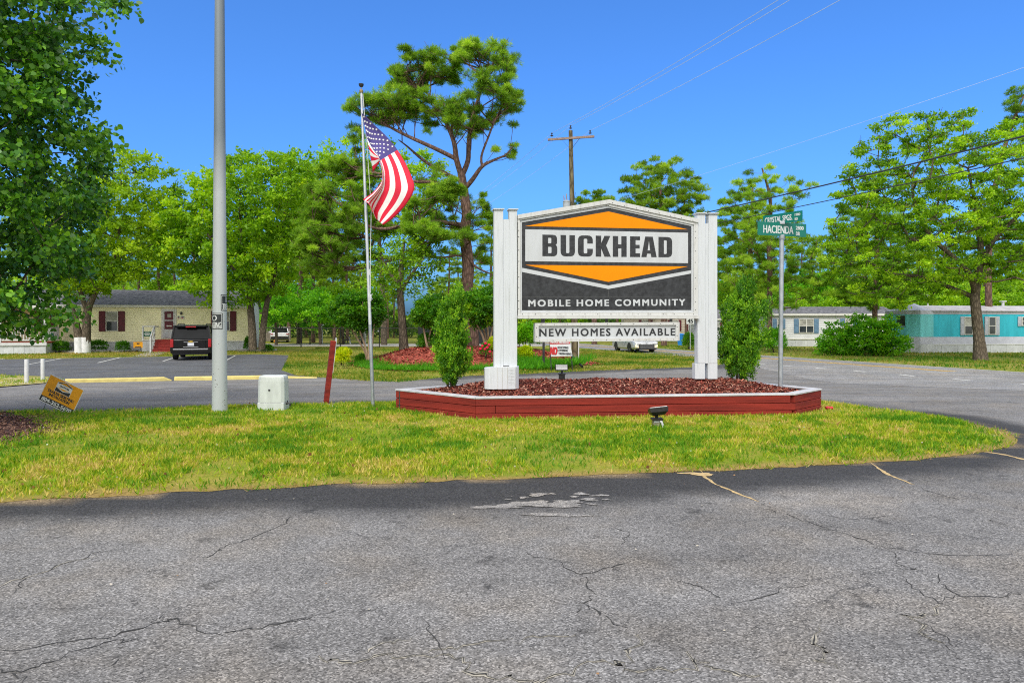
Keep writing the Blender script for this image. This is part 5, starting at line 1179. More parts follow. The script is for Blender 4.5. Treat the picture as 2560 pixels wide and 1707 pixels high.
loose_bush('ragged bush with drooping shoots at the corner of the turquoise trailer', (2222, 886), 42, [(2192, 884), (2200, 830), (2205, 800), (2222, 786), (2242, 808), (2236, 830), (2262, 842), (2274, 858), (2255, 868), (2246, 884)], 46, .28, 95, 613)
pbush('leafy_bush', 'low leafy bush round the foot of the pine behind the street sign', 1935, 868, 47, 60, 60, 3000, .15, 'shrub', 614, zb=terr(47), asp=.4, tone=.4)
pbush('leafy_bush', 'small green bush beside the speed limit post across the road', 1722, 872, 53, 30, 40, 1600, .14, 'box', 615, zb=terr(53), tone=.55)

# ---- grass
def turf(name, label, poly, n, ln, wd, seed, zf, holes=(), density=None, pals=None, patch=1.1, lean=.55):
    g = np.random.default_rng(seed); xs = [p[0] for p in poly]; ys = [p[1] for p in poly]; m = n * 3
    x = g.uniform(min(xs), max(xs), m); y = g.uniform(min(ys), max(ys), m); k = inpoly(x, y, poly)
    for h in holes: k &= ~inpoly(x, y, h)
    x, y = x[k], y[k]
    if density is not None: k = g.random(len(x)) < density(x, y); x, y = x[k], y[k]
    x, y = x[:n], y[:n]; m = len(x)
    A = unit(np.stack([g.normal(0, lean, m), g.normal(0, lean, m), np.ones(m)], 1)); U = unit(np.cross(A, rdir(m, g)))
    v = vnoise(x + 60, y + 60, patch, 3) * .55 + vnoise(x + 60, y + 60, patch * .28, 4) * .45
    tuft = vnoise(x + 60, y + 60, ln * 1.5, 6)
    P3 = np.array(pals or [(0.080, 0.225, 0.008), (0.205, 0.335, 0.012), (0.385, 0.425, 0.022), (0.54, 0.42, 0.13)])
    t = np.clip((v - .24) * 1.5 + g.normal(0, .20, m) + .9 * (tuft - .5), 0, .999) * 3; i = t.astype(int); f = (t - i)[:, None]
    c = (P3[i] * (1 - f) + P3[np.minimum(i + 1, 3)] * f) * g.uniform(.8, 1.2, (m, 1))
    Ln = ln * g.uniform(.5, 1.5, m) * (1.15 - .35 * v)
    o = link(name, np_mesh(name, blades(np.stack([x, y, zf(x, y)], 1), A, U, Ln, wd * g.uniform(.7, 1.3, m), .35), m, M_grass, c))
    return tag(o, label, 'grass', kind='stuff')
MULCHL = [tuple(G(*p)[:2]) for p in ((-300, 1030), (-60, 1034), (15, 1036), (60, 1050), (118, 1066), (128, 1084), (70, 1100), (20, 1114), (-60, 1128), (-300, 1150))]
def lawn_density(x, y):
    d = polydist(x, y, ISLs); e = np_sstep(0.0, .34, d)
    v = vnoise(x + 10, y + 30, .9, 21) * .6 + vnoise(x + 10, y + 30, .25, 22) * .4
    hx = polydist(x, y, HEXp); ml = polydist(x, y, MULCHL)
    bare = np_sstep(.30, .50, v); bare = np.where(x < -3, np_sstep(.38, .56, v), bare)
    return (.12 + .88 * e) * (.16 + .84 * bare) * (.25 + .75 * np_sstep(.02, .22, hx)) * np.where(inpoly(x, y, MULCHL), .55 * (1 - np_sstep(0, .30, ml)) * vnoise(x + 20, y + 20, .2, 4), .35 + .65 * np_sstep(0, .7, ml))
lz = lambda x, y: np_terr(y) + .007 + lawn_z(x, y)
OUTL = [(p[0], p[1]) for p in ISLs]
turf('grass', 'short bright green lawn on the sign island', ISLs, 165000, .060, .0125, 701, lz, [HEXp], lawn_density)
# straw lying at the lawn edge
g = np.random.default_rng(717); n = 5200         # runners and tufts creeping over the asphalt edge
i = g.integers(0, len(ISLs), n); t_ = g.random(n)[:, None]; E = np.array(ISLs); Q = E[i] * (1 - t_) + E[(i + 1) % len(E)] * t_
keep = vnoise(Q[:, 0] + 30, Q[:, 1] + 30, .35, 8) > .48; Q = Q[keep] + g.normal(0, .035, (keep.sum(), 2)); m = len(Q)
A = unit(np.stack([g.normal(0, .9, m), g.normal(-.2, .9, m), np.ones(m)], 1)); U = unit(np.cross(A, rdir(m, g)))
tag(link('grass', np_mesh('grass', blades(np.stack([Q[:, 0], Q[:, 1], np.full(m, .008)], 1), A, U, .05 * g.uniform(.5, 1.5, m), np.full(m, .010), .35), m, M_grass, np.array([(.10, .30, .006), (.28, .36, .02), (.50, .38, .16), (.40, .28, .12)])[g.integers(0, 4, m)])), 'ragged fringe of grass and straw creeping over the asphalt edge', 'grass', kind='stuff')
link('bark_chip', chip_field('bark_chip', ISLs, lambda x, y: lz(x, y), 16000, .045, .004, [(.42, .30, .14), (.50, .38, .20), (.30, .19, .09)], 45, .012, fall=lambda x, y: np.clip(1.1 - polydist(x, y, ISLs) / .45, .03, 1) * ~inpoly(x, y, HEXp)), bpy.data.objects['lawn'])['kind'] = 'stuff'
bpy.data.objects['lawn'].children[0].name = 'straw'
# straw and soil kicked up round the foot of the planter
HEXo = [(p.x, p.y) for p in [inset(i, -.34) for i in range(6)]]
link('straw', chip_field('straw', HEXo, lambda x, y: lz(x, y) + .004, 5200, .05, .006, [(.36, .24, .11), (.44, .31, .15), (.24, .15, .07), (.20, .07, .05)], 46, .014, fall=lambda x, y: np.where(inpoly(x, y, HEXp), 0, np.clip(1.05 - polydist(x, y, HEXp) / .30, 0, 1))), bpy.data.objects['lawn'])['kind'] = 'stuff'
# clover heads and fallen leaves, thinly strewn
g = np.random.default_rng(88); n = 420; x = g.uniform(-9, 8, n); y = g.uniform(5.6, 12.6, n); k = inpoly(x, y, ISLs) & ~inpoly(x, y, HEXo); x, y = x[k], y[k]; m = len(x)
A = rdir(m, g); U = unit(np.cross(A, rdir(m, g))); wht = g.random(m) < .6
cc_ = np.where(wht[:, None], np.array([[.55, .56, .50]]), np.array([[.22, .10, .04]])) * g.uniform(.7, 1.2, (m, 1)); sz = np.where(wht, .020, .045) * g.uniform(.7, 1.3, m)
tag(link('clover', np_mesh('clover', blades(np.stack([x, y, lz(x, y) + .05], 1), A, U, sz, sz * .8), m, M_grass, cc_)), 'tiny white clover heads and brown fallen leaves dotted over the lawn', 'ground cover', kind='stuff')
n = 260; x = g.uniform(-8, 9, n); y = 2.6 + 5.0 * g.random(n) ** 1.2; k = ~inpoly(x, y, ISLs); x, y = x[k], y[k]; m = len(x); an = g.uniform(0, 6.28, m)
A = np.stack([np.cos(an), np.sin(an), g.uniform(0, .3, m)], 1); U = unit(np.cross(A, np.array([[0, 0, 1.0]]) + g.normal(0, .3, (m, 3)))); sz = g.uniform(.008, .026, m)
tag(link('gravel', np_mesh('gravel', blades(np.stack([x, y, np.full(m, .012)], 1), A, U, sz, sz * .7), m, M_chip, np.array([(.40, .37, .32), (.30, .17, .08), (.14, .13, .12), (.48, .44, .36)])[g.integers(0, 4, m)])), 'loose grit and leaf scraps lying on the near asphalt', 'gravel', kind='stuff')
ml_z = lambda x, y: lz(x, y) + .16 * np_sstep(0, 1.2, polydist(x, y, MULCHL)) * np_sstep(-3, -8, x)
mlm = sheet('mulch', MULCHL, pmat('brown_mulch', (.10, .045, .032), .95, .3, 20, bump=.8, c2=(.03, .016, .012)), off=.016, gx=.25, gy=.25, zf=lambda x, y: lawn_z(x, y) + .16 * np_sstep(0, 1.2, polydist(x, y, MULCHL)) * np_sstep(-3, -8, x), kind=None)
tag(mlm, 'brown bark mulch under the dark tree at the left edge', 'mulch', kind='stuff')
MB2 = [(p[0] + (.55 if p[0] > -12 else 0), p[1] + (.4 if p[1] > 9.8 else -.5)) for p in MULCHL]
link('bark_chip', chip_field('bark_chip', MB2, lambda x, y: np.where(inpoly(x, y, MULCHL), ml_z(x, y) + .006, lz(x, y) + .004), 8500, .055, .012, [(.13, .06, .042), (.07, .032, .025), (.20, .11, .075), (.26, .15, .11)], 16, .015, fall=lambda x, y: np.where(inpoly(x, y, MULCHL), 1.0, np.clip(.5 - polydist(x, y, MULCHL) / .9, 0, 1))), mlm)['kind'] = 'stuff'
ver = [tuple(G(*p)[:2]) for p in ((722, 890), (705, 925), (740, 940), (830, 947), (930, 954), (1000, 956), (1090, 947), (1200, 940), (1340, 935), (1480, 928), (1736, 919), (1800, 912), (1740, 895))] + [(11.5, 40), (9, 50), (-6, 56), (-16, 56)]
fz = lambda x, y: np_terr(y) - .01
turf('grass', 'patchy olive and straw grass on the verge beyond the drive', ver, 60000, .10, .026, 702, fz, [BEDs], lambda x, y: .25 + .75 * np_sstep(.3, .6, vnoise(x + 5, y + 5, 2.6, 31)) , [(.055, .15, .008), (.14, .22, .012), (.30, .28, .03), (.42, .32, .11)], 2.6)
far = [rl(30.1, 8), rl(62, 8), rl(70, 46), rl(30.1, 64)]
turf('grass', 'rough grass along the far side of the main road by the trailers', far, 60000, .13, .04, 703, fz, (), lambda x, y: .2 + .8 * np_sstep(.3, .55, vnoise(x + 5, y + 5, 2.2, 33)), [(.05, .16, .008), (.11, .22, .012), (.24, .25, .025), (.30, .22, .10)], 2.4)
strip_ = [tuple(G(*p)[:2]) for p in ((-300, 902), (0, 898), (300, 893), (640, 885), (722, 888))] + [(-13, 49), (-45, 46)]
turf('grass', 'thin yellowed grass strip between the parking lot and the office', strip_, 16000, .09, .03, 704, fz, (), None, [(.10, .18, .010), (.22, .24, .015), (.36, .28, .05), (.44, .31, .12)], 2.0)
# ================================================================== poles, flag, signs, small things
M_galv = pmat('galvanised', (0.42, 0.45, 0.48), 0.38, 0.10, 8.0, metal=0.6)
M_alu = pmat('flagpole_aluminium', (0.60, 0.62, 0.65), 0.38, 0.08, 8.0, metal=0.35)
M_steelw = pmat('steel_white', (0.56, 0.57, 0.58), 0.5, 0.06)
M_dkmetal = pmat('dark_metal', (0.03, 0.03, 0.033), 0.5, 0.2)
M_green = pmat('sign_green', (0.0, 0.155, 0.115), 0.4, 0.06)
M_swhite = pmat('sign_lettering_white', (0.62, 0.64, 0.64), 0.5, 0.03)
M_charc = pmat('notice_charcoal', (0.028, 0.033, 0.036), 0.5, 0.2)
M_mint = pmat('pedestal_pale_green', (0.55, 0.585, 0.57), 0.5, 0.07, 4.0, c2=(0.46, 0.49, 0.475), stretch=(2, 2, .7))
M_tinred = pmat('notice_red', (0.50, 0.025, 0.03), 0.5, 0.1)
M_wood = barkmat('weathered_pole', (0.22, 0.19, 0.11), (0.12, 0.10, 0.06), 5.0)
M_arm = pmat('crossarm_wood', (0.30, 0.22, 0.18), 0.9, 0.2, 10)

# tall white steel light pole at the left
def polemat():
    m, nt = _nt('light_pole_paint'); out = N(nt, 'ShaderNodeOutputMaterial'); b = N(nt, 'ShaderNodeBsdfPrincipled'); tc = N(nt, 'ShaderNodeTexCoord')
    sx = N(nt, 'ShaderNodeSeparateXYZ'); L(nt, tc.outputs['Object'], sx.inputs[0])
    n = N(nt, 'ShaderNodeTexNoise', i_Scale=3.0, i_Detail=4.0); L(nt, tc.outputs['Object'], n.inputs['Vector'])
    ad = N(nt, 'ShaderNodeMath', operation='MULTIPLY_ADD'); L(nt, n.outputs['Fac'], ad.inputs[0]); ad.inputs[1].default_value = 0.5; L(nt, sx.outputs['Z'], ad.inputs[2])
    mr = N(nt, 'ShaderNodeMapRange'); mr.inputs['From Min'].default_value = 3.9; mr.inputs['From Max'].default_value = 4.9; L(nt, ad.outputs[0], mr.inputs['Value'])
    c = mixc(nt, mr.outputs[0], (0.42, 0.45, 0.46), (0.17, 0.20, 0.22))
    n2 = N(nt, 'ShaderNodeTexNoise', i_Scale=26.0, i_Detail=3.0); L(nt, tc.outputs['Object'], n2.inputs['Vector'])
    lo = N(nt, 'ShaderNodeMapRange'); lo.inputs['From Min'].default_value = 1.3; lo.inputs['From Max'].default_value = 0.1; lo.inputs['To Min'].default_value = 0.72; lo.inputs['To Max'].default_value = 0.655; L(nt, sx.outputs['Z'], lo.inputs['Value'])
    gt = N(nt, 'ShaderNodeMath', operation='GREATER_THAN'); L(nt, n2.outputs['Fac'], gt.inputs[0]); L(nt, lo.outputs[0], gt.inputs[1])
    c = mixc(nt, gt.outputs[0], c, (0.16, 0.15, 0.14))
    L(nt, c, b.inputs['Base Color']); b.inputs['Roughness'].default_value = 0.45; L(nt, b.outputs[0], out.inputs[0]); return m
lp = G(549, 1036); lp.z = lawn_zz(lp.x, lp.y)
pole = thing('light_pole', 'tall tapering white steel pole on the lawn with two black notices wrapped round it', 'pole', lp)
mb = MB(); mb.tube([lp + Vector((0, 0, z)) for z in (-.2, 0, 2, 4, 6, 8, 9.6)], [.122, .122, .109, .095, .082, .068, .058], polemat(), 32); mb.build('shaft', pole, smooth=True)
prad = lambda z: .122 - .0067 * (z - lp.z)
def wrap(mb, vs_fs, z0, az0, m, lift):
    """flat artwork (x along, z up) bent round the pole; az0 = angle of x = 0, counted from the camera side to the right"""
    vs, fs = vs_fs; out = []
    for x, z in vs:
        zz = z0 + z; r_ = prad(zz) + lift; a = az0 + x / r_; out.append(Vector((lp.x + r_ * math.sin(a), lp.y - r_ * math.cos(a), zz)))
    mb.add(out, fs, m)
def art_rect(x0, x1, z0, z1, n=14):
    vs = []; fs = []
    for i in range(n + 1):
        x = x0 + (x1 - x0) * i / n; vs += [(x, z0), (x, z1)]
    return vs, [(2 * i, 2 * i + 2, 2 * i + 3, 2 * i + 1) for i in range(n)]
def art_text(body, cx_, cz, w, h, bold=0.0):
    t = MB(); t.text(body, (cx_, 0, cz), (1, 0, 0), (0, 0, 1), (0, -1, 0), w, h, M_swhite, .001, 0)
    n = len(t.v) // 2; return [(v[0], v[2]) for v in t.v[:n]], [f for f in t.f if max(f) < n]
view_az = math.atan2(lp.x, lp.y)                 # camera side of the pole faces this way
for zc, az in ((W(0, 757, lp.y).z, 1.87), (W(0, 803, lp.y).z, -1.27)):
    h = .135; w = .19
    nt_ = MB(); a0 = -view_az + az * 1.0
    wrap(nt_, art_rect(-w, w, -h, h), zc, a0, M_charc, .0015)
    for i, q in enumerate((art_rect(-w + .010, w - .010, h - .022, h - .014), art_rect(-w + .010, w - .010, -h + .014, -h + .022), art_rect(-w + .010, -w + .017, -h + .022, h - .022, 1), art_rect(w - .017, w - .010, -h + .022, h - .022, 1))): wrap(nt_, q, zc, a0, M_swhite, .0025)
    for k in range(3):
        wrap(nt_, art_text('NO', k * .0030 - .003, .052, .20, .095, .01), zc, a0, M_swhite, .0026 + .0004 * k)
        wrap(nt_, art_text('TRESPASSING', k * .0030 - .003, -.062, .335, .095, .01), zc, a0, M_swhite, .0026 + .0004 * k)
    o = nt_.build('notice', pole)

# flagpole, truck and halyard
fb = G(933, 1022); fb.z = lawn_zz(fb.x, fb.y); ft = W(903, 226, fb.y)
fp = thing('flagpole', 'slim leaning aluminium flagpole in the lawn with a broken ball finial', 'flagpole', fb)
mb = MB(); mb.tube([fb.lerp(ft, t) - Vector((0, 0, .1 if t == 0 else 0)) for t in (0, .26)], [.031, .030], M_galv, 16); mb.build('sleeve', fp, smooth=True)
mb = MB(); mb.tube([fb.lerp(ft, t) for t in (.255, .6, 1)], [.0285, .025, .019], M_alu, 16); mb.build('shaft', fp, smooth=True)
d = (ft - fb).normalized()
mb = MB(); mb.lathe([(.030, -.045), (.036, -.02), (.034, .0), (.016, .012), (.007, .014), (.007, .055)], ft, pmat('brass', (.38, .28, .12), .4, .15, metal=.6), 12); mb.lathe([(.010, .055), (.030, .062), (.042, .085), (.046, .11), (.030, .098), (.004, .09)], ft, M_dkmetal, 12); mb.build('finial', fp, smooth=True)
mb = MB(); off = Vector((.05, -.03, 0))
mb.tube([fb.lerp(ft, .985) + off * .6, fb.lerp(ft, .80) + off * 1.6, fb.lerp(ft, .62) + off * 2.2, fb.lerp(ft, .45) + off * 1.0, fb.lerp(ft, .36) + off * .7], .0055, M_swhite, 6); mb.build('halyard', fp, smooth=True)
mb = MB(); c = fb.lerp(ft, .345) + off * .55; mb.bar(c - Vector((0, 0, .06)), c + Vector((0, 0, .06)), .02, .02, M_alu); mb.tube([c + Vector((.0, 0, -.07)), c + Vector((.03, 0, -.03)), c + Vector((.01, 0, .02)), c + Vector((.035, 0, .07))], .007, M_alu, 6); c = fb.lerp(ft, .425) + off * .5; mb.bar(c - Vector((0, 0, .05)), c + Vector((0, 0, .05)), .02, .02, M_alu); mb.build('cleat', fp)

# the flag: cloth hanging from the top corner, fly end swept back
FY = fb.y - .06
def Z4(zx, zy): return Vector((640 + zx / 2.24, 90 + zy / 2.24, 0))
TOPc = smooth_line([Z4(*p) for p in ((590, 430), (655, 492), (720, 552), (775, 615), (830, 700), (872, 790), (886, 855), (850, 930), (780, 1010), (712, 1060))], 5)
MIDc = smooth_line([Z4(*p) for p in ((612, 520), (640, 590), (662, 640), (688, 674), (716, 760), (712, 850), (690, 900), (665, 950), (655, 985), (672, 1025))], 5)
BOTc = smooth_line([Z4(*p) for p in ((655, 762), (672, 735), (690, 710), (692, 700), (706, 770), (700, 820), (650, 880), (600, 915), (625, 922), (645, 965))], 5)
HOI = [Z4(590, 430), Z4(640, 590), Z4(655, 762)]
def along(c, u): f = u * (len(c) - 1); i = min(int(f), len(c) - 2); return c[i].lerp(c[i + 1], f - i)
def flag_pt(u, v, lift=0.0):
    a, m, b = along(TOPc, u), along(MIDc, u), along(BOTc, u)
    m7 = 5.2 / 13
    q = a.lerp(m, v / m7) if v < m7 else m.lerp(b, (v - m7) / (1 - m7))
    dy = .05 * math.sin(v * 9 + u * 4) * (.3 + u) + .06 * math.sin(u * 7 + v * 3) - .16 * max(0, v - m7) * math.sin(u * 3.0) - .05
    if v > m7: dy -= .10 * math.sin((v - m7) / (1 - m7) * math.pi)
    p = W(q.x, q.y, FY + dy); return p + Vector((0, -lift, 0))
M_fr = pmat('flag_red', (0.68, 0.012, 0.045), 0.7, 0.08, 6); M_fw = pmat('flag_white', (0.80, 0.79, 0.78), 0.7, 0.04, 6); M_fb = pmat('flag_blue', (0.060, 0.045, 0.21), 0.7, 0.1, 6)
flag = MB(); NU, NV = 60, 39
vs = [flag_pt(i / NU, j / NV) for j in range(NV + 1) for i in range(NU + 1)]
for m in (M_fr, M_fw, M_fb): flag.mi(m)
flag.v = [tuple(v) for v in vs]
for j in range(NV):
    for i in range(NU):
        s = j * 13 // NV; m = M_fb if (s < 7 and i < NU * .36) else (M_fr if s % 2 == 0 else M_fw)
        a = j * (NU + 1) + i; flag.f.append([a, a + NU + 1, a + NU + 2, a + 1]); flag.m.append(flag.mi(m))
flg = thing('flag', 'faded American flag drooping from the flagpole', 'flag', W(903, 283, fb.y))
fo = flag.build('cloth', flg, smooth=True); so_ = fo.modifiers.new('solid', 'SOLIDIFY'); so_.thickness = .004
st = MB()
for r_ in range(9):
    for c in range(6 if r_ % 2 == 0 else 5):
        u0 = .36 * ((c * 2 + 1 + r_ % 2) / 12); v0 = 7 / 13 * (r_ + .85) / 9.7
        ctr = flag_pt(u0, v0); ex = (flag_pt(u0 + .01, v0) - ctr).normalized(); ey = (flag_pt(u0, v0 + .01) - ctr); ey = (ey - ex * ey.dot(ex)).normalized()
        nrm = ex.cross(ey).normalized(); nrm = nrm if nrm.y < 0 else -nrm
        pts = [ctr + nrm * .006 + (ex * math.sin(k * math.pi / 5) - ey * math.cos(k * math.pi / 5)) * (.023 if k % 2 == 0 else .0092) for k in range(10)]
        st.add([ctr + nrm * .007] + pts, [(0, 1 + k, 1 + (k + 1) % 10) for k in range(10)], M_fw)
st.build('star', fo)

# utility pedestal
pb_ = G(676.5, 1031); pb_.z = lawn_zz(pb_.x, pb_.y); ped = thing('utility_pedestal', 'pale green plastic utility pedestal on the lawn right of the light pole', 'utility box', pb_)
wv = 67 / F * pb_.y
mb = MB(); mb.box(pb_ + Vector((0, .14, .06)), (wv * .99, .30, .14), M_mint); mb.build('base', ped, bevel=.012)
mb = MB(); prof = []
h1 = 87 / F * pb_.y
for z, k in ((.135, 1.0), (h1 - .10, .985), (h1 - .035, .955), (h1 - .008, .90), (h1, .80)): prof.append((z, k))
ring = lambda z, k: [pb_ + Vector((sx_ * wv / 2 * k * (1 if abs(sy_) < 1 else .9), .14 + sy_ * .15 * k * (1 if abs(sx_) < 1 else .9), z)) for sx_, sy_ in ((-1, -.8), (-.86, -1), (.86, -1), (1, -.8), (1, .8), (.86, 1), (-.86, 1), (-1, .8))]
vs = [v for z, k in prof for v in ring(z, k)]; n = 8
mb.add(vs, [(i * n + j, i * n + (j + 1) % n, (i + 1) * n + (j + 1) % n, (i + 1) * n + j) for i in range(len(prof) - 1) for j in range(n)] + [tuple(range((len(prof) - 1) * n, len(prof) * n))], M_mint)
mb.build('hood', ped, bevel=.01)
mb = MB(); c = pb_ + Vector((0, -.012, h1 * .62)); mb.box(c + Vector((-.02, -.003, -.02)), (.03, .012, .03), M_dkmetal); mb.build('lock', ped, bevel=.003)
mb = MB(); c = pb_ + Vector((wv / 2 + .02, .1, .10)); mb.tube([c - Vector((.03, 0, 0)), c + Vector((.03, 0, .015)), c + Vector((.055, -.01, .0)), c + Vector((.05, -.01, -.03))], .016, M_dkmetal, 8); mb.tube([c + Vector((.005, 0, .02)), c + Vector((.005, 0, .06))], .01, M_dkmetal, 6); mb.build('spigot', ped, smooth=True)

# leaning red post with notice
rp = G(815, 1008); rp.z = lawn_zz(rp.x, rp.y); rt = W(833, 852, rp.y)
rpt = thing('notice_post', 'leaning red-painted timber post with a narrow notice on its side', 'post', rp)
mb = MB(); ax = (rt - rp).normalized(); side = Vector((.93, .36, 0)).normalized(); sd2 = ax.cross(side).normalized(); side = sd2.cross(ax)
def rpp(t, a, b): return rp + (rt - rp) * t + side * a + sd2 * b
hw, hd = .045, .075
vs = [rpp(t, a * hw, b * hd) for t in (-.03, 1) for a, b in ((-1, -1), (1, -1), (1, 1), (-1, 1))]
mb.add(vs, [(3, 2, 1, 0), (4, 5, 6, 7), (0, 1, 5, 4), (1, 2, 6, 5), (2, 3, 7, 6), (3, 0, 4, 7)], M_redwood); mb.build('timber', rpt, bevel=.005)
mb = MB(); fc = -1 if (rpp(.5, 0, -1) - Vector((0, 0, 1.5))).length < (rpp(.5, 0, 1) - Vector((0, 0, 1.5))).length else 1
o = rpp(.775, hw + .002, 0); rdir_ = sd2 if sd2.y > 0 else -sd2
mb.prism([o + rdir_ * a * .095 + ax * b * .33 for a, b in ((-1, -1), (1, -1), (1, 1), (-1, 1))], side * .006, M_swhite)
for i, (z, h, m) in enumerate(((.26, .035, M_charc), (.14, .035, M_tinred), (-.03, .09, M_charc), (-.22, .03, M_tinred), (-.27, .03, M_tinred))):
    mb.prism([o + side * .0065 + rdir_ * a * (.05 if i != 2 else .03) + ax * (z + b * h) for a, b in ((-1, -1), (1, -1), (1, 1), (-1, 1))], side * .001, m)
mb.build('notice', rpt)

# yard sign, tipped over
ys = 11.3; C4 = [W(131.4, 937, ys), W(215.6, 977.8, ys), W(174.8, 1037, ys), W(90.6, 995.4, ys)]
yr = (C4[1] - C4[0]).normalized(); yu = (C4[0] - C4[3]); yu = (yu - yr * yu.dot(yr)).normalized(); yn = Vector((0, -1, 0)); yn = yr.cross(yu); yn = yn if yn.y < 0 else -yn
yw = (C4[1] - C4[0]).length; yh = (C4[0] - C4[3]).length; yc = sum(C4, Vector()) / 4
YS = lambda a, b, t=0.0: yc + yr * (a * yw / 2) + yu * (b * yh / 2) + yn * t       # -1..1 across the board
yd = thing('yard_sign', 'tilted orange plastic yard sign advertising trailer skirting at the lawn edge', 'sign', Vector((yc.x, yc.y, 0)))
M_yo = pmat('yard_sign_orange', (0.74, 0.33, 0.004), 0.5, 0.06, 5)
def yrect(mb, a0, b0, a1, b1, t0, t1, m): mb.prism([YS(a0, b0, t0), YS(a1, b0, t0), YS(a1, b1, t0), YS(a0, b1, t0)], yn * (t1 - t0), m)
mb = MB(); yrect(mb, -1, -1, 1, 1, -.004, .004, M_swhite); bd_ = mb.build('board', yd)
mb = MB(); yrect(mb, -.965, -.57, .965, .955, .0042, .005, M_yo); bdo = mb.build('orange_field', bd_)
mb = MB(); yrect(mb, -.965, -.955, .965, -.572, .0042, .005, M_charc); mb.build('number_band', bd_)
mb = MB()
def hexp(s, t0, t1, m, pts): mb.prism([YS(a * s, .47 + b * s, t0) for a, b in pts], yn * (t1 - t0), m)
hexp(1, .0055, .006, M_swhite, [(-.44, .27), (0, .45), (.44, .27), (.44, -.40), (-.44, -.40)])
hexp(1, .0064, .0068, M_charc, [(-.42, .26), (0, .42), (.42, .26), (.42, .22), (-.42, .22)])
hexp(1, .0070, .0074, M_yo, [(-.30, .24), (0, .36), (.30, .24)])
hexp(1, .0064, .0068, M_charc, [(-.42, -.10), (0, -.25), (.42, -.10), (.42, -.38), (-.42, -.38)])
hexp(1, .0064, .0068, M_yo, [(-.36, -.065), (.36, -.065), (0, -.19)])
mb.build('emblem', bd_)
def ytext(body, a, b, w, h, m, t, bold=.035, sp_=1.0):
    mt = MB()
    for k in range(2): mt.text(body, YS(a, b, t + .0004 * k) + yr * (.0015 * (k * 2 - 1)), yr, yu, yn, w * yw / 2, h * yh / 2, m, .0004, bold, sp_)
    return mt.build('lettering', bd_)
ytext('CLAYTON', 0, .545, .52, .11, M_charc, .0066, .05, 1.2)
ytext('TRAILER SKIRTING', 0, -.07, 1.52, .19, M_charc, .0056)
ytext('INSTALLATION', 0, -.31, 1.18, .19, M_charc, .0056)
ytext('804-352-5620', 0, -.765, 1.72, .25, M_swhite, .0056, .05)
mb = MB()
for zx, zy, bx_, by_ in ((520, 1090, 390, 1340), (870, 1240, 790, 1345)):
    a = W(60 + zx / 9.8, 900 + zy / 9.8, ys); b_ = W(60 + bx_ / 9.8, 900 + by_ / 9.8, ys); b_.z = -.05
    ww = MB(); ww.tube([a + (a - b_) * .3, a, b_], .004, M_dkmetal, 6); ww.build('wire_leg', yd)

# street name sign
sy = 12.0; pbm = W(1951, 962, sy); pbm.z = mz(pbm.x, sy) - .05
stp = thing('street_sign', 'green crossed street name blades on a grey steel pole in the planter', 'street sign', pbm)
ptop = W(1954.5, 589, sy)
mb = MB(); mb.tube([pbm, ptop], .0385, M_galv, 16); mb.build('pole', stp, smooth=True)
mb = MB(); mb.lathe([(.047, -.07), (.050, -.06), (.050, .0), (.040, .012), (.012, .02)], ptop, M_galv, 16); mb.build('cap', stp, smooth=True)
def blade(pc, yaw, w, h, words):
    r_ = Vector((math.cos(yaw), math.sin(yaw), 0)); n_ = Vector((r_.y, -r_.x, 0)); n_ = n_ if n_.y < 0 else -n_
    mb = MB(); mb.prism([pc + r_ * (a * w / 2) + UP * (b * h / 2) for a, b in ((-1, -1), (1, -1), (1, 1), (-1, 1))], -n_ * .004, M_green)
    o = mb.build('blade', stp); mt = MB()
    for body, a, b, ww, hh in words:
        for k in range(2): mt.text(body, pc + r_ * (a * w / 2 + .001 * (2 * k - 1)) + UP * (b * h / 2) + n_ * (.001 + .0004 * k), r_, UP, n_, ww * w / 2, hh * h / 2, M_swhite, .0004, .018)
    mt.build('lettering', o)
yaw1 = R(18); hpc = Vector((4.744, 11.98, W(1954, 574, sy).z))
blade(hpc, yaw1, 1.03, 33 / F * sy, [('HACIENDA', -.16, -.06, 1.22, 1.16), ('2800', .72, .33, .32, .56), ('DR', .645, -.53, .16, .56)])
yaw2 = R(-53.5); cpc = Vector((4.750, 12.0, W(1957, 546, sy).z))
blade(cpc, yaw2, .76, 25.5 / F * sy, [('CRYSTAL SPGS.', -.20, -.02, 1.40, 1.1), ('1900', .76, .35, .26, .50), ('RD', .70, -.48, .14, .50)])
mb = MB(); mb.box(W(1954.5, 558, sy) + Vector((0, -.01, 0)), (.085, .08, .05), M_galv, R(-10)); mb.build('bracket', stp, bevel=.006)

# utility pole with crossarm, transformer and lines
UY = 36.0; ub = W(1438, 892, UY); ub.z = terr(UY); ut = W(1426.5, 327, UY)
up_ = thing('utility_pole', 'weathered wooden utility pole with crossarm and transformer behind the sign', 'utility pole', ub)
mb = MB(); mb.tube([ub.lerp(ut, t) for t in (0, .3, .6, 1)], [.18, .165, .14, .105], M_wood, 14); mb.build('shaft', up_, smooth=True)
armc = W(1426.5, 347.5, UY); ad_ = Vector((.92, -.30, 0)).normalized(); aL, aR = armc - ad_ * 1.25, armc + ad_ * 1.25
aL.z += .02; aR.z -= .02
mb = MB(); mb.bar(aL + Vector((0, -.14, 0)), aR + Vector((0, -.14, 0)), .09, .115, M_arm); arm = mb.build('crossarm', up_, bevel=.006)
for s in (-1, 1):
    mb = MB(); mb.bar(armc + ad_ * (.48 * s) + Vector((0, -.20, -.05)), armc + Vector((0, -.16, -.62)), .035, .008, M_dkmetal); mb.build('brace', up_)
INS = []
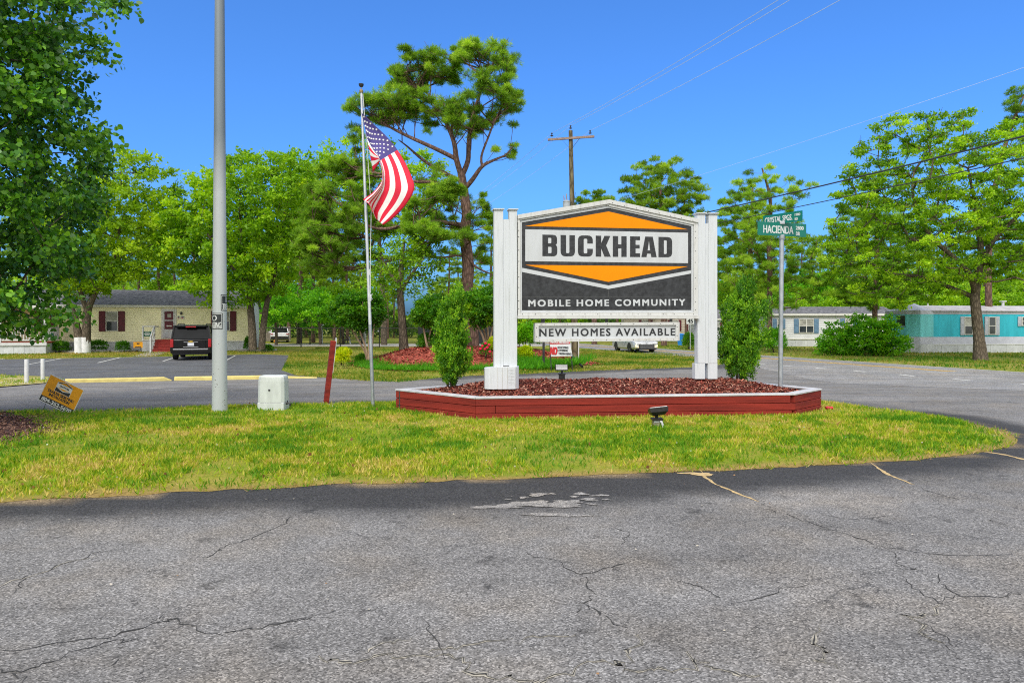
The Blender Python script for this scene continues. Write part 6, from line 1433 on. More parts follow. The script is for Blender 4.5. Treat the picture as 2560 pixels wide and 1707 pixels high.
for p in (aL + ad_ * .22 + Vector((0, -.14, .06)), ut + Vector((0, -.0, .0)), aR - ad_ * .22 + Vector((0, -.14, .06))):
    mb = MB(); mb.tube([p, p + Vector((0, 0, .12))], .015, M_galv, 6); mb.lathe([(.03, .10), (.085, .12), (.085, .14), (.03, .16), (.02, .20), (.045, .22), (.05, .25), (.03, .29)], p, M_dkmetal, 10); mb.build('insulator', up_, smooth=True); INS.append(p + Vector((0, 0, .27)))
tr = W(1416, 512, UY) + Vector((0, -.15, 0))
mb = MB(); mb.lathe([(.16, -.42), (.19, -.38), (.19, .30), (.20, .31), (.20, .35), (.12, .40)], tr + Vector((0, 0, -.2)), pmat('transformer_grey', (.36, .40, .43), .5, .1), 16); tfo = mb.build('transformer', up_, smooth=True)
for dx, dz in ((-.12, .0), (.02, .1)):
    mb = MB(); mb.tube([tr + Vector((dx, 0, .15)), tr + Vector((dx - .03, 0, .45 + dz))], [.035, .02], M_arm, 8); mb.build('bushing', tfo)
mb = MB(); mb.bar(W(1441, 905, UY) + Vector((.10, -.19, 0)), W(1441, 840, UY) + Vector((.10, -.19, 0)), .05, .02, M_steelw); mb.build('ground_guard', up_)
RDIR = Vector((-.34, 1, 0))
def cable(name, label, p, ahead, behind, sag, r_, m, zend=0.0):
    mb = MB()
    for t1, sg in ((ahead, sag), (-behind, sag)):
        q = p + RDIR * (-t1); q.z += zend; pts = []
        n = 22
        for i in range(n + 1):
            t = i / n; v = p.lerp(q, t); v.z -= sg * 4 * t * (1 - t); pts.append(v)
        if t1 > 0: mb.tube(pts, r_, m, 5)
        else: mb.tube(pts, r_, m, 5)
    o = mb.build(name); tag(o, label, 'cable', 'overhead lines'); return o
M_wirel = pmat('bare_wire', (.62, .74, .90), .5, .05); M_wired = pmat('dark_cable', (.035, .04, .045), .6, .1)
cable('power_line', 'thin bare wire from the left insulator of the crossarm', INS[0], 45, 45, .8, .009, M_wirel)
cable('power_line', 'thin bare wire from the pole-top insulator', INS[1], 45, 45, .8, .009, M_wirel)
cable('power_line', 'thin bare wire from the right insulator of the crossarm', INS[2], 45, 45, .8, .009, M_wirel)
nw = W(1437, 530, UY); cable('power_line', 'single thin neutral wire low across the blue sky at the right', nw, 45, 45, .55, .0045, M_wirel)
tw = W(1437, 598, UY); cable('telephone_cable', 'upper, thicker dark cable crossing the oak crown', tw, 45, 45, .55, .020, M_wired)
tw2 = W(1437, 622, UY); cable('telephone_cable', 'lower, thinner dark cable crossing the oak crown', tw2, 45, 45, .50, .013, M_wired)
gy = MB(); a, b_ = W(1396, 853, 33.0), W(1456, 917, 30.5); gd = (a - b_).normalized()
guy = thing('guy_wire', 'black sleeved guy wire slanting down behind the message board', 'cable', b_)
gy.tube([b_, a + gd * .2], .055, M_dkmetal, 8); gy.build('sleeve', guy)
gy = MB(); gy.tube([a + gd * .2, a + gd * 1.2, Vector((ub.x - .1, UY - .1, 8.4)).lerp(a, .3), Vector((ub.x, UY - .1, 8.4))], .012, M_dkmetal, 5); gy.build('wire', guy)

# black steel post and no-soliciting board under the sign
bp_ = W(1359, 913, 29.5); bp_.z = terr(29.5)
t = thing('steel_post', 'dark slender post standing in the lilyturf under the left of the sign', 'post', bp_)
mb = MB(); mb.box(bp_ + Vector((0, 0, 1.35)), (.10, .10, 2.9), M_dkmetal); mb.build('shaft', t, bevel=.01)
mb = MB(); mb.lathe([(.08, 0), (.08, .03), (.02, .07)], bp_ + Vector((0, 0, 2.8)), M_dkmetal, 8); mb.build('cap', t)
ny = 28.5; nq = [W(1340 + x / 4.704, 780 + y / 4.704, ny) for x, y in ((158, 330), (398, 330), (428, 516), (176, 522))]
nsn = thing('notice_board', 'white no soliciting board with red lettering under the message board', 'sign', Vector((nq[3].x, ny, terr(ny))))
mb = MB(); mb.prism(nq, Vector((0, .03, 0)), M_swhite); nbo = mb.build('board', nsn)
def ntx(body, x0, y0, x1, y1, m, bold=.0):
    c = W(1340 + (x0 + x1) / 2 / 4.704, 780 + (y0 + y1) / 2 / 4.704, ny) + Vector((0, -.012, 0)); mt = MB()
    for k in range(2): mt.text(body, c + Vector((.006 * (2 * k - 1), -.002 * k, 0)), (1, 0, -.03), (0.05, 0, 1), (0, -1, 0), (x1 - x0) / 4.704 / F * ny, (y1 - y0) / 4.704 / F * ny, m, .002, bold)
    mt.build('lettering', nbo)
mt = MB(); mt.prism([W(1340 + x / 4.704, 780 + y / 4.704, ny) + Vector((0, -.008, 0)) for x, y in ((160, 333), (396, 333), (400, 374), (164, 378))], Vector((0, .007, 0)), M_tinred); mt.build('header', nbo)
ntx('PRIVATE PROPERTY', 172, 347, 392, 368, M_swhite)
ntx('NO', 172, 412, 246, 500, M_tinred, .05); ntx('SOLICITING', 254, 404, 380, 428, M_charc); ntx('LOITERING', 256, 438, 372, 462, M_charc); ntx('TRESPASSING', 264, 478, 416, 500, M_charc)
for x0, y0, x1, y1 in ((160, 340, 182, 600), (405, 400, 432, 590)):
    mb = MB(); a, b_ = W(1340 + x0 / 4.704, 780 + y0 / 4.704, ny + .05), W(1340 + x1 / 4.704, 780 + y1 / 4.704, ny + .05); b_.z = terr(ny) - .05; mb.bar(a, b_, .04, .04, M_dkmetal); mb.build('stake', nsn)

# speed limit sign across the road
sb2 = W(1726, 876, 52.5); sb2.z = terr(52.5)
sl_ = thing('speed_limit_sign', 'white 45 speed limit sign on a thin post across the main road', 'road sign', sb2)
mb = MB(); mb.box(sb2 + Vector((0, .03, 1.3)), (.07, .05, 2.7), M_galv); mb.build('post', sl_)
cs = W(1725.5, 797, 52.5)
mb = MB(); mb.box(cs, (.58, .02, .80), M_swhite); b0_ = mb.build('board', sl_, bevel=.008)
mt = MB()
for k in range(2): mt.text('45', cs + Vector((.012 * (2 * k - 1), -.013 - .002 * k, -.17)), (1, 0, 0), UP, (0, -1, 0), .40, .30, M_charc, .002, .04)
mt.text('LIMIT', cs + Vector((0, -.013, .10)), (1, 0, 0), UP, (0, -1, 0), .40, .10, M_charc, .002); mt.text('SPEED', cs + Vector((0, -.013, .26)), (1, 0, 0), UP, (0, -1, 0), .40, .10, M_charc, .002)
mt.build('lettering', b0_)

# yellow kerbs on the lot edge, white marker posts
M_yk = pmat('kerb_yellow', (0.60, 0.50, 0.17), 0.7, 0.10, 5.0, bump=.2)
def kerb(label, a, b, taper=(.0, .0)):
    a, b = G(*a), G(*b); d = (b - a).normalized(); s = Vector((-d.y, d.x, 0)); mb = MB(); n = 14; vs = []
    for i in range(n + 1):
        t = i / n; p = a.lerp(b, t); h = .125 * min(1, .35 + t * 12 if taper[0] else 1, (1 - t) * (2.2 if taper[1] else 12) + .2)
        p.z = terr(p.y)
        vs += [p - s * .16, p - s * .145 + UP * h * .8, p - s * .11 + UP * h, p + s * .12 + UP * h, p + s * .16]
    mb.add(vs, [(i * 5 + j, i * 5 + 5 + j, i * 5 + 6 + j, i * 5 + 1 + j) for i in range(n) for j in range(4)] + [(0, 1, 2, 3, 4), (n * 5 + 4, n * 5 + 3, n * 5 + 2, n * 5 + 1, n * 5)], M_yk)
    o = mb.build('kerb'); tag(o, label, 'kerb', 'yellow kerbs'); return o
kerb('left length of yellow-painted kerb beside the tilted yard sign', (163, 957), (428, 951))
kerb('right, longer length of yellow-painted kerb behind the light pole', (437, 951), (792, 944.5), (0, 1))
IS2 = [tuple(G(*p)[:2]) for p in ((-200, 972), (0, 969), (60, 964), (130, 957), (163, 951), (125, 943), (0, 939), (-200, 938))]
sheet('traffic_island', IS2, turfmat('sandy_soil', [(.3, (.16, .2, .02)), (.45, (.30, .28, .07)), (.55, (.48, .40, .24)), (.7, (.52, .45, .30))], 1.4), off=.03)
turf('grass', 'thin grass on the sandy traffic island at the left', IS2, 2600, .08, .02, 705, lambda x, y: np_terr(y) + .025, (), lambda x, y: np_sstep(.4, .6, vnoise(x + 5, y + 5, 1.0, 31)))
for px, pyb, pyt, w_, lab in ((66.5, 959, 898, 10, 'left, thicker white marker post on the sandy traffic island'), (106.5, 951, 897, 9, 'right, slimmer white marker post on the sandy traffic island')):
    b_ = G(px, pyb); r_ = w_ / 2 / F * b_.y; h = (pyb - pyt) / F * b_.y; t = thing('marker_post', lab, 'post', b_, 0, 'white marker posts')
    mb = MB(); mb.lathe([(r_, -.05), (r_, h - .015), (r_ * .9, h)], b_, M_steelw, 14); mb.build('pipe', t, smooth=True)
    mb = MB(); mb.lathe([(r_ * 1.5, .0), (r_ * 1.5, .02), (r_ * 1.02, .03)], b_ + Vector((0, 0, .01)), M_conc, 14); mb.build('collar', t)

# litter
can = G(2073, 1030); can.z = lawn_zz(can.x, can.y) + .03
t = thing('crushed_can', 'crushed red drink can on the lawn by the right corner of the planter', 'litter', can)
mb = MB(); mb.tube([can + Vector((-.055, 0, .0)), can + Vector((-.02, .01, .012)), can + Vector((.02, -.01, .0)), can + Vector((.055, .0, .01))], [.03, .026, .032, .027], M_tinred, 12); mb.build('body', t, smooth=True)
mb = MB(); mb.tube([can + Vector((.055, 0, .01)), can + Vector((.062, 0, .011))], [.027, .022], M_alu, 12); mb.build('rim', t)
# ================================================================== trailers, fences, vehicles
def glassmat(name, c, rough=.08):
    return pmat(name, c, rough, .25, 1.5, spec=.6)
M_glass = glassmat('window_glass', (.05, .06, .065)); M_curtain = pmat('net_curtain', (.38, .38, .34), .8, .2, 3)
M_yell = pmat('siding_pale_yellow', (.92, .86, .56), .6, .06, 1.5)
M_sidw = pmat('siding_white', (.62, .63, .65), .6, .05, 1.5)
M_skirt = pmat('skirting_white', (.55, .57, .59), .7, .12, 1.8, bump=.1)
M_maroon = pmat('shutter_maroon', (.11, .012, .022), .55, .15, 4)
M_bluesh = pmat('shutter_blue', (.12, .22, .34), .6, .1, 4)
M_shing = pmat('roof_shingle', (.17, .17, .18), .9, .35, 7.0, bump=.5, bscale=25, stretch=(.6, 1, 3), c2=(.035, .035, .04))
M_trim = pmat('trim_white', (.66, .65, .61), .6, .06)
M_deckr = pmat('deck_red', (.30, .028, .020), .65, .15, 6)
M_brownm = pmat('brown_bed', (.10, .035, .022), .95, .3, 12)
class Fr:
    """frame of a building: a along the front, d into the depth, z up"""
    def __init__(s, o, yaw): s.o = Vector(o); s.a = Vector((math.cos(yaw), math.sin(yaw), 0)); s.d = Vector((-s.a.y, s.a.x, 0))
    def __call__(s, a, d, z): return s.o + s.a * a + s.d * d + UP * z
    def ray(s, px, py, d=0.0):
        """(a, z) where the survey ray meets the front plane moved d metres back"""
        v = Vector(((px - CX) / F, 1, -(py - HZ) / F)); c = Vector((0, 0, CH)); q = s.o + s.d * d
        k = (q - c).dot(s.d) / v.dot(s.d); p = c + v * k
        return ((p - s.o).dot(s.a), p.z - s.o.z)
def block(mb, f, a0, a1, d0, d1, z0, z1, m): 
    vs = [f(a, d, z) for z in (z0, z1) for a, d in ((a0, d0), (a1, d0), (a1, d1), (a0, d1))]
    mb.add(vs, [(3, 2, 1, 0), (4, 5, 6, 7), (0, 1, 5, 4), (1, 2, 6, 5), (2, 3, 7, 6), (3, 0, 4, 7)], m)
def siding(mb, f, a0, a1, z0, z1, m, step=.17, d=0.0, side=None):
    """lap boards on the front (or on an end wall when side is 'L'/'R')"""
    z = z0
    while z < z1 - .01:
        zt = min(z + step, z1)
        if side is None: q = [f(a0, d - .020, z), f(a1, d - .020, z), f(a1, d, zt), f(a0, d, zt)]; b = [f(a0, d, z), f(a1, d, z), q[1], q[0]]
        else:
            s = -1 if side == 'L' else 1; a = a0
            q = [f(a + s * .016, d, z), f(a + s * .016, a1, z), f(a, a1, zt), f(a, d, zt)]; b = [f(a, d, z), f(a, a1, z), q[1], q[0]]
        mb.add(q, [(0, 1, 2, 3)], m); mb.add(b, [(0, 1, 2, 3)], m); z = zt
def panels(mb, f, a0, a1, z0, z1, m, step=.4, d=0.0):
    a = a0; i = 0
    while a < a1 - .01:
        b = min(a + step, a1); o = .012 if i % 2 else 0.0
        mb.prism([f(a + .004, d - o, z0), f(b - .004, d - o, z0), f(b - .004, d - o, z1), f(a + .004, d - o, z1)], f.d * .03, m); a = b; i += 1
def window(parent, f, a0, a1, z0, z1, d=0.0, shut=None, sw=.32, label=None, mull=1, curtain=True, fm=None):
    fm = fm or M_trim; t = .045; mb = MB(); d = d - .038
    for b in ((a0, a1, z0, z0 + t), (a0, a1, z1 - t, z1), (a0, a0 + t, z0 + t, z1 - t), (a1 - t, a1, z0 + t, z1 - t), (a0 + t, a1 - t, (z0 + z1) / 2 - .02, (z0 + z1) / 2 + .02)): block(mb, f, b[0], b[1], d - .05, d - .001, b[2], b[3], fm)
    for k in range(1, mull):
        am = a0 + (a1 - a0) * k / mull; block(mb, f, am - .03, am + .03, d - .052, d - .001, z0 + t, z1 - t, fm)
    w = mb.build('window', parent)
    mb = MB(); block(mb, f, a0 + t, a1 - t, d - .022, d - .002, z0 + t, z1 - t, M_glass); p = mb.build('pane', w)
    if curtain:
        mb = MB(); block(mb, f, a0 + t + .02, a1 - t - .02, d - .0235, d - .0225, (z0 + z1) / 2 + .03, z1 - t - .02, M_curtain); mb.build('blind', w)
    if shut:
        for s0, s1 in ((a0 - sw - .02, a0 - .02), (a1 + .02, a1 + sw + .02)):
            mb = MB(); block(mb, f, s0, s1, d - .035, d - .001, z0 - .02, z1 + .02, shut)
            for zz0, zz1 in ((z0 + .06, (z0 + z1) / 2 - .05), ((z0 + z1) / 2 + .05, z1 - .06)): block(mb, f, s0 + .05, s1 - .05, d - .045, d - .0351, zz0, zz1, shut)
            mb.build('shutter', w)
    return w
def gable_roof(parent, f, a0, a1, d0, d1, ze, zr, m, fas, over=.16, th=.10):
    dm = (d0 + d1) / 2; mb = MB(); s = (zr - ze) / (dm - d0)
    for da, db, za, zb_ in ((d0 - over, dm, ze - s * over, zr), (d1 + over, dm, ze - s * over, zr)):
        p = [f(a0 - .2, da, za), f(a1 + .2, da, za), f(a1 + .2, db, zb_), f(a0 - .2, db, zb_)]
        mb.add(p + [v + UP * th for v in p], [(0, 1, 2, 3), (7, 6, 5, 4), (0, 4, 5, 1), (1, 5, 6, 2), (2, 6, 7, 3), (3, 7, 4, 0)], m)
    r = mb.build('roof', parent)
    mb = MB(); block(mb, f, a0 - .2, a1 + .2, d0 - over - .03, d0 - over - .002, ze - s * over - .06, ze - s * over + .11, fas); mb.build('fascia', r)
    return r

# ---- pale yellow office (left)
OYAW = R(15.5)
oo = G(430, 876.5); oo = W(430, 876, 49.8); oo.z = terr(50)
f = Fr(oo, OYAW)
a_r, _ = f.ray(625, 860); a_l, _ = f.ray(-160, 860)
z_sk = f.ray(430, 852.5)[1]; z_e = f.ray(430, 766)[1]
off = thing('mobile_home_office', 'long pale yellow mobile home office with maroon shutters and dark shingle roof', 'house', oo)
HD = 7.6
mb = MB(); siding(mb, f, a_l, a_r, z_sk, z_e + .1, M_yell)
block(mb, f, a_l, a_r - .01, .004, HD, z_sk - .02, z_e, M_yell)
siding(mb, f, a_r, HD, z_sk, z_e, M_sidw, side='R')
zr = f.ray(400, 729, HD / 2)[1]
mb.prism([f(a_r - .02, 0, z_e), f(a_r - .02, HD, z_e), f(a_r - .02, HD / 2, zr)], f.a * .03, M_sidw)
block(mb, f, a_r - .06, a_r + .022, -.022, .06, z_sk, z_e, M_trim); mb.build('wall', off)
mb = MB(); panels(mb, f, a_l, a_r, 0, z_sk - .01, M_skirt, .38, .02); block(mb, f, a_l, a_r, -.03, -.002, z_sk - .07, z_sk, M_trim); block(mb, f, a_r, a_r + .02, .02, HD, 0, z_sk, M_skirt); mb.build('skirting', off)
gable_roof(off, f, a_l, a_r, 0, HD, z_e + .02, zr, M_shing, M_trim)
def R2(x, y): return (100 + x / 3.675, 680 + y / 3.675)
def arect(x0, y0, x1, y1, d=0.0):
    a0, z0 = f.ray(*R2(x0, (y0 + y1) / 2), d)[0], f.ray(*R2((x0 + x1) / 2, y1), d)[1]
    a1, z1 = f.ray(*R2(x1, (y0 + y1) / 2), d)[0], f.ray(*R2((x0 + x1) / 2, y0), d)[1]; return a0, a1, z0, z1
window(off, f, *arect(606, 362, 718, 542), shut=M_maroon, sw=.42)
window(off, f, *arect(1632, 362, 1745, 540), shut=M_maroon, sw=.42)
window(off, f, *arect(20, 362, 95, 540), shut=M_maroon, sw=.42)
a0, a1, z0, z1 = arect(1115, 338, 1255, 610)
mb = MB(); block(mb, f, a0, a1, -.06, -.002, z0, z1, M_trim); dr = mb.build('door_frame', off)
mb = MB(); b = arect(1132, 350, 1238, 605); block(mb, f, b[0], b[1], -.085, -.061, b[2], b[3], M_steelw); door = mb.build('door', off)
mb = MB()
for yy in ((362, 440), (449, 525)):
    b = arect(1145, yy[0], 1225, yy[1]); block(mb, f, b[0], b[1], -.092, -.086, b[2], b[3], M_maroon)
mb.build('pane', door)
mb = MB(); b = arect(1172, 385, 1207, 418); block(mb, f, b[0], b[1], -.096, -.093, b[2], b[3], M_curtain); b = arect(1165, 490, 1213, 501); block(mb, f, b[0], b[1], -.096, -.093, b[2], b[3], M_trim); mb.build('paper_notice', door)
mb = MB()
for i in range(6):
    for x0, x1 in ((1148, 1178), (1190, 1226)):
        b = arect(x0 + (i * 7) % 5, 535 + i * 11, x1 - (i * 5) % 9, 539 + i * 11); block(mb, f, b[0], b[1], -.0875, -.0853, b[2], b[3], M_galv)
mb.build('lettering', door)
mb = MB(); b = arect(1229, 470, 1234, 480); block(mb, f, b[0], b[1], -.12, -.085, b[2], b[3], M_dkmetal); mb.build('handle', door)
mb = MB(); b = arect(1290, 366, 1309, 392); block(mb, f, b[0], b[1], -.14, -.02, b[2], b[3], M_dkmetal); mb.build('wall_lamp', off, bevel=.02)
for x0, x1, m in ((1264, 1284, M_tinred), (1292, 1326, M_tinred)):
    mb = MB(); b = arect(x0, 403, x1, 430); block(mb, f, b[0], b[1], -.05, -.03, b[2], b[3], M_swhite); c = (b[2] + b[3]) / 2; block(mb, f, b[0] + .03, b[1] - .05, -.053, -.051, b[2] + .03, b[2] + .08, m); block(mb, f, b[0] + .05, b[1] - .03, -.053, -.051, c, c + .06, M_charc); mb.build('plaque', off)
# red steps and white rails
LD = 1.5
sa0, sa1 = f.ray(*R2(1055, 680), -LD)[0], f.ray(*R2(1228, 680), -LD)[0]
zl = f.ray(*R2(1140, 618), 0)[1]
st = thing('entrance_steps', 'red painted wooden steps with white handrails at the office door', 'steps', f(sa0, -LD, 0))
n = 4
for i in range(n):
    mb = MB(); z = zl * (i + 1) / n; d0 = -LD - (n - 1 - i) * .30
    block(mb, f, sa0, sa1, d0 - .02, (d0 + .30) if i < n - 1 else -.05, z - .05, z, M_deckr); block(mb, f, sa0 + .03, sa1 - .03, d0 + .005, d0 + .03, z - zl / n + .001, z - .051, M_deckr); mb.build('step', st, bevel=.008)
pa0 = f.ray(*R2(935, 600), -LD)[0]
mb = MB(); panels(mb, f, pa0, sa0 - .02, 0, zl - .06, M_skirt, .3, -LD + .05); block(mb, f, pa0, sa0 - .005, -LD, -.05, zl - .055, zl, M_trim); mb.build('landing', st)
for aa, nm in ((sa0 - .06, 'l'), (sa1 + .06, 'r')):
    mb = MB(); top = f(aa, -LD + .1, zl + .95); low = f(aa, -LD - .95, zl * .25 + .85)
    mb.bar(top, low, .07, .10, M_steelw); mb.bar(f(aa, -LD + .1, zl + .45), f(aa, -LD - .95, zl * .25 + .35), .05, .08, M_steelw)
    mb.bar(f(aa, -LD - .95, 0), low, .10, .10, M_steelw); mb.bar(f(aa, -LD + .1, 0), top, .10, .10, M_steelw); mb.bar(f(aa, -.1, zl + .92), top, .07, .08, M_steelw); mb.build('handrail', st)
mb = MB(); mb.bar(f(pa0 + .05, -LD + .1, zl), f(pa0 + .05, -LD + .1, zl + .95), .1, .1, M_steelw); mb.bar(f(pa0, -LD + .1, zl + .95), f(sa0, -LD + .1, zl + .95), .08, .08, M_steelw); mb.bar(f(pa0, -LD + .1, zl + .25), f(sa0, -LD + .1, zl + .25), .06, .06, M_steelw); mb.build('railing', st)
hs = thing('hours_board', 'small green notice board hung on the white landing rail', 'sign', f(pa0 + .3, -LD, zl))
b = arect(950, 545, 1020, 590, -LD - .02); mb = MB(); block(mb, f, b[0], b[1], -LD - .02, -LD + .01, b[2], b[3], pmat('board_green', (.02, .12, .07), .5, .1)); bo = mb.build('board', hs)
mb = MB()
for i, (x0, x1) in enumerate(((962, 1008), (956, 1014), (966, 1004))):
    q = arect(x0, 553 + i * 12, x1, 558 + i * 12, -LD - .02); block(mb, f, q[0], q[1], -LD - .024, -LD - .021, q[2], q[3], M_swhite)
mb.build('lettering', bo)
ysn = thing('yard_sign', 'small orange yard sign standing before the office landing', 'sign', f(pa0 - .9, -LD - .6, 0))
b = arect(858, 642, 943, 695, -LD - .6); mb = MB(); block(mb, f, b[0], b[1], -LD - .612, -LD - .6, b[2], b[3], M_yo); bo = mb.build('board', ysn)
mb = MB(); q = arect(872, 684, 930, 692, -LD - .6); block(mb, f, q[0], q[1], -LD - .615, -LD - .6125, q[2], q[3], M_charc); q = arect(888, 652, 914, 664, -LD - .6); block(mb, f, q[0], q[1], -LD - .615, -LD - .6125, q[2], q[3], M_charc); mb.build('lettering', bo)
for k in (.2, .8): mb = MB(); a = b[0] + (b[1] - b[0]) * k; mb.bar(f(a, -LD - .6, 0), f(a, -LD - .6, b[2] + .1), .015, .015, M_dkmetal); mb.build('wire_leg', ysn)
# porch at the far left
PD = 3.0
pl, pr = f.ray(-130, 850, -PD)[0], f.ray(114, 850, -PD)[0]
zp_ = f.ray(60, 855.5, -PD)[1]
po_ = thing('porch', 'white skirted porch deck with picket railing at the left end of the office', 'porch', f(pr, -PD, 0))
mb = MB(); panels(mb, f, pl, pr, 0, zp_ - .07, M_skirt, .3, -PD + .04); block(mb, f, pr - .03, pr, -PD + .01, -.1, 0, zp_ - .07, M_skirt); block(mb, f, pl, pr + .05, -PD, -.08, zp_ - .065, zp_, M_deckr); block(mb, f, pl, pr + .06, -PD - .04, -PD - .002, zp_ - .22, zp_ - .02, M_steelw); mb.build('deck', po_)
for i, (p0, p1) in enumerate((((pl, -PD + .06), (pr - .05, -PD + .06)), ((pr - .05, -PD + .06), (pr - .05, -.4)))):
    mb = MB(); A_, B_ = f(*p0, zp_), f(*p1, zp_); ln = (B_ - A_).length; dd = (B_ - A_).normalized()
    mb.bar(A_ + UP * .98, B_ + UP * .98, .09, .05, M_steelw); mb.bar(A_ + UP * .14, B_ + UP * .14, .05, .07, M_steelw)
    k = 0
    while k * .16 < ln: mb.bar(A_ + dd * (k * .16) + UP * .17, A_ + dd * (k * .16) + UP * .96, .045, .04, M_steelw); k += 1
    mb.build('railing', po_)
for aa in (pr - .05, pr - 2.6, pr - 5.2):
    mb = MB(); block(mb, f, aa - .06, aa + .06, -PD, -PD + .12, zp_, zp_ + 2.2, M_steelw); mb.build('post', po_)
mb = MB(); block(mb, f, pl - .2, pr + .2, -PD - .2, -.02, zp_ + 2.2, zp_ + 2.3, M_trim); mb.build('canopy', po_)
# edged beds in front of the office
def low_bed(label, px0, px1, py, dep, y0):
    a0, a1 = f.ray(px0, py, -1.6)[0], f.ray(px1, py, -1.6)[0]; o = thing('edged_bed', label, 'flower bed', f((a0 + a1) / 2, -1.6, 0))
    pts = [f(a0 + (a1 - a0) * i / 10, -.9 - dep * math.sin(math.pi * (i + .2) / 10.4) ** .6, 0) for i in range(11)]
    mb = MB(); mb.prism([p + UP * .01 for p in pts] + [f(a1, -.12, .01), f(a0, -.12, .01)], UP * .06, M_brownm); mb.build('soil', o)
    mb = MB()
    for i in range(10): mb.bar(pts[i] + UP * .05, pts[i + 1] + UP * .05, .12, .13, M_conc)
    mb.build('edging', o)
low_bed('mulched bed with white edging under the office window', 146, 266, 880, 1.0, 0)
low_bed('mulched bed with white edging round the twin trunks at the office corner', 590, 690, 876, .9, 0)
low_bed('narrow mulched bed by the office steps, left of the concrete walk', 272, 332, 881, .5, 0)

# ---- white trailer (right, far)
def simple_house(name, label, o, yaw, a0, a1, dep, zs, ze, zr, wall, roofm, skirt, end='L', step=.19):
    f = Fr(o, yaw); t = thing(name, label, 'house', o); mb = MB()
    siding(mb, f, a0, a1, zs, ze, wall, step); block(mb, f, a0 + .02, a1 - .02, .004, dep, zs - .02, ze, wall)
    siding(mb, f, a0, dep, zs, ze, wall, step, side='L'); siding(mb, f, a1, dep, zs, ze, wall, step, side='R')
    for a, s in ((a0 + .02, -1), (a1 - .02, 1)): mb.prism([f(a, 0, ze), f(a, dep, ze), f(a, dep / 2, zr - .02)], f.a * (.03 * s), wall)
    mb.build('wall', t)
    mb = MB(); panels(mb, f, a0, a1, 0, zs - .015, skirt, .5, .03); block(mb, f, a0, a0 + .03, .05, dep, 0, zs, skirt); block(mb, f, a0, a1, -.03, -.001, zs - .09, zs, M_trim); mb.build('skirting', t)
    gable_roof(t, f, a0, a1, 0, dep, ze, zr, roofm, M_trim, .2, .08); return t, f
wy = 60.0; wo = W(1917, 863.5, wy); wo.z = terr(wy)
ff = Fr(wo, R(-3)); ar = ff.ray(2240, 850)[0]
zsw, zew = ff.ray(2000, 846)[1], ff.ray(2000, 786)[1]; zrw = ff.ray(2000, 769, 2.6)[1]
wt, f = simple_house('white_trailer', 'white lap-sided trailer with blue shutters across the road', wo, R(-3), 0, ar, 5.2, zsw, zew, zrw, M_sidw, M_shing, M_skirt)
Z7 = lambda x, y: (1900 + x / 3.564, 740 + y / 3.564)
def wrect(x0, y0, x1, y1, d=0.0):
    return f.ray(*Z7(x0, (y0 + y1) / 2), d)[0], f.ray(*Z7(x1, (y0 + y1) / 2), d)[0], f.ray(*Z7((x0 + x1) / 2, y1), d)[1], f.ray(*Z7((x0 + x1) / 2, y0), d)[1]
window(wt, f, *wrect(345, 205, 478, 328), shut=M_bluesh, sw=.40, mull=2)
window(wt, f, *wrect(757, 203, 822, 262), shut=M_bluesh, sw=.40)
window(wt, f, *wrect(150, 205, 185, 290), shut=M_bluesh, sw=.36)
# ---- turquoise trailer
M_turq = pmat('siding_turquoise', (.03, .43, .55), .6, .10, 1.0, bump=.15, bscale=14, stretch=(3, 3, .3), c2=(.02, .34, .43))
M_turql = pmat('bay_light_turquoise', (.16, .58, .62), .6, .08, 1.0, bump=.1, bscale=14, stretch=(3, 3, .3))
M_lilac = pmat('lilac_band', (.50, .51, .60), .7, .08, 2.0)
M_flat = pmat('metal_roof_grey', (.44, .42, .42), .6, .12, 2.0)
to = W(2333, 881, 46.0); to.z = terr(46); tyaw = R(8)
f = Fr(to, tyaw); tl = 16.0; dep = 4.2
zc = lambda y: f.ray(*Z7(1560, y))[1]
zsk, zlil, zev = zc(430), zc(364), zc(162)
tt = thing('turquoise_trailer', 'old turquoise and lilac trailer behind the roadside oak', 'house', to)
def skin(mb, f, a0, a1, d0, d1, z0, z1, m): block(mb, f, a0, a1, d0, d1, z0, z1, m)
mb = MB(); block(mb, f, 0, tl, 0, dep, zlil, zev, M_turq); w_ = mb.build('wall', tt)
mb = MB(); block(mb, f, -.01, tl, -.012, dep, zsk, zlil - .003, M_lilac); block(mb, f, -.01, tl, -.012, dep, zev + .003, zev + .22, M_lilac); mb.build('trim_band', w_)
mb = MB(); panels(mb, f, 0, tl, 0, zsk - .06, M_skirt, .62, .0); block(mb, f, -.02, -.001, .03, dep, 0, zsk - .06, M_skirt); block(mb, f, -.03, tl, -.03, -.013, zsk - .055, zsk + .02, M_steelw); mb.build('skirting', tt)
# bowed metal roof
mb = MB(); n = 12; vs = []
for a in (-.15, tl + .2):
    for i in range(n + 1): 
        d = -.15 + (dep + .3) * i / n; vs.append(f(a, d, zev + .225 + .42 * (1 - ((2 * i / n) - 1) ** 2)))
k = n + 1
mb.add(vs, [(i, i + 1, k + i + 1, k + i) for i in range(n)] + [tuple(range(k)), tuple(range(2 * k - 1, k - 1, -1))], M_flat)
for i in range(14): mb.bar(f(.5 + i * 1.15, -.12, zev + .25), f(.5 + i * 1.15, dep * .5, zev + .655), .03, .02, M_flat)
rf = mb.build('roof', tt)
for a, h, r_ in ((1.5, .75, .05), (7.5, .35, .09)):
    mb = MB(); b = f(a, dep * .55, zev + .6); mb.tube([b, b + UP * h], r_, M_steelw, 10); mb.box(b + UP * (h + .03), (r_ * 4, r_ * 3, .07), M_steelw); mb.build('vent_pipe', rf)
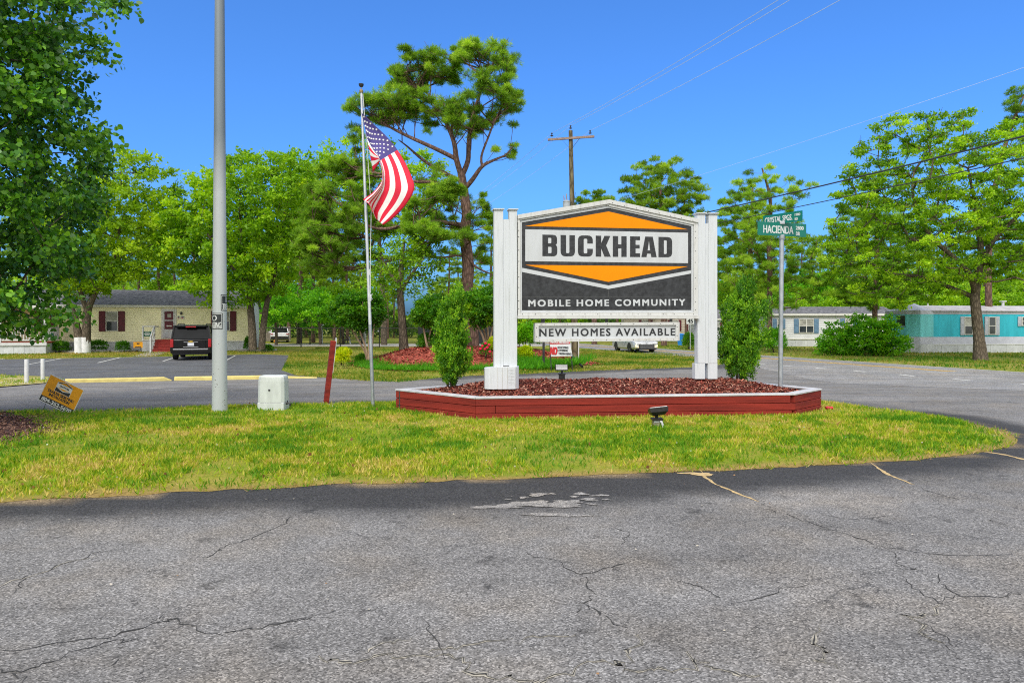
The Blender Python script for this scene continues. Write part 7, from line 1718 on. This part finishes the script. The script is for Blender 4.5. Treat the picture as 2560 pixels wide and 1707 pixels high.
# angled bay on the left end
Bp = [f.ray(*Z7(1386, 300))[0]]
pL = [W(Z7(1252, 0)[0], 880, 48.2), W(Z7(1386, 0)[0], 880, 46.4), W(Z7(1545, 0)[0], 880, 45.6)]
e0 = [f(-.02, dep * .8, 0), f(-1.6, dep * .62, 0), f(-1.35, .75, 0), f(-.9, .05, 0), f(-.02, -.06, 0)]
for p in e0: p.z = to.z
mb = MB()
def wallseg(mb, p, q, z0, z1, m, th=.03):
    n_ = (q - p).cross(UP).normalized(); mb.prism([p + UP * z0, q + UP * z0, q + UP * z1, p + UP * z1], -n_ * th, m)
for p, q in zip(e0[:-1], e0[1:]):
    wallseg(mb, p, q, zlil, zev, M_turql); wallseg(mb, p, q, zsk, zlil - .003, M_lilac); wallseg(mb, p, q, 0, zsk - .003, M_skirt); wallseg(mb, p, q, zev + .003, zev + .26, M_lilac)
bay = mb.build('bay', tt)
mb = MB(); pts = [p + UP * (zev + .262) for p in e0]; ap = f(-.02, dep * .42, zev + .78); 
for p, q in zip(pts[:-1], pts[1:]): mb.add([p, q, ap], [(0, 1, 2)], M_lilac)
mb.add([pts[0], ap, pts[-1]], [(0, 1, 2)], M_lilac); mb.build('bay_roof', tt)
def seg_window(p, q, t0, t1, z0, z1):
    n_ = (q - p).cross(UP).normalized(); a, b = p.lerp(q, t0), p.lerp(q, t1); d = (b - a).normalized(); mb = MB()
    for x0, x1, y0, y1 in ((0, 1, z0 - .05, z0), (0, 1, z1, z1 + .05)): mb.bar(a + UP * ((y0 + y1) / 2) + n_ * .02, b + UP * ((y0 + y1) / 2) + n_ * .02, .05, .05, M_galv)
    w = mb.build('window', bay); mb = MB(); mb.prism([a + UP * z0 + n_ * .004, b + UP * z0 + n_ * .004, b + UP * z1 + n_ * .004, a + UP * z1 + n_ * .004], n_ * .02, M_glass); mb.build('pane', w)
seg_window(e0[1], e0[2], .55, .92, zlil + .75, zev - .1); seg_window(e0[0], e0[1], .3, .7, zlil + .6, zev - .2)
M_lsh = pmat('shutter_lilac', (.42, .44, .50), .6, .1, 4)
window(tt, f, *wrect(1815, 185, 1888, 345), shut=M_lsh, sw=.26, curtain=True)
window(tt, f, *wrect(2030, 185, 2096, 345), shut=M_lsh, sw=.26, curtain=False)
window(tt, f, *wrect(2325, 185, 2400, 265), shut=M_lsh, sw=.26, curtain=False)
# ---- house beyond, seen past the right sign posts, and a blue bin
ho = W(1560, 868, 78); ho.z = terr(78)
h3, f = simple_house('beige_house', 'beige house with dark shutters glimpsed under the sign', ho, R(-6), 0, 11.5, 6, .5, 2.9, 4.2, pmat('siding_beige', (.50, .44, .36), .6, .08), M_shing, M_skirt)
for a in (2.0, 5.2, 7.2, 9.6): window(h3, f, a, a + .9, 1.2, 2.4, shut=M_maroon, sw=.3)
ho = W(1775, 866, 70); ho.z = terr(70)
h4, f = simple_house('small_white_trailer', 'small white trailer between the right sign post and evergreen', ho, R(-2), -1.2, 4.2, 4, .5, 2.5, 3.4, M_sidw, M_shing, M_skirt)
for a in (0.2, 2.2): window(h4, f, a, a + .8, 1.2, 2.1, shut=M_maroon, sw=.25)
bb = W(1702, 858, 62); bb.z = terr(62); t = thing('blue_bin', 'bright blue bin beside a tree trunk under the sign', 'bin', bb)
M_bblue = pmat('bin_blue', (.02, .22, .62), .5, .1)
mb = MB(); mb.lathe([(.26, 0), (.34, .95)], bb, M_bblue, 4); mb.build('body', t); mb = MB(); mb.lathe([(.37, .955), (.37, 1.0), (.2, 1.08)], bb, M_bblue, 4); mb.build('lid', t)

# ---- black chain-link fence along the lane
M_fence = pmat('fence_black', (.018, .018, .02), .5, .2)
FYY = 57.0
fen = thing('chain_link_fence', 'black chain-link fence running behind the red mulch bed', 'fence', Vector((-15, FYY, terr(FYY))))
x0, x1 = (655 - CX) / F * FYY, (1300 - CX) / F * FYY; zt = 1.62; zg = terr(FYY)
k = 0; x = (654.5 - CX) / F * FYY
while x < x1 + .1:
    mb = MB(); mb.tube([Vector((x, FYY, zg - .05)), Vector((x, FYY, zg + zt + .05))], .045, M_fence, 8); mb.build('post', fen, smooth=True); x += 98 / F * FYY
mb = MB(); mb.tube([Vector((x0, FYY, zg + zt)), Vector((x1, FYY, zg + zt))], .028, M_fence, 6); mb.build('top_rail', fen)
mb = MB(); mb.tube([Vector((x0, FYY, zg + .06)), Vector((x1, FYY, zg + .06))], .012, M_fence, 4); mb.build('bottom_wire', fen)
V = []; s = .085
def wire(a, b, w=.0022):
    d = (b - a).normalized(); n_ = Vector((-d.z, 0, d.x)) * w; V.extend([a - n_, a + n_, b + n_, b - n_])
nx = int((x1 - x0) / s)
for i in range(-int(zt / s), nx):
    for sg in (1, -1):
        xa = x0 + i * s; xb = xa + (zt - .06); za, zb_ = (zg + .06, zg + zt) if sg > 0 else (zg + zt, zg + .06)
        if xa < x0: fr = (x0 - xa) / (xb - xa); za += (zb_ - za) * fr; xa = x0
        if xb > x1: fr = (x1 - xa) / (xb - xa) if xb > xa else 1; zb_ = za + (zb_ - za) * fr; xb = x1
        if xb - xa > .02: wire(Vector((xa, FYY - .03, za)), Vector((xb, FYY - .03, zb_)))
link('mesh_fabric', np_mesh('mesh_fabric', np.array([v[:] for v in V]), len(V) // 4, M_fence), fen, local=False)
# grey board fence and yard things beyond
bf = W(655, 853, 78); bf.z = terr(78); t = thing('board_fence', 'weathered grey board fence behind the white car', 'fence', bf)
mb = MB(); M_grb = pmat('grey_boards', (.26, .22, .19), .9, .25, 4, stretch=(3, 3, .4)); q = random.Random(4)
for i in range(17): mb.box(bf + Vector((.1 + i * .19, q.uniform(-.015, .015), .82)), (.18, .022, 1.64 + q.uniform(-.05, .03)), M_grb)
mb.build('boards', t)
mb = MB()
for z in (.4, 1.3): mb.bar(bf + Vector((0, .04, z)), bf + Vector((3.3, .04, z)), .04, .09, M_grb)
mb.build('rail', t)
# bare carport hoops
cp = W(806, 859, 68); cp.z = terr(68); t = thing('carport_frame', 'bare white metal carport frame of bent hoops beyond the fence', 'carport', cp)
for i in range(6):
    o = cp + Vector((-.34 * i * 1.0, 1.15 * i, 0)) if i else cp
    for base in ((0, 0),) if i else ((0, 0),):
        mb = MB(); pts = [o, o + UP * 1.55] + [o + Vector((.55 * (1 - math.cos(a)), 0, 1.55 + .38 * math.sin(a))) for a in (.4, .8, 1.2)] + [o + Vector((2.3, 0, 2.55)), o + Vector((4.0, 0, 2.0)), o + Vector((4.3, 0, 1.55)), o + Vector((4.3, 0, 0))]
        mb.tube(pts, .045 if i else .06, M_steelw, 6); mb.build('hoop', t, smooth=True)
yp = W(848, 857, 67); yp.z = terr(67); t = thing('yellow_post', 'short pale yellow timber post beyond the black fence', 'post', yp)
mb = MB(); mb.box(yp + UP * .7, (.13, .13, 1.5), pmat('post_yellow', (.55, .36, .10), .7, .15)); mb.build('shaft', t, bevel=.01); mb = MB(); mb.box(yp + UP * 1.47, (.16, .16, .04), pmat('post_yellow', (.5, .3, .1))); mb.build('cap', t)
for px, h, w_, m, lab, tilt in ((775, .6, .10, M_dkmetal, 'short black post beyond the fence, near the parked white car', 0), (876, .75, .12, M_steelw, 'short leaning white post beyond the fence', .12), (688, .62, .10, M_dkmetal, 'short black post right in front of the white car', 0)):
    b = W(px, 858, 66); b.z = terr(66); t = thing('short_post', lab, 'post', b); mb = MB(); mb.bar(b - UP * .05, b + Vector((-tilt, 0, h)), w_, w_, m); mb.build('shaft', t); mb = MB(); mb.bar(b + Vector((-tilt, 0, h)), b + Vector((-tilt, 0, h + .03)), w_ * 1.2, w_ * 1.2, m); mb.build('cap', t)
pk = W(884, 856, 66); pk.z = terr(66); t = thing('picnic_table', 'dark picnic table in the shade beyond the fence', 'table', pk)
M_pk = pmat('picnic_dark', (.035, .05, .045), .7, .2)
mb = MB()
for i in range(5): mb.box(pk + Vector((0, -.3 + .15 * i, .76)), (1.9, .14, .04), M_pk)
mb.build('table_top', t)
for dy in (-.72, .72): mb = MB(); mb.box(pk + Vector((0, dy, .45)), (1.9, .26, .04), M_pk); mb.build('bench', t)
for dx in (-.7, .7):
    mb = MB()
    for s_ in (-1, 1): mb.bar(pk + Vector((dx, s_ * .62, 0)), pk + Vector((dx, s_ * .2, .74)), .05, .09, M_pk)
    mb.bar(pk + Vector((dx, -.8, .40)), pk + Vector((dx, .8, .40)), .05, .09, M_pk); mb.build('leg', t)
dv = W(1110, 862, 60); dv.z = terr(60); t = thing('privacy_screen', 'dark mesh windscreen stretched on a fence line at the back', 'fence', dv)
M_scr = pmat('screen_dark', (.02, .024, .03), .9, .2)
mb = MB(); mb.box(dv + Vector((2.2, 0, .95)), (9.0, .03, 1.5), M_scr); mb.build('screen', t)
for i in range(4): mb = MB(); mb.tube([dv + Vector((-2.2 + i * 2.95, .06, 0)), dv + Vector((-2.2 + i * 2.95, .06, 1.8))], .04, M_fence, 6); mb.build('post', t)
hb = W(1172, 845, 30.8); hb.z = terr(30.8)
t = thing('bent_marker', 'short orange-yellow rod leaning against the pine trunk', 'marker', W(1167, 832, 33.0) )
a, b = W(1180, 811, 33.5), W(1152, 832, 33.2)
mb = MB(); mb.bar(a, b, .09, .03, pmat('marker_orange', (.72, .33, .02), .5, .1)); mb.build('rod', t); mb = MB(); mb.bar(b, b + (b - a) * 1.6, .05, .03, M_galv); mb.build('stem', t)

# ---- vehicles: local frame x right, y forward, z up
def loft(mb, secs, m, cap=True, rings=None):
    """secs: list of (y, [(x, z)...]) half sections on the right side, bottom to top; mirrored"""
    vs = []; k = None
    for y, half_ in secs:
        ring = [(x, y, z) for x, z in half_] + [(-x, y, z) for x, z in reversed(half_)]
        k = len(ring); vs += ring
    fs = [(i * k + j, i * k + (j + 1) % k, (i + 1) * k + (j + 1) % k, (i + 1) * k + j) for i in range(len(secs) - 1) for j in range(k)]
    if cap: fs += [tuple(range(k - 1, -1, -1)), tuple(range((len(secs) - 1) * k, len(secs) * k))]
    mb.add(vs, fs, m)
M_tyre = pmat('tyre_rubber', (.014, .014, .015), .85, .2, 20); M_rim = pmat('alloy_rim', (.45, .46, .48), .35, .1, metal=.7)
M_cglass = pmat('car_glass', (.006, .007, .008), .12, .2, 2, spec=.35); M_tail = pmat('tail_lamp', (.38, .006, .010), .2, .15, 8, spec=.6); M_chrome = pmat('chrome', (.62, .63, .65), .15, .05, metal=.9)
M_plate = pmat('number_plate', (.70, .72, .78), .4, .05); M_dark = pmat('car_dark_plastic', (.02, .02, .022), .6, .15)
def wheel(parent, x, y, r_, w_=.24):
    s = 1 if x > 0 else -1; mb = MB(); n = 24
    prof = [(.60 * r_, -w_ / 2), (.93 * r_, -w_ / 2), (r_, -w_ / 2 + .03), (r_, w_ / 2 - .03), (.93 * r_, w_ / 2), (.62 * r_, w_ / 2), (.60 * r_, w_ / 2 - .02)]
    vs = []; 
    for rr, xx in prof:
        for j in range(n): a = 2 * math.pi * j / n; vs.append((x + s * xx, y + rr * math.cos(a), r_ + rr * math.sin(a)))
    k = len(prof); mb.add(vs, [(i * n + j, i * n + (j + 1) % n, (i + 1) * n + (j + 1) % n, (i + 1) * n + j) for i in range(k - 1) for j in range(n)] + [tuple(range(n))], M_tyre)
    wh = mb.build('wheel', parent, local=True, smooth=True); mb = MB()
    xf = x + s * (w_ / 2 - .03); ring = [(xf, y + .61 * r_ * math.cos(2 * math.pi * j / n), r_ + .61 * r_ * math.sin(2 * math.pi * j / n)) for j in range(n)]
    mb.add(ring + [(xf - s * .04, y, r_)], [(j, (j + 1) % n, n) for j in range(n)], M_dark)
    for j in range(5):
        a = 2 * math.pi * j / 5; d = Vector((0, math.cos(a), math.sin(a))); c = Vector((xf, y, r_)); mb.bar(c + d * .06 * r_, c + d * .6 * r_, .09 * r_ * 2, .03, M_rim, up=(1, 0, 0))
    mb.build('rim', wh, local=True)
def make_car(root, paint, Ln, Wd, Hbelt, Hroof, gc, wb, wr, roof_f, roof_r, glass_f, glass_r, nose, tail, tumble=.15, suv=False):
    """body from cross sections; greenhouse of glass with painted roof and pillars"""
    hw = Wd / 2; yr, yf = -Ln / 2, Ln / 2
    def sec(y, k, zt, zb): return (y, [(hw * k * .90, zb), (hw * k, zb + .12), (hw * k * 1.0, (zb + zt) / 2), (hw * k * .985, zt - .10), (hw * k * .93, zt)])
    mb = MB()
    loft(mb, [sec(yr, tail[0], tail[1], gc + .14), sec(yr + .10, tail[0] * 1.03, tail[1] + .05, gc + .06), sec(yr + .5, 1.0, Hbelt, gc), sec(-.2, 1.0, Hbelt, gc - .02), sec(glass_f, 1.0, Hbelt - .02, gc), sec(yf - .55, .98, (Hbelt + nose[1]) / 2 + .02, gc), sec(yf - .12, nose[0] * 1.02, nose[1], gc + .04), sec(yf, nose[0] * .92, nose[1] - .13, gc + .12)], paint)
    body = mb.build('body', root, local=True, smooth=True); bv = body.modifiers.new('bevel', 'BEVEL'); bv.width = .03; bv.segments = 2; bv.limit_method = 'ANGLE'; bv.angle_limit = R(40)
    g0 = hw * .93; g1 = hw * (1 - tumble); zt = Hroof - .05
    def gl(y0, y1): return None
    mb = MB(); b = [(glass_r, Hbelt - .01), (roof_r, zt), (roof_f, zt), (glass_f, Hbelt - .01)]
    vs = [(g0, b[0][0], b[0][1]), (g1, b[1][0], b[1][1]), (g1, b[2][0], b[2][1]), (g0, b[3][0], b[3][1])]; vs += [(-x, y, z) for x, y, z in vs]
    mb.add(vs, [(0, 1, 2, 3), (7, 6, 5, 4), (0, 4, 5, 1), (3, 2, 6, 7), (1, 5, 6, 2)], M_cglass); mb.build('window_glass', root, local=True)
    mb = MB(); e = .06
    loft(mb, [(roof_r - .12, [(g1 * .94, zt - .03), (g1 * .9, zt + .01)]), (roof_r, [(g1 + .02, zt - .03), (g1 * .93, zt + .04)]), ((roof_f + roof_r) / 2, [(g1 + .025, zt - .03), (g1 * .93, zt + .065)]), (roof_f, [(g1 + .02, zt - .03), (g1 * .93, zt + .025)]), (roof_f + .12, [(g1 * .95, zt - .06), (g1 * .9, zt - .02)])], paint)
    for s in (-1, 1):
        P = [Vector((s * (v[0] + .012), v[1], v[2])) for v in vs[:4]]
        mb.bar(P[0], P[1], .07, .16 if suv else .10, paint, up=(0, 1, 0)); mb.bar(P[3], P[2], .06, .07, paint, up=(0, 1, 0))
        for t in ((.36, .66) if suv else (.45,)): mb.bar(P[0].lerp(P[3], t), P[1].lerp(P[2], t), .05, .08, paint if not suv else M_dark, up=(0, 1, 0))
        mb.bar(P[1], P[2], .05, .05, paint)
    mb.build('roof', root, local=True)
    for s in (-1, 1):
        for y in (-wb / 2, wb / 2): wheel(root, s * (hw - .13), y, wr)
        mb = MB(); mb.box((s * (hw + .09), glass_f - .35, Hbelt + .04), (.20, .09, .15), paint); mb.build('wing_mirror', root, local=True, bevel=.03)
        mb = MB()
        for y in (-wb / 2, wb / 2):                # dark wheel arches
            n = 14; pts = [(s * (hw + .006), y + (wr + .07) * math.cos(math.pi * j / n), wr * .85 + (wr + .09) * math.sin(math.pi * j / n)) for j in range(n + 1)]
            mb.add(pts, [tuple(range(n + 1)) if s > 0 else tuple(range(n, -1, -1))], M_dark)
        mb.build('wheel_arch', root, local=True)
    return body
HEAD = math.atan2(.34, 1)
# black SUV seen from behind
M_blackp = pmat('paint_black', (.004, .004, .005), .3, .2, 3, spec=.3, coat=.15)
sp_ = W(491, 900, 39.2); sp_.z = terr(39)
suv = thing('parked_suv', 'black SUV parked nose-in before the office, partly behind the light pole', 'car', sp_, HEAD)
make_car(suv, M_blackp, 5.15, 2.03, 1.14, 1.90, .30, 2.95, .395, 1.0, -2.28, 1.75, -2.46, (.95, 1.06), (.985, 1.10), .17, True)
yr = -5.15 / 2
mb = MB(); mb.box((0, yr - .06, .52), (1.96, .16, .26), M_blackp); mb.box((0, yr - .145, .60), (1.72, .02, .07), M_chrome); mb.box((0, yr - .03, .36), (1.7, .14, .10), M_dark); mb.build('rear_bumper', suv, local=True, bevel=.03)
mb = MB(); mb.box((0, yr - .012, .82), (1.45, .03, .50), M_blackp); mb.box((0, yr - .035, .97), (.70, .02, .025), M_chrome); mb.box((0, yr - .035, .72), (.75, .02, .03), M_chrome); tg = mb.build('tailgate', suv, local=True, bevel=.01)
mb = MB(); mb.box((0, yr - .05, .86), (.31, .015, .155), M_plate); mb.build('number_plate', tg, local=True)
mb = MB()
for w_, h in ((.24, .05), (.09, .085)): mb.box((0, yr - .052 - .001 * (w_ > .2), 1.005), (w_, .012, h), pmat('gold_badge', (.62, .43, .07), .3, .1, metal=.5))
mb.build('badge', tg, local=True)
for s in (-1, 1):
    mb = MB(); mb.box((s * .93, yr + .02, .92), (.16, .14, .44), M_tail); mb.build('tail_light', suv, local=True, bevel=.02)
mb = MB(); mb.box((0, -2.48, 1.82), (1.45, .22, .05), M_blackp); sp2 = mb.build('spoiler', suv, local=True, bevel=.015)
mb = MB(); mb.box((0, -2.60, 1.80), (.50, .03, .06), M_tail); mb.build('brake_light', sp2, local=True)
for s in (-1, 1): mb = MB(); mb.tube([(s * .70, -2.0, 1.90), (s * .70, -1.9, 1.965), (s * .70, .6, 1.965), (s * .70, .75, 1.90)], .022, M_dark, 8); mb.build('roof_rail', suv, local=True)
# silver saloon on the road, coming this way
M_silver = pmat('paint_silver', (.52, .53, .55), .28, .06, 3, metal=.35, spec=.5, coat=.5)
cs = W(1592, 879, 47.6); cs.z = terr(47)
sed = thing('driving_car', 'silver saloon car driving towards the sign with lit indicators', 'car', cs + Vector((0, 1.0, 0)), HEAD + math.pi - R(8))
make_car(sed, M_silver, 4.65, 1.78, .90, 1.44, .20, 2.70, .325, .55, -1.0, 1.15, -1.65, (.93, .74), (.93, .95), .20)
yf = 4.65 / 2
mb = MB(); mb.box((0, yf - .03, .42), (1.10, .12, .30), M_dark)
for i in range(4): mb.box((0, yf + .032, .32 + i * .065), (1.0, .01, .012), M_chrome)
mb.build('grille', sed, local=True, bevel=.02)
mb = MB(); mb.tube([(-.09, yf + .04, .70), (-.06, yf + .04, .745), (0, yf + .04, .76), (.06, yf + .04, .745), (.09, yf + .04, .70), (.06, yf + .04, .66), (0, yf + .04, .645), (-.06, yf + .04, .66), (-.09, yf + .04, .70)], .012, M_chrome, 6); mb.tube([(-.035, yf + .04, .70), (0, yf + .04, .75), (.035, yf + .04, .70), (0, yf + .04, .65), (-.035, yf + .04, .70)], .008, M_chrome, 6); mb.build('badge', sed, local=True)
M_lamp = pmat('headlamp', (.70, .72, .75), .1, .1, 8, spec=.7)
def lampmat():
    m, nt = _nt('lit_indicator'); out = N(nt, 'ShaderNodeOutputMaterial'); e = N(nt, 'ShaderNodeEmission'); e.inputs[0].default_value = (1, .72, .32, 1); e.inputs[1].default_value = 1.6; L(nt, e.outputs[0], out.inputs[0]); return m
M_lit = lampmat()
for s in (-1, 1):
    mb = MB(); mb.prism([(s * .42, yf - .03, .60), (s * .78, yf - .10, .63), (s * .82, yf - .16, .71), (s * .50, yf - .08, .68)], (0, .08, .015), M_lamp); mb.build('headlight', sed, local=True)
    mb = MB(); mb.prism([(s * .60, yf + .005, .36), (s * .78, yf - .04, .40), (s * .80, yf - .04, .55), (s * .68, yf - .0, .50)], (0, .05, 0), M_lit); mb.build('indicator', sed, local=True)
mb = MB(); mb.box((0, yf - .02, .24), (1.4, .12, .06), M_dark); mb.build('front_bumper', sed, local=True, bevel=.02)
mb = MB()
for s in (-1, 1): mb.box((s * .885, .1, .52), (.015, .012, .62), M_dark); 
mb.build('door_seam', sed, local=True)
# white crossover far off
M_whitep = pmat('paint_white', (.74, .75, .77), .25, .03, 3, coat=.5)
wc = W(699, 857, 74.0); wc.z = terr(74)
wcr = thing('parked_car', 'white crossover car parked by the board fence beyond the chain-link', 'car', wc, HEAD)
make_car(wcr, M_whitep, 4.4, 1.86, 1.02, 1.58, .22, 2.7, .36, .6, -1.75, 1.2, -2.1, (.94, .85), (.97, 1.0), .20)
yr = -2.2
mb = MB(); mb.box((0, yr - .03, .48), (1.80, .14, .30), M_dark); mb.box((0, yr - .035, .70), (1.74, .10, .14), M_whitep); mb.build('rear_bumper', wcr, local=True, bevel=.03)
for s in (-1, 1): mb = MB(); mb.box((s * .78, yr + .0, .88), (.26, .10, .10), M_tail); mb.build('tail_light', wcr, local=True, bevel=.02)
mb = MB(); mb.box((0, yr - .09, .72), (.42, .01, .12), M_plate); mb.build('number_plate', wcr, local=True)
ob = W(688.5, 857, 71); ob.z = terr(71) + .17; t = thing('orange_ball', 'small orange ball on the lane behind the white car', 'ball', ob)
M_ob = pmat('ball_orange', (.85, .30, .02), .5, .05)
mb = MB(); mb.lathe([(.17 * math.sin(a) + .001, -.17 * math.cos(a)) for a in np.linspace(0, math.pi, 12)], ob, M_ob, 16); mb.build('skin', t, smooth=True); mb = MB(); mb.lathe([(.172, -.006), (.172, .006)], ob, M_dark, 16); mb.build('seam', t)
SKY_TINT = (0.40, 0.86, 1.52); FILL_CLOUD = (7.8, 7.8, 7.8); SKY_STR = 0.10; SUN_E = 1.9; EXPO = 0.80
# ================================================================== daylight
w = bpy.data.worlds.new("World"); scene.world = w; w.use_nodes = True
nt = w.node_tree; nt.nodes.clear()
out = N(nt, 'ShaderNodeOutputWorld'); bg = N(nt, 'ShaderNodeBackground')
sky = N(nt, 'ShaderNodeTexSky'); sky.sky_type = 'NISHITA'; sky.sun_disc = False
SUN_EL, SUN_AZ = 50.0, 198.0                     # high, behind the photographer (azimuth clockwise from +Y)
sky.sun_elevation = R(SUN_EL); sky.sun_rotation = R(SUN_AZ); sky.altitude = 60; sky.air_density = 1.0; sky.dust_density = 3.0; sky.ozone_density = 2.0
tc = N(nt, 'ShaderNodeTexCoord'); sx = N(nt, 'ShaderNodeSeparateXYZ'); L(nt, tc.outputs['Generated'], sx.inputs[0])
# deep blue of the open sky ahead
tint = mixc(nt, 1.0, sky.outputs[0], SKY_TINT, 'MULTIPLY')
# unseen bright cloud added overhead and behind the camera for soft, neutral light
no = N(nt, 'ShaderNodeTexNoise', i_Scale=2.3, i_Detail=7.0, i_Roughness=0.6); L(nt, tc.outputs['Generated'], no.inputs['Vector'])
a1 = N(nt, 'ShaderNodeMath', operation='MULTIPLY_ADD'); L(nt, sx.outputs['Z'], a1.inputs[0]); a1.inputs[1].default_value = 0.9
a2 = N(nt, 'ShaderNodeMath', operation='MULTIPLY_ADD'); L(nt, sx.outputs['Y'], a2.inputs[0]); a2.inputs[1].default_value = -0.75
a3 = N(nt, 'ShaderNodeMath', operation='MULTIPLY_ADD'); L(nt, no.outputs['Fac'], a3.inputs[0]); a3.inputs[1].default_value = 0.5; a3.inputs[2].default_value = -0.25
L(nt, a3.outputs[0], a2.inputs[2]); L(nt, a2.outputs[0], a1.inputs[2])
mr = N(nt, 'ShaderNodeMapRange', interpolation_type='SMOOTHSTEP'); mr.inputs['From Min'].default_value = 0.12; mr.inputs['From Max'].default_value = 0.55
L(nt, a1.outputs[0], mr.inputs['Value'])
c = mixc(nt, mr.outputs[0], tint, FILL_CLOUD)
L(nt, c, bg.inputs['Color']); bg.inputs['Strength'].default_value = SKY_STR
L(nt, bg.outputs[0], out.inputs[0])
sl = bpy.data.lights.new('Sun', 'SUN'); sl.energy = SUN_E; sl.angle = R(24); sl.color = (1.0, 0.96, 0.90)
so = bpy.data.objects.new('Sun', sl); col.objects.link(so)
az, el = R(SUN_AZ), R(SUN_EL)
sdir = Vector((math.sin(az) * math.cos(el), math.cos(az) * math.cos(el), math.sin(el)))
so.rotation_euler = sdir.to_track_quat('Z', 'Y').to_euler(); so.location = sdir * 60
vs_ = scene.view_settings
scene.display_settings.display_device = 'sRGB'
vs_.view_transform = 'Standard'; vs_.look = 'None'; vs_.gamma = 1.0; vs_.exposure = EXPO
try: vs_.use_curve_mapping = False
except Exception: pass
scene.cycles.max_bounces = 8; scene.cycles.diffuse_bounces = 5; scene.cycles.transmission_bounces = 4; scene.cycles.glossy_bounces = 3; scene.cycles.transparent_max_bounces = 4
scene.cycles.caustics_reflective = False; scene.cycles.caustics_refractive = False
scene.cycles.use_denoising = False
scene.cycles.pixel_filter_type = 'BLACKMAN_HARRIS'; scene.cycles.filter_width = 1.1
